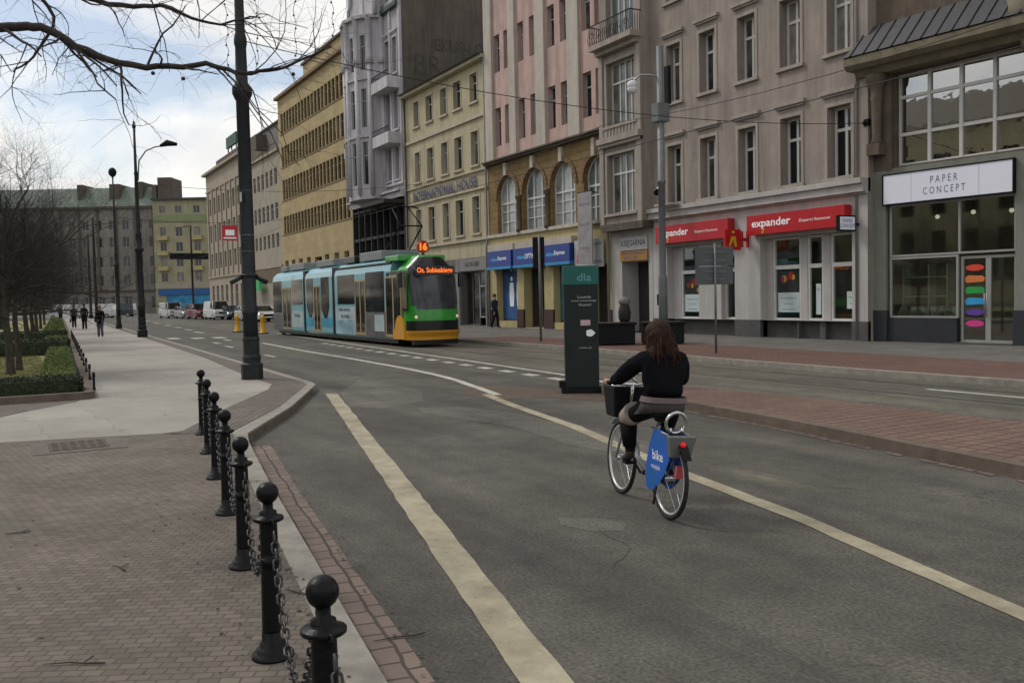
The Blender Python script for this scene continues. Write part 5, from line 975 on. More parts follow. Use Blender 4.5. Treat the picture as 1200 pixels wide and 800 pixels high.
# ------------------------------------------------------------------ tram
def build_tram():
    X0, yc, hw = 10.55, 10.12, 1.08
    t = thing('tram', 'green orange and light blue articulated low floor tram with lit route display', 'tram', (X0, yc, 0))
    M_lb_ = pm('tram_light_blue', (.15, .36, .42), rough=.28, var=.05, scale=1, spec=.5, coat=.3); M_grn_ = pm('tram_green', (.028, .27, .028), rough=.25, var=.06, scale=1, coat=.4)
    M_orr = pm('tram_orange', (.58, .27, .018), rough=.3, var=.08, scale=2, coat=.3); M_rf = pm('tram_roof_grey', (.20, .22, .22), rough=.6, var=.15); M_blk = pm('tram_black', (.012, .013, .015), rough=.2, var=.2); G_t = glassm('tram_pane', (.008, .009, .011), (.09, .10, .11), amount=.5, rough=.08, spec=.3)
    M_dorf = pm('door_tan_frame', (.34, .24, .10), rough=.4); M_wrap = pm('tram_wrap_pale', (.36, .45, .46), rough=.3, var=.25, scale=1.5); M_cyw = pm('tram_wrap_cyan', (.03, .27, .42), rough=.3, var=.35, scale=1.2); M_dkw = pm('tram_wrap_dark', (.10, .095, .10), rough=.35, var=.5, scale=2)
    prof = [(-hw, .35), (-hw, 2.85), (-hw + .06, 3.1), (-hw + .28, 3.3), (-.5, 3.38), (.5, 3.38), (hw - .28, 3.3), (hw - .06, 3.1), (hw, 2.85), (hw, .35), (hw - .08, .25), (-hw + .08, .25)]
    def sec(x0, x1, mat, name='car_body'):
        m = MB(); n_ = len(prof); b = len(m.v)
        for x in (x0, x1): m.v += [Vector((x, yc + p[0], p[1])) for p in prof]
        for i in range(n_): j = (i + 1) % n_; m.face((i, j, n_ + j, n_ + i))
        m.face(list(range(n_))[::-1]); m.face(range(n_, 2*n_)); return m.build(name, mat, t)
    sec(12.6, 19.35, M_lb_); sec(19.75, 23.9, M_lb_); sec(24.3, 30.1, M_lb_)
    m = MB(); m.box(19.3, 19.8, yc - 1.0, yc + 1.0, .3, 3.2)
    for i in range(6): x = 19.38 + i*.07; m.box(x, x + .03, yc - 1.05, yc + 1.05, .3, 3.25)
    m.build('gangway_bellows', M_blk, t)
    m = MB(); m.box(23.85, 24.35, yc - 1.0, yc + 1.0, .3, 3.2)
    for i in range(6): x = 23.93 + i*.07; m.box(x, x + .03, yc - 1.05, yc + 1.05, .3, 3.25)
    m.build('gangway_bellows', M_blk, t)
    # nose: loft of sections from x=12.6 forward; (x offset by height)
    def nose_x(z): return 10.62 + (.0 if z < 1.15 else .52*((z - 1.15)/2.2)**1.5) + (.12 if z < .5 else 0)
    zs = [.28, .55, .9, 1.2, 1.6, 2.0, 2.4, 2.8, 3.05, 3.25, 3.38]; NY = 12
    def nose_pt(s, z):     # s in -1..1 across
        zz = min(z, 3.38); halfw = hw if zz < 2.85 else hw - (zz - 2.85)/.53*.55
        w_ = halfw*(1 - .10*(1 - 0)); a = s*math.pi/2
        e = abs(s)
        yv = math.copysign(min(1, (abs(math.sin(a)))**.8), s)*halfw*.97
        xv = nose_x(zz) + (1 - math.cos(a)**.6)*1.0
        return (xv, yc + yv, zz)
    def patch(m, s0, s1, z0, z1, off=0, n_=10, nz=8):
        b = len(m.v)
        for j in range(nz + 1):
            for i in range(n_ + 1):
                p = Vector(nose_pt(s0 + (s1 - s0)*i/n_, z0 + (z1 - z0)*j/nz)); d_ = Vector((p.x - 12.6, (p.y - yc), 0)); p += d_.normalized()*off; m.v.append(p)
        for j in range(nz):
            for i in range(n_): a = b + j*(n_ + 1) + i; m.face((a, a + 1, a + n_ + 2, a + n_ + 1), True)
    m = MB(); patch(m, -1, 1, .6, 3.38, 0, 24, 16)
    b = len(m.v); ring = [Vector(nose_pt(-1 + 2*i/12, 3.38)) for i in range(13)] + [Vector((12.6, yc + .65, 3.38)), Vector((12.6, yc - .65, 3.38))]; m.v += ring; m.face(range(b, b + len(ring)))
    for s in (-1, 1):
        x_ = nose_pt(s, 1)[0]; m.box(x_ - .02, 12.6, yc + (s*hw*.97 if s < 0 else hw*.93), yc + (-hw*.93 if s < 0 else hw*.97 + .03), .35, 2.86)
    m.build('cab', M_grn_, t)
    m = MB(); patch(m, -.93, .93, .28, .62, .06, 20, 4); m.box(11.3, 12.4, yc + hw*.94, yc + hw + .035, .3, .68); m.extr([(.42*math.cos(q*math.pi/10), .52*math.sin(q*math.pi/10)) for q in range(11)], lambda p, tt: (11.75 + p[0], tt, .66 + p[1]), yc + hw*.9, yc + hw + .037); m.build('bumper', M_orr, t)
    m = MB(); patch(m, -.88, .88, .62, .98, .012, 20, 4); m.build('lower_black_panel', M_blk, t)
    m = MB(); b = len(m.v); patch(m, -.66, .66, 1.55, 3.02, .02, 16, 12); patch(m, -.5, .5, 1.4, 1.56, .02, 12, 2); m.build('windscreen', G_t, t)
    m = MB(); patch(m, -.68, .68, 3.0, 3.32, .025, 16, 3); m.build('display_housing', M_blk, t)
    m = MB(); patch(m, -.97, -.80, 1.6, 2.7, .012, 3, 5); patch(m, .80, .97, 1.6, 2.7, .012, 3, 5); m.build('cab_side_window', G_t, t)
    xd = nose_x(2.8) + .0
    M_led = emis('orange_led', (1.0, .18, .02), .95); p0 = nose_pt(0, 2.78)
    X = Vector((0, -1, 0)); MB().box(p0[0] - .06, p0[0] + .2, yc - .78, yc + .78, 2.62, 2.98).build('destination_display', M_blk, t)
    lettering(t, 'Os. Sobieskiego', .25, (p0[0] - .064, yc, 2.80), X, M_led, width=1.42, bold=.02)
    # round number board on the roof
    c_ = (11.6, yc + .15, 3.72); m = MB(); m.tube([(c_[0] - .06, c_[1], c_[2]), (c_[0] + .06, c_[1], c_[2])], .23, 18); d_ = m.build('route_number_disc', pm('disc_red', (.35, .04, .02)), t)
    lettering(t, '16', .29, (c_[0] - .066, c_[1], c_[2]), X, M_led, bold=.05); MB().box(11.57, 11.63, yc + .1, yc + .2, 3.36, 3.5).build('disc_stand', M_blk, t)
    for s in (.52, -.52):
        q = nose_pt(s, 1.12); MB().ball((q[0] - .0, q[1], 1.12), .06, 10).build('headlight', emis('headlight_warm', (.8, .6, .42), .35), t)
    for s in (1, -1):
        m = MB(); q = nose_pt(s*.9, 2.6); m.tube([(q[0], q[1], 2.75), (q[0] - .25, q[1] + s*.25, 2.7)], .025, 5); m.box(q[0] - .32, q[0] - .2, q[1] + s*.2 - .09, q[1] + s*.2 + .09, 2.2, 2.72); m.build('mirror', M_blk, t)
    # side details on the camera side
    ys = yc + hw
    def win(a, b, c, d_, name='window', mat=G_t): MB().box(a, b, ys - .01, ys + .012, c, d_).build(name, mat, t)
    def pane_poly(pl): m = MB(); m.extr(pl, lambda p, tt: (p[0], tt, p[1]), ys - .01, ys + .013); m.build('window', G_t, t)
    win(16.75, 18.95, 1.62, 2.86); win(12.75, 13.0, 1.5, 2.8)
    win(24.45, 26.3, 1.62, 2.86); win(28.3, 30.0, 1.2, 2.86)
    pane_poly([(20.2, 2.86), (21.35, 2.86), (21.35, 1.35), (20.9, 1.0), (20.55, 1.0), (20.2, 1.5)]); pane_poly([(22.65, 2.86), (23.7, 2.86), (23.7, 1.5), (23.3, 1.0), (23.0, 1.0), (22.65, 1.35)])
    MB().box(13.3, 15.35, ys - .01, ys + .012, 1.3, 2.88).build('window', G_t, t)
    MB().box(11.05, 11.5, ys - .01, ys + .013, 1.45, 2.75).build('cab_side_window', pm('cab_pane_tan', (.12, .10, .06), rough=.2), t)
    m = MB(); m.box(11.0, 12.65, ys + .002, ys + .014, 2.72, 2.82); m.box(11.02, 11.5, ys + .002, ys + .014, 1.36, 1.44); m.build('green_trim', M_blk, t)
    def door(a, b, c=.33, d_=2.62):
        m = MB(); f = .07
        m.box(a, b, ys - .02, ys + .02, d_ - f, d_); m.box(a, a + f, ys - .02, ys + .02, c, d_ - f); m.box(b - f, b, ys - .02, ys + .02, c, d_ - f); m.box((a + b)/2 - .05, (a + b)/2 + .05, ys - .02, ys + .024, c, d_ - f); m.box(a + f, b - f, ys - .02, ys + .018, c, c + .1); o = m.build('door', M_dorf, t)
        MB().box(a + f, b - f, ys - .015, ys + .008, c + .1, d_ - f).build('pane', G_t, o)
    door(11.55, 13.15, .36, 2.66); door(15.4, 16.65, .36, 2.6); door(21.5, 22.5, .36, 2.5); door(26.5, 28.1, .36, 2.5)
    m = MB(); m.box(13.2, 15.35, ys - .01, ys + .010, .32, 1.29); m.build('advert_panel', M_dkw, t)
    m = MB(); m.box(13.35, 14.4, ys + .0101, ys + .0125, .55, 1.2); m.build('advert_panel', M_wrap, t)
    for a, b, z0, z1, mt in ((16.7, 19.3, .33, 1.5, M_wrap), (19.8, 21.45, .6, 1.0, M_cyw), (22.55, 23.88, .6, 1.0, M_cyw), (24.35, 26.45, .5, 1.3, M_wrap), (28.15, 30.05, .3, 1.15, M_dkw)): MB().box(a, b, ys - .01, ys + .009, z0, z1).build('advert_panel', mt, t)
    m = MB(); m.box(16.8, 19.2, ys, ys + .012, .35, .95); m.build('advert_panel', pm('tram_wrap_mist', (.2, .34, .4), var=.5, scale=1.4), t)
    lettering(t, 'moje miasto', .2, (18.1, ys + .0155, 1.38), (-1, 0, 0), M_ink, width=1.5, bold=.02); lettering(t, 'w ruchu', .2, (18.0, ys + .0155, 1.12), (-1, 0, 0), M_ink, width=1.1, bold=.02); lettering(t, 'linia', .2, (25.4, ys + .0155, 1.1), (-1, 0, 0), M_ink, width=.9, bold=.02)
    m = MB(); m.box(12.7, 19.3, ys - .25, ys - .03, 3.15, 3.2); m.build('rain_gutter', M_blk, t)
    # green roof edge on the front section
    m = MB(); m.box(11.9, 13.3, yc - .9, yc + 1.02, 3.2, 3.44); m.build('front_roof_fairing', M_grn_, t, bevel=.05)
    for a, b, h in ((14.2, 16.8, .35), (17.4, 18.9, .28), (20.3, 22.9, .3), (25.0, 27.6, .32), (28.2, 29.4, .25)): MB().box(a, b, yc - .8, yc + .8, 3.36, 3.38 + h).build('roof_unit', M_rf if a < 16 or a > 19 else M_blk, t, bevel=.04)
    m = MB(); m.tube([(14.5, yc - .5, 3.75), (13.0, yc - .45, 4.6), (14.1, yc - .35, 5.4)], .035, 6); m.tube([(14.5, yc + .5, 3.75), (13.0, yc + .45, 4.6), (14.1, yc + .35, 5.4)], .035, 6); m.tube([(14.1, yc - .8, 5.38), (14.1, yc - .5, 5.46), (14.1, yc + .5, 5.46), (14.1, yc + .8, 5.38)], .03, 6); m.tube([(13.0, yc - .45, 4.6), (13.0, yc + .45, 4.6)], .03, 6); m.build('pantograph', M_ironmix, t)
    m = MB(); m.box(12.3, 29.5, yc - .95, yc + .95, .12, .3); m.build('underframe', M_blk, t)
    for x in (14.4, 21.9, 28.6):
        for dx in (-.9, .9):
            for s in (-1, 1): m = MB(); m.tube([(x + dx, yc + s*.66, .31), (x + dx, yc + s*.78, .31)], .30, 16); m.build('wheel', M_ironmix, t)
    MB().box(10.95, 11.1, yc - .9, yc + .9, .1, .3).build('obstacle_guard', M_blk, t)
build_tram()

# ------------------------------------------------------------------ cars
M_tyre = pm('tyre', (.014, .014, .014), rough=.8, var=.2); M_rim = pm('rim', (.35, .35, .36), rough=.35, metal=.5); G_car = glassm('car_pane', (.012, .014, .016), (.06, .07, .075), amount=.5)
def carpaint(n_, c): return pm('car_' + n_, c, rough=.25, var=.03, scale=2, coat=.6)
def car(name, label, cat, loc, hd, mat, kind='hatch', group='cars waiting at the end of the street'):
    """hd: heading angle; local x forward"""
    F = Fr(loc[0], loc[1], hd); t = thing(name, label, cat, loc, group)
    L_, W_, H_ = {'hatch': (4.1, 1.76, 1.48), 'suv': (4.6, 1.9, 1.75), 'van': (5.0, 1.95, 2.0)}[kind]; h = L_/2; w_ = W_/2
    lo = {'hatch': [(-h, .45), (-h + .02, .85), (-h + .1, 1.0), (h - 1.15, .95), (h - .35, .82), (h - .03, .65), (h, .4), (h - .08, .22), (-h + .08, .22)], 'suv': [(-h, .5), (-h + .02, 1.0), (-h + .08, 1.1), (h - 1.2, 1.1), (h - .25, 1.0), (h - .02, .8), (h, .45), (h - .08, .25), (-h + .08, .25)], 'van': [(-h, .4), (-h + .0, 1.05), (-h + .05, 1.15), (h - .9, 1.12), (h - .2, 1.0), (h - .02, .8), (h, .4), (h - .08, .25), (-h + .08, .25)]}[kind]
    zb = lo[2][1]; m = MB(); n_ = len(lo)
    for s, k in ((-1, 1), (1, 1)):
        pass
    ws = [-w_, -w_*.93, w_*.93, w_]; b = 0
    for i, yv in enumerate(ws):
        ins = .05 if i in (0, 3) else 0
        m.v += [F.p(x*(1 - ins*.4), yv, z - (ins if z > .6 else -ins*.4)) for x, z in lo]
    for i in range(3):
        for k in range(n_): k2 = (k + 1) % n_; m.face((i*n_ + k, i*n_ + k2, (i + 1)*n_ + k2, (i + 1)*n_ + k))
    m.face(range(n_)); m.face([3*n_ + k for k in range(n_)][::-1]); body = m.build('body', mat, t, bevel=.03)
    fx = {'hatch': (h - 1.2, h - 1.95, -h + .55, -h + .12), 'suv': (h - 1.25, h - 1.9, -h + .35, -h + .1), 'van': (h - .85, h - 1.5, -h + .12, -h + .04)}[kind]
    def cab(m, z0, z1, i0, ex=0):
        a, b_, c, d_ = fx; m.hexa([F.p(d_ - ex, -w_*.93 - ex, z0), F.p(a + ex, -w_*.93 - ex, z0), F.p(a + ex, w_*.93 + ex, z0), F.p(d_ - ex, w_*.93 + ex, z0), F.p(c - ex, -w_*i0 - ex, z1), F.p(b_ + ex, -w_*i0 - ex, z1), F.p(b_ + ex, w_*i0 + ex, z1), F.p(c - ex, w_*i0 + ex, z1)])
    m = MB(); cab(m, zb - .05, H_ - .05, .78); m.build('glasshouse', G_car, t)
    a, b_, c, d_ = fx; m = MB(); m.box(c - .02, b_ + .03, -w_*.8, w_*.8, H_ - .06, H_, F)
    for s in (-1, 1):
        for (xb, xt) in ((a + .01, b_ + .01), ((a + d_)/2, (b_ + c)/2), (d_ - .01, c - .01)): m.tube([F.p(xb, s*w_*.935, zb - .03), F.p(xt, s*w_*.79, H_ - .03)], .04, 6)
    if kind == 'van': m.hexa([F.p(d_ - .01, -w_*.945, zb), F.p(.4, -w_*.945, zb), F.p(.4, w_*.945, zb), F.p(d_ - .01, w_*.945, zb), F.p(c - .01, -w_*.80, H_ - .02), F.p(.4, -w_*.80, H_ - .02), F.p(.4, w_*.80, H_ - .02), F.p(c - .01, w_*.80, H_ - .02)])
    m.build('roof', mat, t)
    for sx in (-1, 1):
        for s in (-1, 1):
            cx = sx*(h - .82); m = MB(); m.tube([F.p(cx, s*(w_ - .2), .32), F.p(cx, s*(w_ + .01), .32)], .32, 18); wh = m.build('wheel', M_tyre, t); MB().tube([F.p(cx, s*(w_ - .02), .32), F.p(cx, s*(w_ + .02), .32)], .2, 12).build('rim', M_rim, wh)
    for s in (-1, 1):
        MB().box(h - .12, h + .01, s*w_*.72 - .17, s*w_*.72 + .17, zb - .36, zb - .2, F).build('headlight', pm('headlamp_glass', (.55, .56, .58), rough=.1) if 'headlamp_glass' not in MATS else MATS['headlamp_glass'], t)
        MB().box(-h - .01, -h + .08, s*w_*.8 - .1, s*w_*.8 + .1, zb - .35, zb - .08, F).build('tail_light', M_red, t); MB().box(a - .15, a - .0, s*(w_ + .1) - .09, s*(w_ + .1) + .09, zb + .0, zb + .14, F).build('wing_mirror', mat, t)
    MB().box(h - .05, h + .012, -w_*.5, w_*.5, zb - .5, zb - .3, F).build('grille', M_black, t); MB().box(h - .05, h + .018, -.26, .26, .38, .49, F).build('number_plate', M_post, t); MB().box(h - .1, h + .008, -w_*.85, w_*.85, .24, .36, F).build('lower_grille', M_black, t)
PI = math.pi
car('parked_van', 'white van facing the camera in the middle of the far row', 'van', (82.5, 3.9, 0), PI + .05, carpaint('white', (.62, .62, .62)), 'van'); car('parked_car', 'dark red car directly left of the white van', 'car', (89.5, 4.6, 0), PI + .1, carpaint('dark_red', (.16, .02, .03)), 'suv')
car('parked_car', 'silver grey hatchback between the red car and the pale van', 'car', (96.5, 4.9, 0), PI + .1, carpaint('silver', (.33, .33, .34)), 'hatch'); car('parked_van', 'pale van at the left end of the far row', 'van', (104, 5.4, 0), PI + .12, carpaint('pale_grey', (.5, .5, .5)), 'van')
car('parked_car', 'dark blue grey car half hidden by the near ornate pole', 'car', (79.5, 3.0, 0), PI, carpaint('dark_blue', (.05, .06, .09)), 'hatch'); car('parked_car', 'white car just behind the tail of the tram', 'car', (64.5, 3.4, 0), PI, carpaint('white2', (.62, .62, .63)), 'hatch')
car('parked_car', 'silver car behind the white car at the tram tail', 'car', (70.5, 3.4, 0), PI, carpaint('silver2', (.45, .45, .46)), 'hatch')
car('parked_van', 'white van crossing behind the pedestrians at the far left', 'van', (118, 16.5, 0), math.radians(60), carpaint('white3', (.6, .6, .6)), 'van', None); car('parked_van', 'second white van right of the pedestrians at the far left', 'van', (122.5, 12.6, 0), math.radians(62), carpaint('white4', (.55, .55, .56)), 'van', None); car('parked_van', 'dark van crossing at the far end beside the poles', 'van', (131, 9.0, 0), math.radians(65), carpaint('dark', (.03, .035, .04)), 'van', None)
# ------------------------------------------------------------------ figures
M_skin = pm('skin', (.42, .25, .18), rough=.55, var=.05); M_coat = pm('black_coat', (.005, .005, .007), rough=.9, spec=.08, var=.3, scale=30, bump=.4, bscale=25); M_trs = pm('dark_trousers', (.014, .015, .022), spec=.1, rough=.9, var=.3, scale=20); M_shoe = pm('dark_shoe', (.015, .012, .011), rough=.5)
def skin_mesh(verts, edges, rads, sub=2):
    me = bpy.data.meshes.new('sk'); me.from_pydata(verts, edges, []); o = bpy.data.objects.new('sk', me); col.objects.link(o)
    md = o.modifiers.new('s', 'SKIN'); md.use_smooth_shade = True; md.branch_smoothing = .3
    sv_ = me.skin_vertices[0].data
    for i, r in enumerate(rads): sv_[i].radius = (r, r) if not hasattr(r, '__len__') else r
    sv_[0].use_root = True
    s2 = o.modifiers.new('u', 'SUBSURF'); s2.levels = sub; s2.render_levels = sub
    bpy.context.view_layer.update(); dg = bpy.context.evaluated_depsgraph_get(); r = bpy.data.meshes.new_from_object(o.evaluated_get(dg)); bpy.data.objects.remove(o); return r
def chain(defs):
    """defs: dict name -> (pos, radius, parent)"""
    names = list(defs); idx = {n_: i for i, n_ in enumerate(names)}
    return [defs[n_][0] for n_ in names], [(idx[n_], idx[defs[n_][2]]) for n_ in names if defs[n_][2]], [defs[n_][1] for n_ in names]
def add_mesh(me, name, mats, parent, M, mfun=None):
    me.transform(M); me.name = name
    me.materials.clear()
    for m in mats: me.materials.append(m)
    inv = M.inverted()
    for p in me.polygons:
        p.use_smooth = True
        if mfun: p.material_index = mfun(inv @ p.center)
    o = bpy.data.objects.new(name, me); col.objects.link(o); o.parent = parent
    off = ORIG[parent.name] if parent.name in ORIG else Vector(); me.transform(Matrix.Translation(-off)); ORIG[o.name] = off; return o
def pedestrian(loc, hd, label, H_=1.72, coat=None, trs=None, hair=(.03, .022, .016), bag=False, stride=.32, long=False):
    coat = coat or M_coat; trs = trs or M_trs; s = H_/1.75; x = stride
    D = {'pelvis': ((0, 0, .96), (.13, .10), None), 'belly': ((0, 0, 1.12), (.13, .10), 'pelvis'), 'chest': ((.01, 0, 1.32), (.155, .11), 'belly'), 'neck': ((.01, 0, 1.49), .055, 'chest'), 'head0': ((.02, 0, 1.58), .08, 'neck'), 'head': ((.03, 0, 1.68), .085, 'head0'),
         'hl': ((0, .08, .88), .10, 'pelvis'), 'kl': ((x*.55, .075, .50), .078, 'hl'), 'al': ((x*.75, .075, .09), .056, 'kl'), 'tl': ((x*.75 + .16, .085, .035), .036, 'al'),
         'hr': ((0, -.08, .88), .10, 'pelvis'), 'kr': ((-x*.1, -.075, .49), .078, 'hr'), 'ar': ((-x*.9, -.075, .12), .056, 'kr'), 'tr': ((-x*.9 + .13, -.085, .035), .036, 'ar')}
    for sd, q, y in (('l', -1, 1), ('r', 1, -1)):
        D['s' + sd] = ((0, y*.17, 1.42), .065, 'chest'); D['e' + sd] = ((q*.06 - .02, y*.215, 1.14), .05, 's' + sd); D['w' + sd] = ((q*.15 + .04, y*.205, .91), .036, 'e' + sd); D['h' + sd] = ((q*.17 + .05, y*.20, .84), .026, 'w' + sd)
        for k in range(4): D['f%s%d' % (sd, k)] = ((q*.17 + .03 + k*.016, y*.198, .755 - (.01 if k in (1, 2) else 0)), .008, 'h' + sd)
        D['th' + sd] = ((q*.17 + .09, y*.185, .80), .009, 'h' + sd)
    v, e, r = chain(D); me = skin_mesh(v, e, r, 2); t = thing('person', label, 'person', loc)
    M = Matrix.Translation(loc) @ Matrix.Rotation(hd, 4, 'Z') @ Matrix.Scale(s, 4)
    def mf(c):
        if c.z > 1.50: return 0
        if c.z < .86 and abs(c.y) > .175 and c.z > .7: return 0
        if c.z < .09: return 3
        if c.z > .93 or (abs(c.y) > .17 and c.z > .84): return 1
        return 2
    add_mesh(me, 'body', [M_skin, coat, trs, M_shoe], t, M, mf)
    m = MB(); m.ball((0.0, 0, 1.70), .108, 14, (1.0, .88, 1.1)); 
    if long: m.ball((-.05, 0, 1.58), .1, 12, (.7, .9, 1.4))
    for i in range(len(m.v)):
        if m.v[i].x > .06 and m.v[i].z < 1.74: m.v[i].x = .06
    hm = pm('hair_%d' % len(MATS), hair, rough=.7); o = m.build('hair', hm, None); me2 = o.data; bpy.data.objects.remove(o); add_mesh(me2, 'hair', [hm], t, M)
    m = MB(); m.lathe([(.165, .76), (.16, .95), (.14, 1.1), (.155, 1.3), (.13, 1.42), (.06, 1.5)], (0, 0, 0), 14)
    for i in range(len(m.v)): m.v[i].x *= .74; m.v[i].y *= .98
    tr = MB()
    for sd_ in ('l', 'r'):
        h_, k_, a_ = Vector(D['h' + sd_ + 'i'][0]) if 0 else (Vector((0, .07 if sd_ == 'l' else -.07, .93))), Vector(D['k' + sd_][0]), Vector(D['a' + sd_][0])
        tr.tube([h_ + Vector((0, 0, .06)), h_, h_.lerp(k_, .5), k_, k_.lerp(a_, .45), a_ + Vector((0, 0, .0))], [.10, .112, .098, .074, .070, .062], 12)
    tr.ball((0, 0, .95), .15, 12, (.8, 1, .8)); ot = tr.build('trousers', trs, None); mt = ot.data; bpy.data.objects.remove(ot); add_mesh(mt, 'trousers', [trs], t, M)
    o = m.build('jacket', coat, None); me3 = o.data; bpy.data.objects.remove(o); add_mesh(me3, 'jacket', [coat], t, M)
    if bag:
        b_ = thing('bag', 'small dark bag in the hand of the ' + bag, 'bag', loc); m = MB(); m.box(-.12, .14, .2, .3, .42, .68); m.torus((.01, .25, .72), .07, .01, (0, 1, 0), 10, 4); o = m.build('holdall', M_shoe, None); me4 = o.data; bpy.data.objects.remove(o); add_mesh(me4, 'holdall', [M_shoe], b_, M)
M_navyc = pm('navy_coat', (.015, .02, .04), rough=.9); M_greyc = pm('grey_trousers', (.08, .075, .10), rough=.9)
pedestrian((33.0, 19.64, .12), .03, 'fair haired woman in a short black coat walking away alone on the pavement', 1.66, trs=M_greyc, hair=(.25, .2, .15), stride=.2)
pedestrian((51.2, 19.15, .12), .0, 'taller person in dark coat walking away, right one of a pair', 1.80); pedestrian((57.4, 19.45, .12), 0, 'person in black walking away carrying a bag, left one of the pair', 1.76, bag='person walking on the left pavement')
pedestrian((88.5, 18.9, .12), PI, 'farthest pedestrian in dark blue beside the hedge', 1.75, M_navyc)
pedestrian((23.6, 1.0, .12), PI + .2, 'person in dark blue jacket walking past the leftmost blue shop window', 1.78, M_navyc, stride=.25)

# ------------------------------------------------------------------ bicycle and rider
BX, BY, BH = -14.40, 19.44, math.radians(-14)
MBk_ = Matrix.Translation((BX, BY, 0)) @ Matrix.Rotation(BH, 4, 'Z') @ Matrix.Rotation(math.radians(3.4), 4, 'X')
def P3(x, y, z): return MBk_ @ Vector((x, y, z))
bike = thing('bicycle', 'grey city hire bicycle with black front basket and blue rear skirt guard', 'bicycle', (BX, BY, 0))
WB, WR = 1.03, .33
M_bf = pm('bike_grey', (.25, .26, .27), rough=.35, var=.05, coat=.3); M_chrome = pm('chrome', (.55, .55, .56), rough=.2, metal=.9)
yax = (MBk_.to_3x3() @ Vector((0, 1, 0)))
for cx in (0, WB):
    m = MB(); m.torus(P3(cx, 0, WR), WR - .018, .019, yax, 40, 8); wh = m.build('wheel', M_tyre, bike)
    m = MB(); m.torus(P3(cx, 0, WR), WR - .045, .012, yax, 40, 6); m.build('rim', pm('bright_rim', (.6, .6, .6), rough=.3, metal=.4) if 'bright_rim' not in MATS else MATS['bright_rim'], wh)
    m = MB(); m.tube([P3(cx, -.05, WR), P3(cx, .05, WR)], .03, 10)
    for k in range(18): a = 2*math.pi*k/18; m.tube([P3(cx, (-1)**k*.035, WR), P3(cx + (WR - .05)*math.cos(a), 0, WR + (WR - .05)*math.sin(a))], .0014, 3)
    m.build('spokes', M_chrome, wh)
def bt(name, segs, mat):
    m = MB()
    for pts, r in segs: m.tube([P3(*p) for p in pts], r, 8)
    return m.build(name, mat, bike)
bt('frame', [([(.88, 0, .80), (.86, 0, .62)], .022), ([(.86, 0, .64), (.68, 0, .40), (.42, 0, .30)], .024), ([(.42, 0, .30), (.24, 0, .72)], .018), ([(.42, .03, .30), (0, .065, WR)], .010), ([(.42, -.03, .30), (0, -.065, WR)], .010), ([(.27, .02, .62), (0, .065, WR)], .009), ([(.27, -.02, .62), (0, -.065, WR)], .009)], M_bf)
bt('fork', [([(.87, 0, .70), (.885, .045, .66), (WB, .05, WR)], .012), ([(.87, 0, .70), (.885, -.045, .66), (WB, -.05, WR)], .012)], M_bf)
bt('seat_post', [([(.26, 0, .68), (.21, 0, .80)], .014)], M_chrome)
hb = bt('handlebar', [([(.87, 0, .80), (.83, 0, 1.0)], .014), ([(.62, .30, 1.03), (.72, .28, 1.03), (.82, .16, 1.01), (.83, 0, 1.0), (.82, -.16, 1.01), (.72, -.28, 1.03), (.62, -.30, 1.03)], .012), ([(.72, .20, 1.03), (.83, .1, 1.10), (.83, -.1, 1.10), (.72, -.20, 1.03)], .008)], M_chrome)
for s in (-1, 1): m = MB(); m.tube([P3(.60, s*.303, 1.03), P3(.71, s*.283, 1.03)], .018, 8); m.build('grip', M_black, hb)
m = MB(); m.ball(P3(.2, 0, .82), .12, 12, (1, 1, .35)); m.tube([P3(.2, 0, .82), P3(.38, 0, .815)], [.08, .025], 8); m.build('saddle', M_black, bike)
m = MB()
for i in range(7): 
    a0, a1 = math.radians(30 + i*17), math.radians(47 + i*17); R1 = WR + .03
    m.hexa([P3(R1*math.cos(a0), -.035, WR + R1*math.sin(a0)), P3(R1*math.cos(a1), -.035, WR + R1*math.sin(a1)), P3(R1*math.cos(a1), .035, WR + R1*math.sin(a1)), P3(R1*math.cos(a0), .035, WR + R1*math.sin(a0)), P3((R1 + .008)*math.cos(a0), -.035, WR + (R1 + .008)*math.sin(a0)), P3((R1 + .008)*math.cos(a1), -.035, WR + (R1 + .008)*math.sin(a1)), P3((R1 + .008)*math.cos(a1), .035, WR + (R1 + .008)*math.sin(a1)), P3((R1 + .008)*math.cos(a0), .035, WR + (R1 + .008)*math.sin(a0))])
m.build('rear_mudguard', M_ironmix, bike)
m = MB()
for i in range(6):
    a0, a1 = math.radians(50 + i*20), math.radians(70 + i*20); R1 = WR + .025
    m.hexa([P3(WB + r_*math.cos(a_), y_, WR + r_*math.sin(a_)) for r_ in (R1, R1 + .008) for (a_, y_) in ((a0, -.03), (a1, -.03), (a1, .03), (a0, .03))])
m.build('front_mudguard', M_bf, bike)
sg = [(.16, .70), (.0, .71), (-.11, .68), (-.16, .60), (-.15, .50), (-.08, .38), (.02, .28), (.12, .22), (.20, .20), (.27, .22), (.29, .30), (.28, .42), (.24, .56)]
M_bl = pm('hire_blue', (.012, .07, .42), rough=.35, var=.35, scale=3, tint=(.01, .16, .42))
for s in (-1, 1):
    m = MB(); m.extr(sg, lambda p, tt: P3(p[0], tt, p[1]), s*.075, s*.081); g_ = m.build('skirt_guard', M_bl, bike)
    if s > 0:
        lettering(g_, 'bike', .08, P3(.06, .0835, .50), (MBk_.to_3x3() @ Vector((-1, 0, 0))), M_post, width=.2, bold=.01); lettering(g_, 'miejski', .05, P3(.09, .0835, .40), (MBk_.to_3x3() @ Vector((-1, 0, 0))), M_post, width=.17)
M_rp = pm('rear_panel_grey', (.13, .14, .135), rough=.4)
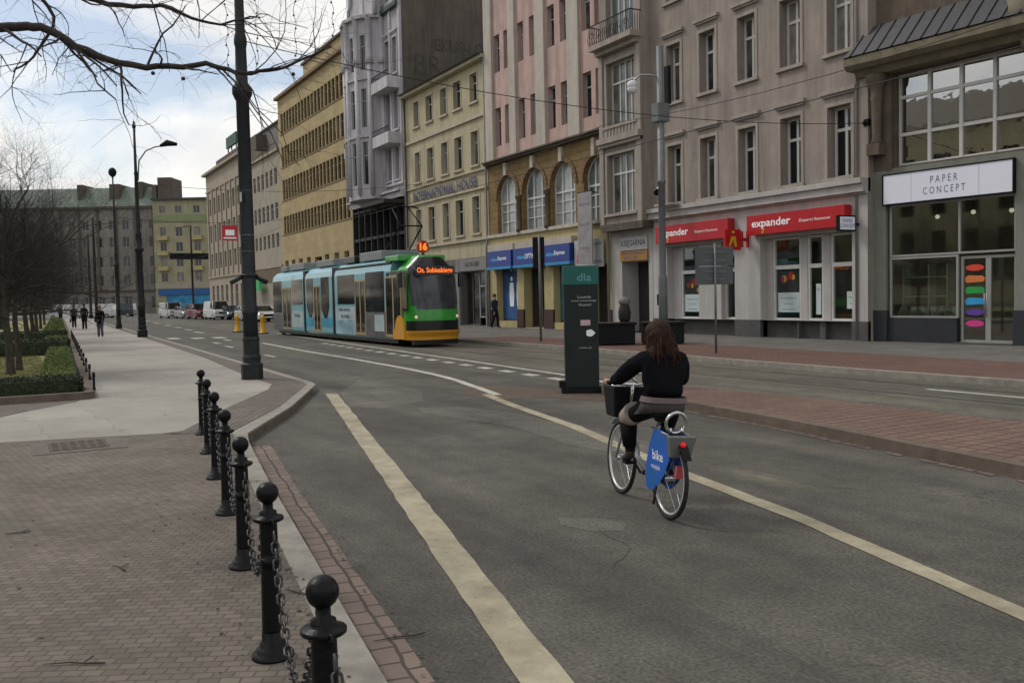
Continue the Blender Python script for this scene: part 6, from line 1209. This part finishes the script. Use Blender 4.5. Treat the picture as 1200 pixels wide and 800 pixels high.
m = MB(); m.hexa([P3(*p) for p in ((-.19, -.085, .52), (-.13, -.085, .52), (-.13, .085, .52), (-.19, .085, .52), (-.23, -.115, .69), (-.15, -.115, .69), (-.15, .115, .69), (-.23, .115, .69))]); rp = m.build('rear_panel', M_rp, bike, bevel=.008)
m = MB(); m.ball(P3(-.218, -.0, .625), .026, 10); m.build('tail_light', emis('tail_red', (.7, .01, .02), .25), rp)
m = MB(); m.hexa([P3(*p) for p in ((-.20, -.04, .36), (-.17, -.04, .36), (-.17, .04, .36), (-.20, .04, .36), (-.22, -.04, .46), (-.18, -.04, .46), (-.18, .04, .46), (-.22, .04, .46))]); m.build('reflector', pm('red_white_reflector', (.4, .08, .1), rough=.2), bike)
m = MB(); m.torus(P3(-.08, 0, .78), .085, .014, (MBk_.to_3x3() @ Vector((1, 0, .2))), 18, 6); m.tube([P3(-.1, .05, .70), P3(-.09, .05, .74)], .012, 6); m.tube([P3(-.1, -.05, .70), P3(-.09, -.05, .74)], .012, 6); m.build('rear_hoop', M_chrome, bike)
m = MB(); m.tube([P3(-.14, -.09, .69), P3(.26, -.05, .70)], .009, 6); m.tube([P3(-.14, .09, .69), P3(.26, .05, .70)], .009, 6); m.box(0, 0, 0, 0, 0, 0) if False else None; m.build('rear_rack', M_bf, bike)
bt('crank', [([(.42, -.05, .30), (.42, .05, .30)], .02), ([(.42, .07, .30), (.56, .07, .36)], .010), ([(.42, -.07, .30), (.28, -.07, .24)], .010)], M_ironmix)
for s, c in ((1, (.56, .12, .365)), (-1, (.28, -.12, .235))): m = MB(); m.hexa([P3(c[0] + a, c[1] + b, c[2] + d_) for d_ in (-.012, .012) for a, b in ((-.04, -.045), (.04, -.045), (.04, .045), (-.04, .045))]); m.build('pedal', M_black, bike)
m = MB(); m.extr([(.34, .25), (.42, .22), (.52, .26), (.52, .36), (.42, .39), (.0, .37), (-.03, .33), (.0, .29)], lambda p, tt: P3(p[0], tt, p[1]), -.065, -.055); m.build('chain_guard', M_ironmix, bike)
bt('kickstand', [([(.1, .06, .30), (.02, .12, .12)], .010)], M_ironmix)
# basket
m = MB(); cz0, cz1 = .70, .98
m.hexa([P3(*p) for p in ((.90, -.13, cz0), (1.13, -.13, cz0), (1.13, .13, cz0), (.90, .13, cz0), (.88, -.155, cz1), (1.18, -.155, cz1), (1.18, .155, cz1), (.88, .155, cz1))]); m.build('basket', M_black, bike, bevel=.02)
m = MB(); rim_ = [(.88, -.16, cz1 + .005), (1.18, -.16, cz1 + .005), (1.18, .16, cz1 + .005), (.88, .16, cz1 + .005), (.88, -.16, cz1 + .005)]; m.tube([P3(*p) for p in rim_], .009, 6)
m.tube([P3(.95, -.1, 1.0), P3(.98, -.02, 1.08), P3(1.05, .06, 1.06), P3(1.02, .12, .99)], .012, 6); m.build('basket_rim', M_chrome, bike)

rider = thing('person', 'cyclist seen from behind with long reddish brown hair, black jacket and short grey skirt', 'person', (BX, BY, 0))
D = {'pelvis': ((.17, 0, .90), (.155, .12), None), 'belly': ((.20, 0, 1.03), (.13, .105), 'pelvis'), 'chest': ((.25, 0, 1.20), (.15, .11), 'belly'), 'neck': ((.29, 0, 1.34), .05, 'chest'), 'h0': ((.32, 0, 1.41), .072, 'neck'), 'h1': ((.335, 0, 1.475), .082, 'h0'),
     'hl': ((.22, .10, .86), .10, 'pelvis'), 'kl': ((.60, .13, .74), .066, 'hl'), 'al': ((.53, .12, .42), .042, 'kl'), 'tl': ((.65, .13, .385), .033, 'al'), 'hr': ((.22, -.10, .86), .10, 'pelvis'), 'kr': ((.50, -.13, .56), .066, 'hr'), 'ar': ((.24, -.12, .29), .042, 'kr'), 'tr': ((.36, -.13, .262), .033, 'ar')}
for sd, y in (('l', 1), ('r', -1)):
    D['s' + sd] = ((.27, y*.165, 1.28), .06, 'chest'); D['e' + sd] = ((.42, y*.275, 1.09), .046, 's' + sd); D['w' + sd] = ((.58, y*.30, 1.055), .030, 'e' + sd)
v, e, r = chain(D); me = skin_mesh(v, e, r, 2)
M_leg = pm('black_tights', (.005, .005, .006), rough=.8, spec=.1); M_boot = pm('brown_boots', (.03, .022, .02), rough=.6)
def mf(c):
    if c.z > 1.36: return 0
    if c.z < .47: return 3
    return 1 if (c.z > .98) else 2
add_mesh(me, 'body', [M_skin, M_coat, M_leg, M_boot], rider, MBk_, mf)
# hands: palm and five fingers closed over the grips
for s in (-1, 1):
    D = {'w': ((.575, s*.302, 1.055), .026, None), 'p': ((.625, s*.30, 1.058), (.034, .02), 'w')}
    for k in range(4):
        x0 = .612 + k*.020; D['a%d' % k] = ((x0 + .015, s*.298, 1.060), .011, 'p'); D['b%d' % k] = ((x0 + .025, s*.327, 1.045), .009, 'a%d' % k); D['c%d' % k] = ((x0 + .025, s*.322, 1.015 - .002*(k % 2)), .008, 'b%d' % k)
    D['t0'] = ((.632, s*.275, 1.05), .010, 'p'); D['t1'] = ((.660, s*.266, 1.03), .009, 't0')
    v, e, r = chain(D); add_mesh(skin_mesh(v, e, r, 1), 'hand', [M_skin], rider, MBk_)
# jacket: thicker shell over torso and arms
D = {'pelvis': ((.17, 0, .93), (.20, .165), None), 'b0': ((.185, 0, 1.02), (.17, .145), 'pelvis'), 'chest': ((.24, 0, 1.18), (.188, .15), 'b0'), 'nk': ((.275, 0, 1.325), (.09, .085), 'chest')}
for sd, y in (('l', 1), ('r', -1)):
    D['s' + sd] = ((.26, y*.165, 1.265), .096, 'chest'); D['e' + sd] = ((.42, y*.275, 1.09), .070, 's' + sd); D['w' + sd] = ((.555, y*.302, 1.058), .045, 'e' + sd)
v, e, r = chain(D); jm = skin_mesh(v, e, r, 2)
for v_ in jm.vertices: v_.co += Vector((noise.noise(v_.co*9), noise.noise(v_.co*9 + Vector((7, 0, 0))), noise.noise(v_.co*11 + Vector((0, 5, 0)))))*.012
add_mesh(jm, 'jacket', [M_coat], rider, MBk_)
D = {'a': ((.21, 0, 1.30), (.09, .07), None), 'b': ((.21, -.07, 1.31), .05, 'a'), 'c': ((.21, .07, 1.31), .05, 'a'), 'd': ((.18, 0, 1.20), .06, 'a')}
v, e, r = chain(D); add_mesh(skin_mesh(v, e, r, 2), 'hood', [pm('hood_blue_black', (.006, .006, .010), rough=.9, spec=.1)], rider, MBk_)
# skirt: grey with paler hem band over the thighs
m = MB()
def ring(cx, cz, rx, ry, tilt=0): return [P3(cx + rx*math.cos(a), ry*math.sin(a), cz + tilt*math.cos(a)) for a in [2*math.pi*k/16 for k in range(16)]]
rings = [ring(.17, .96, .14, .165), ring(.19, .90, .175, .185, 0), ring(.23, .845, .22, .19, -.01), ring(.33, .80, .22, .185, -.03)]
for a_, b_ in zip(rings[:-1], rings[1:]):
    for k in range(16): m.quad(a_[k], a_[(k + 1) % 16], b_[(k + 1) % 16], b_[k], smooth=True)
m.build('skirt', pm('grey_skirt', (.055, .05, .048), rough=.9, var=.3, scale=14), rider)
m = MB(); a_, b_ = ring(.17, .965, .165, .185), ring(.185, .92, .18, .195)
for k in range(16): m.quad(a_[k], a_[(k + 1) % 16], b_[(k + 1) % 16], b_[k], smooth=True)
m.build('shirt_hem', pm('mauve_hem', (.16, .12, .125), rough=.9), rider)
m = MB(); m.tube([P3(.46, .125, .80), P3(.60, .13, .735)], [.097, .085], 14); m.build('pale_skirt_edge', pm('pale_skirt', (.26, .22, .18), rough=.9, var=.2), rider)
m = MB(); m.tube([P3(.585, .13, .70), P3(.545, .125, .50)], [.078, .056], 12); m.build('legging', M_leg, rider)
# face
m = MB(); m.ball(P3(.425, 0, 1.455), .016, 8); m.build('nose', M_skin, rider)
for s in (-1, 1): MB().ball(P3(.408, s*.03, 1.48), .011, 8).build('eye', M_post, rider)
MB().box(0, .001, 0, .001, 0, .001) if False else None
m = MB(); m.tube([P3(.416, -.02, 1.425), P3(.42, 0, 1.423), P3(.416, .02, 1.425)], .005, 5); m.build('mouth', pm('lips', (.35, .1, .09)), rider)
# hair: cap and many long strands falling over the hood
M_hair = pm('auburn_hair', (.026, .013, .009), rough=.75, spec=.15, var=.45, scale=40, tint=(.022, .011, .008)); M_hair2 = pm('lighter_brown_hair', (.085, .040, .022), rough=.75, spec=.15, var=.3, scale=40)  # second, lighter brown for strands picked at random
hb_ = MB()
for (c_, r_, sc_) in (((.318, 0, 1.475), .110, (1, .95, 1.02)), ((.285, 0, 1.43), .105, (1, 1.02, 1.1)), ((.245, -.005, 1.36), .105, (.78, 1.12, 1.2)), ((.215, -.01, 1.29), .100, (.62, 1.25, 1.2)), ((.195, -.02, 1.225), .075, (.55, 1.35, 1.1)), ((.23, .085, 1.29), .055, (1, .8, 1.7)), ((.23, -.095, 1.28), .06, (1, .8, 1.8)), ((.185, -.045, 1.17), .045, (.5, 1.3, 1.1))):
    hb_.ball(tuple(c_), r_, 32, sc_)
for q in hb_.v:
    nz = noise.noise(Vector((q.x*10 + 3, q.y*42, q.z*6)))*.012 + noise.noise(q*9)*.012
    o_ = Vector((q.x - .26, q.y, 0)); q += (o_.normalized() if o_.length > .001 else Vector((0, 0, 0)))*nz
    if q.x > .37 and q.z < 1.53: q.x = .37
hair_local = [q.copy() for q in hb_.v]
hb_.v = [MBk_ @ q for q in hb_.v]; hb_.build('hair', M_hair, rider)
hr = random.Random(4); m = MB(); m_b = MB(); hv = hair_local
for k in range(2200):
    p = Vector(hr.choice(hv)); 
    if p.x > .38: continue
    c_ = Vector((.25, 0, p.z)); o_ = (p - c_); o_.z = 0
    if o_.length < .01: continue
    o_.normalize(); q = p + o_*.001; pts = [q.copy()]; L_h = hr.uniform(.06, .16); ph = hr.uniform(0, 6); am = hr.uniform(.001, .005)
    for j_ in range(1, 7):
        f = j_/6; pts.append(q + Vector((-.10*f*L_h/.15*.35, 0, -L_h*f)) + o_*(.006*math.sin(f*3.1) + .02*f*f*hr.random()) + Vector((0, 1, 0))*am*math.sin(ph + f*6))
    (m_b if hr.random() < .25 else m).tube([P3(*q_) for q_ in pts], [.0026, .0028, .0026, .0024, .002, .0015, .0006], 3, cap=False)
m.build('hair_strands', M_hair, rider); m_b.build('hair_highlights', M_hair2, rider)

# ------------------------------------------------------------------ trees
def branch(m, p, d_, L_, r, lvl, rg, up=.0, nseg=5, kids=3, droop=0.0, thin=.75, jit=.35):
    pts = [p]; rr = [r]; q = p.copy(); dd = d_.normalized()
    for i in range(nseg):
        dd = (dd + Vector((rg.uniform(-jit, jit), rg.uniform(-jit, jit), rg.uniform(-jit, jit) + up - droop))*.5).normalized(); q = q + dd*(L_/nseg); pts.append(q.copy()); rr.append(r*(1 - (i + 1)/nseg*thin))
    m.tube(pts, rr, 6 if r > .03 else (4 if r > .008 else 3), cap=False)
    if lvl > 0:
        for k in range(kids):
            i = rg.randint(max(1, nseg//3), nseg); a = rg.uniform(0, 2*PI); side = Vector((math.cos(a), math.sin(a), rg.uniform(-.2, .8))); nd = (dd*rg.uniform(.3, 1.0) + side*rg.uniform(.6, 1.1))
            branch(m, pts[i], nd, L_*rg.uniform(.5, .78), rr[i]*rg.uniform(.5, .75), lvl - 1, rg, up, nseg, kids, droop, thin, jit)
def bare_tree(loc, H_, R_, sd, label, lvl=4, kids=4, th=.13, group='bare park trees'):
    rg = random.Random(sd); t = thing('bare_tree', label, 'tree', loc, group); m = MB(); x, y, z = loc; fork = H_*.24
    tp = [Vector((x, y, z)), Vector((x + .03, y, z + fork*.5)), Vector((x - .02, y + .05, z + fork)), Vector((x + .05, y, z + H_*.45))]; m.tube([tp[0], tp[0] + Vector((0, 0, .12)), *tp[1:]], [th*1.5, th*1.15, th, th*.9, th*.7], 10, cap=False); m.build('trunk', M_bark, t)
    m = MB()
    for k in range(11):
        a = 2*PI*k/11 + rg.uniform(-.3, .3); zz = fork + (H_*.45 - fork)*rg.random(); st = Vector((x, y, z + zz)); branch(m, st, Vector((math.cos(a)*1.0, math.sin(a)*1.0, rg.uniform(.05, .9))), R_*rg.uniform(.7, 1.0), th*.42, lvl, rg, .02, 5, kids, 0, .6, .5)
    for k in range(3): branch(m, tp[3], Vector((rg.uniform(-.5, .5), rg.uniform(-.5, .5), 1)), H_*.42, th*.5, lvl, rg, .06, 5, kids, 0, .6, .5)
    m.build('crown', M_twig, t)
bare_tree((5.0, 23.95, .18), 5.3, 2.9, 11, 'nearest bare dark tree in the park bed at the left edge', 4, 5, .085)
bare_tree((6.5, 23.75, .18), 5.0, 2.7, 12, 'second bare tree just behind the nearest one in the bed', 4, 5, .07)
for i, (u, v_, h_, sd, lb) in enumerate(((20.5, 23.3, 5.6, 13, 'third bare tree behind the dark cross hedge'), (29, 22.9, 5.8, 14, 'fourth bare tree along the park bed'), (42, 22.4, 6, 15, 'fifth bare tree further along the park bed'), (55, 21.8, 6, 16, 'sixth bare tree far along the park bed'), (72, 21.0, 6, 17, 'seventh bare tree near the far pedestrians'), (12, 27.5, 5.6, 18, 'bare tree of the inner row mostly outside the left edge'))):
    bare_tree((u, v_, .18), h_, 2.6, sd, lb, 3, 7, .09)

# overhanging branches of a tree standing just left of the camera's view
ov = thing('overhanging_tree', 'bare tree outside the left edge with dark branches crossing the sky at top left', 'tree', (-11, 27.6, .18))
m = MB(); m.tube([(-11, 27.6, .18), (-11, 27.6, .5), (-10.9, 27.5, 2.2), (-11.0, 27.4, 4.2), (-11.1, 27.2, 6.5)], [.3, .2, .17, .14, .09], 12, cap=False); m.build('trunk', M_bark, ov)
rg = random.Random(21); m = MB()
def limb(ctrl, r0, r1, kid, Lk, seed, droop=.12):
    rgl = random.Random(seed); P = [Vector(p) for p in spline(ctrl, 5)]; n_ = len(P); R_ = [r0 + (r1 - r0)*i/(n_ - 1) for i in range(n_)]
    P = [p + Vector((rgl.uniform(-1, 1), rgl.uniform(-1, 1), rgl.uniform(-1, 1)))*.012 for p in P]; m.tube(P, R_, 7, cap=False)
    for k in range(kid):
        i = rgl.randint(n_//8, n_ - 2); t_ = (P[min(i + 1, n_ - 1)] - P[i]).normalized(); sd_ = Vector((rgl.uniform(-1, 1), rgl.uniform(-.6, .6), rgl.uniform(-1.1, 1.0)))
        branch(m, P[i], t_*rgl.uniform(.3, 1.1) + sd_*.8, Lk*rgl.uniform(.5, 1.25), max(.006, R_[i]*.42), 2, rgl, .0, 6, 3, droop, .6, .55)
limb([(-11.0, 27.4, 4.6), (-10.9, 26, 4.5), (-10.9, 24.5, 4.32), (-11.1, 23.93, 4.19), (-11.28, 23.62, 4.18), (-11.45, 23.3, 3.97), (-11.69, 22.86, 3.83), (-11.94, 22.41, 3.84), (-12.1, 22.13, 3.76), (-12.27, 21.8, 3.81), (-12.45, 21.45, 3.98)], .055, .008, 26, .85, 31)
limb([(-11.05, 27.3, 5.2), (-10.9, 25.5, 5.0), (-11.2, 23.8, 4.62), (-11.4, 23.1, 4.42), (-11.7, 22.7, 4.36), (-11.9, 22.35, 4.2), (-12.2, 22.0, 4.22)], .04, .006, 24, .9, 32)
limb([(-11.05, 27.3, 5.6), (-10.5, 25.5, 5.3), (-10.8, 24.2, 4.9), (-11.0, 23.55, 4.45), (-11.0, 23.65, 4.05), (-10.95, 23.85, 3.85)], .03, .007, 12, .55, 33, .25)
limb([(-11.05, 27.3, 5.9), (-11.0, 25.0, 5.5), (-11.5, 23.0, 5.0), (-12.2, 21.8, 4.75), (-12.7, 21.1, 4.6)], .035, .006, 20, .8, 34, .3)
m.build('branches', M_twig, ov)
# hanging rows of little bulbs and seed balls
for i, (u, v_, z1, z0) in enumerate(((-12.0, 22.23, 4.35, 3.75), (-12.1, 22.0, 4.6, 3.85), (-12.3, 21.72, 4.7, 3.9), (-12.5, 21.45, 4.7, 4.05))):
    m = MB(); P = [Vector((u + .01*math.sin(k), v_ + .012*math.cos(k*1.7), z1 - (z1 - z0)*k/14)) for k in range(15)]; m.tube(P, .0025, 4)
    for p in P[::2]: m.ball(p, .010, 6)
    tag(m.build('light_string', M_wire), ('first', 'second', 'third', 'fourth')[i] + ' unlit light string from the left hanging off the overhead branches', 'light string', 'hanging light strings')
m = MB(); hr = random.Random(9)
for p in ((-11.86, 22.58, 3.72), (-12.3, 21.75, 3.74), (-11.7, 22.8, 3.78)): m.ball(p, .018, 8)
m.build('seed_balls', M_twig, ov)

# ------------------------------------------------------------------ hedges, plants
def leafm(name, a, b):
    m = pm(name, a, rough=.6, var=.35, scale=9, tint=b); return m
M_h1 = leafm('dark_hedge_leaves', (.030, .048, .018), (.014, .026, .010)); M_h2 = leafm('green_hedge_leaves', (.11, .155, .03), (.06, .095, .02))
def hedge(label, poly_line, wd, h, mat, n_, sd, group='clipped hedges of the park bed', ls=.03):
    rg = random.Random(sd); a, b = Vector((*poly_line[0], 0)), Vector((*poly_line[1], 0)); t_ = (b - a); L_ = t_.length; t_.normalize(); s = Vector((-t_.y, t_.x, 0)); m = MB(); z0 = .18
    core = [a, b, b + s*wd, a + s*wd]; ins = .05
    m.hexa([core[0] + (t_ + s)*ins + Vector((0, 0, z0)), core[1] + (-t_ + s)*ins + Vector((0, 0, z0)), core[2] - (t_ + s)*ins + Vector((0, 0, z0)), core[3] + (t_ - s)*ins + Vector((0, 0, z0)), core[0] + (t_ + s)*ins + Vector((0, 0, z0 + h - ins)), core[1] + (-t_ + s)*ins + Vector((0, 0, z0 + h - ins)), core[2] - (t_ + s)*ins + Vector((0, 0, z0 + h - ins)), core[3] + (t_ - s)*ins + Vector((0, 0, z0 + h - ins))])
    for k in range(n_):
        f = rg.random(); x = rg.random()*L_; y = rg.random()*wd; z = rg.random()*h
        if f < .55: z = h + rg.gauss(0, .02)
        elif f < .7: y = rg.gauss(0, .02)
        elif f < .85: y = wd + rg.gauss(0, .02)
        else: x = rg.choice((0, L_)) + rg.gauss(0, .02)
        c = a + t_*x + s*y + Vector((0, 0, z0 + z)); q = Vector((rg.uniform(-1, 1), rg.uniform(-1, 1), rg.uniform(-1, 1))).normalized(); e1 = q.orthogonal().normalized()*ls*rg.uniform(.6, 1.4); e2 = q.cross(e1).normalized()*ls*.6
        m.quad(c - e1, c - e2*.9, c + e1, c + e2*.9)
    tag(m.build('hedge', mat), label, 'hedge', group)
e = lambda u: 22.55 - .0455*u
hedge('low dark hedge along the front edge of the park bed', (-1.75, 28.5)and[(-1.15, e(0) + .35), (-1.15, 30)], .0 or -.75, .42, M_h1, 9000, 1) if False else None
hedge('low dark clipped hedge across the front of the park bed', [(-.9, e(0) + .28), (-.9, 29)], .55, .31, M_h1, 22000, 1, ls=.02)
hedge('bright green hedge along the pavement side of the nearest bed', [(-.8, e(-.8) + .28), (14.7, e(14.7) + .28)], .6, .26, M_h2, 30000, 2, ls=.02)
hedge('dark cross hedge behind the nearest lawn and trees', [(15.0, e(15) + .3), (15.0, 31)], .9, .5, M_h1, 10000, 3, ls=.035)
hedge('green hedge along the pavement beyond the first cross hedge', [(15.9, e(16) + .28), (26.6, e(26.6) + .28)], .8, .30, M_h2, 9000, 4, ls=.035)
hedge('dark second cross hedge further up the park', [(27.0, e(27) + .3), (27.0, 34)], 1, .5, M_h1, 6000, 5, ls=.045)
hedge('long far green hedge running beside the pedestrians', [(28.1, e(28) + .28), (100, e(100) + .28)], 1.0, .34, M_h2, 12000, 8, ls=.08)
hedge('tall dark evergreen hedge at the back of the park', [(60, 24), (60, 60)], 2.0, 1.8, M_h1, 9000, 9, ls=.12)
# grass blades
def grass(name, u0, u1, v0, v1, n_, sd):
    rg = random.Random(sd); m = MB()
    for k in range(n_):
        c = Vector((rg.uniform(u0, u1), rg.uniform(v0, v1), .185)); a = rg.uniform(0, PI); w_ = Vector((math.cos(a), math.sin(a), 0))*.006; tp = Vector((rg.uniform(-.02, .02), rg.uniform(-.02, .02), rg.uniform(.02, .05))); m.quad(c - w_, c + w_, c + tp)
    o = m.build(name, M_lawn); o['kind'] = 'stuff'
grass('grass', -.2, 14.6, 23.1, 28.5, 36000, 3)
# low chain posts beside the bed
for i in range(14):
    u = -1.6 + i*2.6; v_ = e(u) - .0
    if i == 0:
        t = thing('edge_post', 'low black iron post at the near corner of the park bed kerb', 'post', (u, v_, .24), 'low iron posts along the park bed'); MB().lathe([(.035, 0), (.022, .05), (.02, .24), (.032, .26), (.032, .275), (.015, .29)], (u, v_, .24), 10).build('shaft', M_black, t); MB().ball((u, v_, .24 + .31), .03, 10).build('ball', M_black, t); p0_ = t
    else: c = copy_tree(p0_); c.location = (u, v_, .24); c['label'] = 'low black iron post number %d counted from the near corner along the park bed' % (i + 1)
for i in range(13):
    u = -1.6 + i*2.6; m = MB(); m.tube(sagl((u, e(u), .49), (u + 2.6, e(u + 2.6), .49), .12, 10), .008, 5); o = m.build('edge_chain', M_black); tag(o, 'thin sagging rail chain between low posts %d and %d from the near corner' % (i + 1, i + 2), 'chain', 'chains of the park bed edge')
# litter: twigs and leaves on the near pavement
hr = random.Random(8)
for i, (u, v_, a, l_) in enumerate(((-15.55, 23.65, 1.1, .3), (-16.2, 24.1, .9, .2), (-15.1, 22.55, .5, .22), (-15.7, 22.1, 1.4, .28), (-14.0, 23.4, .3, .2), (-12.5, 23.9, 1.5, .18), (-16.6, 22.75, .2, .25))):
    m = MB(); pts = [Vector((u + math.cos(a)*l_*k/5 + hr.uniform(-.01, .01), v_ + math.sin(a)*l_*k/5 + hr.uniform(-.01, .01), .134 if v_ > 22.2 else .012)) for k in range(6)]; m.tube(pts, [.004, .005, .004, .004, .003, .002], 5); m.tube([pts[2], pts[2] + Vector((.04, -.05, .01))], .003, 4)
    tag(m.build('fallen_twig', M_twig), ('thin fallen twig on the setts in the middle foreground', 'fallen twig on the setts near the bottom left', 'twig lying by the kerb stone near the second nearest bollard', 'twig lying in the brick gutter', 'small twig on the setts behind the middle foreground', 'short twig far left on the setts', 'twig beside the foot of the nearest bollards')[i], 'twig', 'fallen twigs')
m = MB()
for k in range(420):
    u = hr.uniform(-18, -9); edge = 22.35 + (-14.69 - u)*.145; v_ = edge + hr.choice((hr.gauss(.2, .03), hr.gauss(.6, .35), hr.gauss(-.28, .03), hr.uniform(.2, 3))); z_ = .129 if v_ > edge + .05 else .0125; s_ = hr.uniform(.006, .022); a = hr.uniform(0, 6)
    m.quad(*[(u + s_*math.cos(a + q*1.57)*(1, .6)[q % 2], v_ + s_*math.sin(a + q*1.57)*(1, .6)[q % 2], z_ + hr.uniform(0, .006)) for q in range(4)])
o = m.build('leaf_litter', pm('litter', (.045, .03, .02), var=.5, scale=30)); o['kind'] = 'stuff'

# ------------------------------------------------------------------ pieces that stand apart become parts of their own
def split_pieces(o, single=None):
    bm = bmesh.new(); bm.from_mesh(o.data); bm.verts.ensure_lookup_table(); seen = set(); comps = []
    for v in bm.verts:
        if v.index in seen: continue
        st = [v]; seen.add(v.index); cp = []
        while st:
            q = st.pop(); cp.append(q.index)
            for e_ in q.link_edges:
                w_ = e_.other_vert(q)
                if w_.index not in seen: seen.add(w_.index); st.append(w_)
        comps.append(cp)
    bm.free()
    # join pieces whose boxes touch
    cs = o.data.vertices; bx = []
    for cp in comps:
        P = [cs[i].co for i in cp]; bx.append([Vector([min(p[k] for p in P) for k in range(3)]), Vector([max(p[k] for p in P) for k in range(3)]), cp])
    ch = True
    while ch:
        ch = False
        for i in range(len(bx)):
            for j in range(i + 1, len(bx)):
                if all(bx[i][0][k] <= bx[j][1][k] + .03 and bx[j][0][k] <= bx[i][1][k] + .03 for k in range(3)):
                    bx[i][0] = Vector([min(bx[i][0][k], bx[j][0][k]) for k in range(3)]); bx[i][1] = Vector([max(bx[i][1][k], bx[j][1][k]) for k in range(3)]); bx[i][2] += bx[j][2]; bx.pop(j); ch = True; break
            if ch: break
    if len(bx) < 2: return
    src = o.data
    for n_, (a, b, cp) in enumerate(bx):
        S = {v: i for i, v in enumerate(sorted(cp))}; me = bpy.data.meshes.new(src.name)
        fs = [p for p in src.polygons if p.vertices[0] in S]
        me.from_pydata([src.vertices[v].co.copy() for v in sorted(cp)], [], [[S[v] for v in p.vertices] for p in fs]); me.polygons.foreach_set('use_smooth', [p.use_smooth for p in fs])
        for m_ in src.materials: me.materials.append(m_)
        if n_ == 0: first = me; continue
        c = o.copy(); c.data = me; c.name = single or o.name.split('.')[0]; col.objects.link(c)
    o.data = first
    if single: o.name = single
SPL = {'pier': None, 'half_column': None, 'plinth': None, 'dark_columns': 'dark_column', 'pilaster': None, 'bay_columns': 'bay_column', 'roof_tower': None, 'cab_side_window': None, 'clamps': 'clamp', 'visors': 'visor', 'leg': None, 'seed_balls': 'seed_ball', 'window_surrounds': 'window_surround', 'strap': None, 'balcony': None, 'shop_surround': None, 'display_goods': None, 'rear_rack': None, 'roof': None, 'printed_figures': 'printed_figure'}
for o in list(scene.objects):
    b_ = o.name.split('.')[0]
    if b_ in SPL and o.type == 'MESH' and o.parent and not o.modifiers: split_pieces(o, SPL[b_])
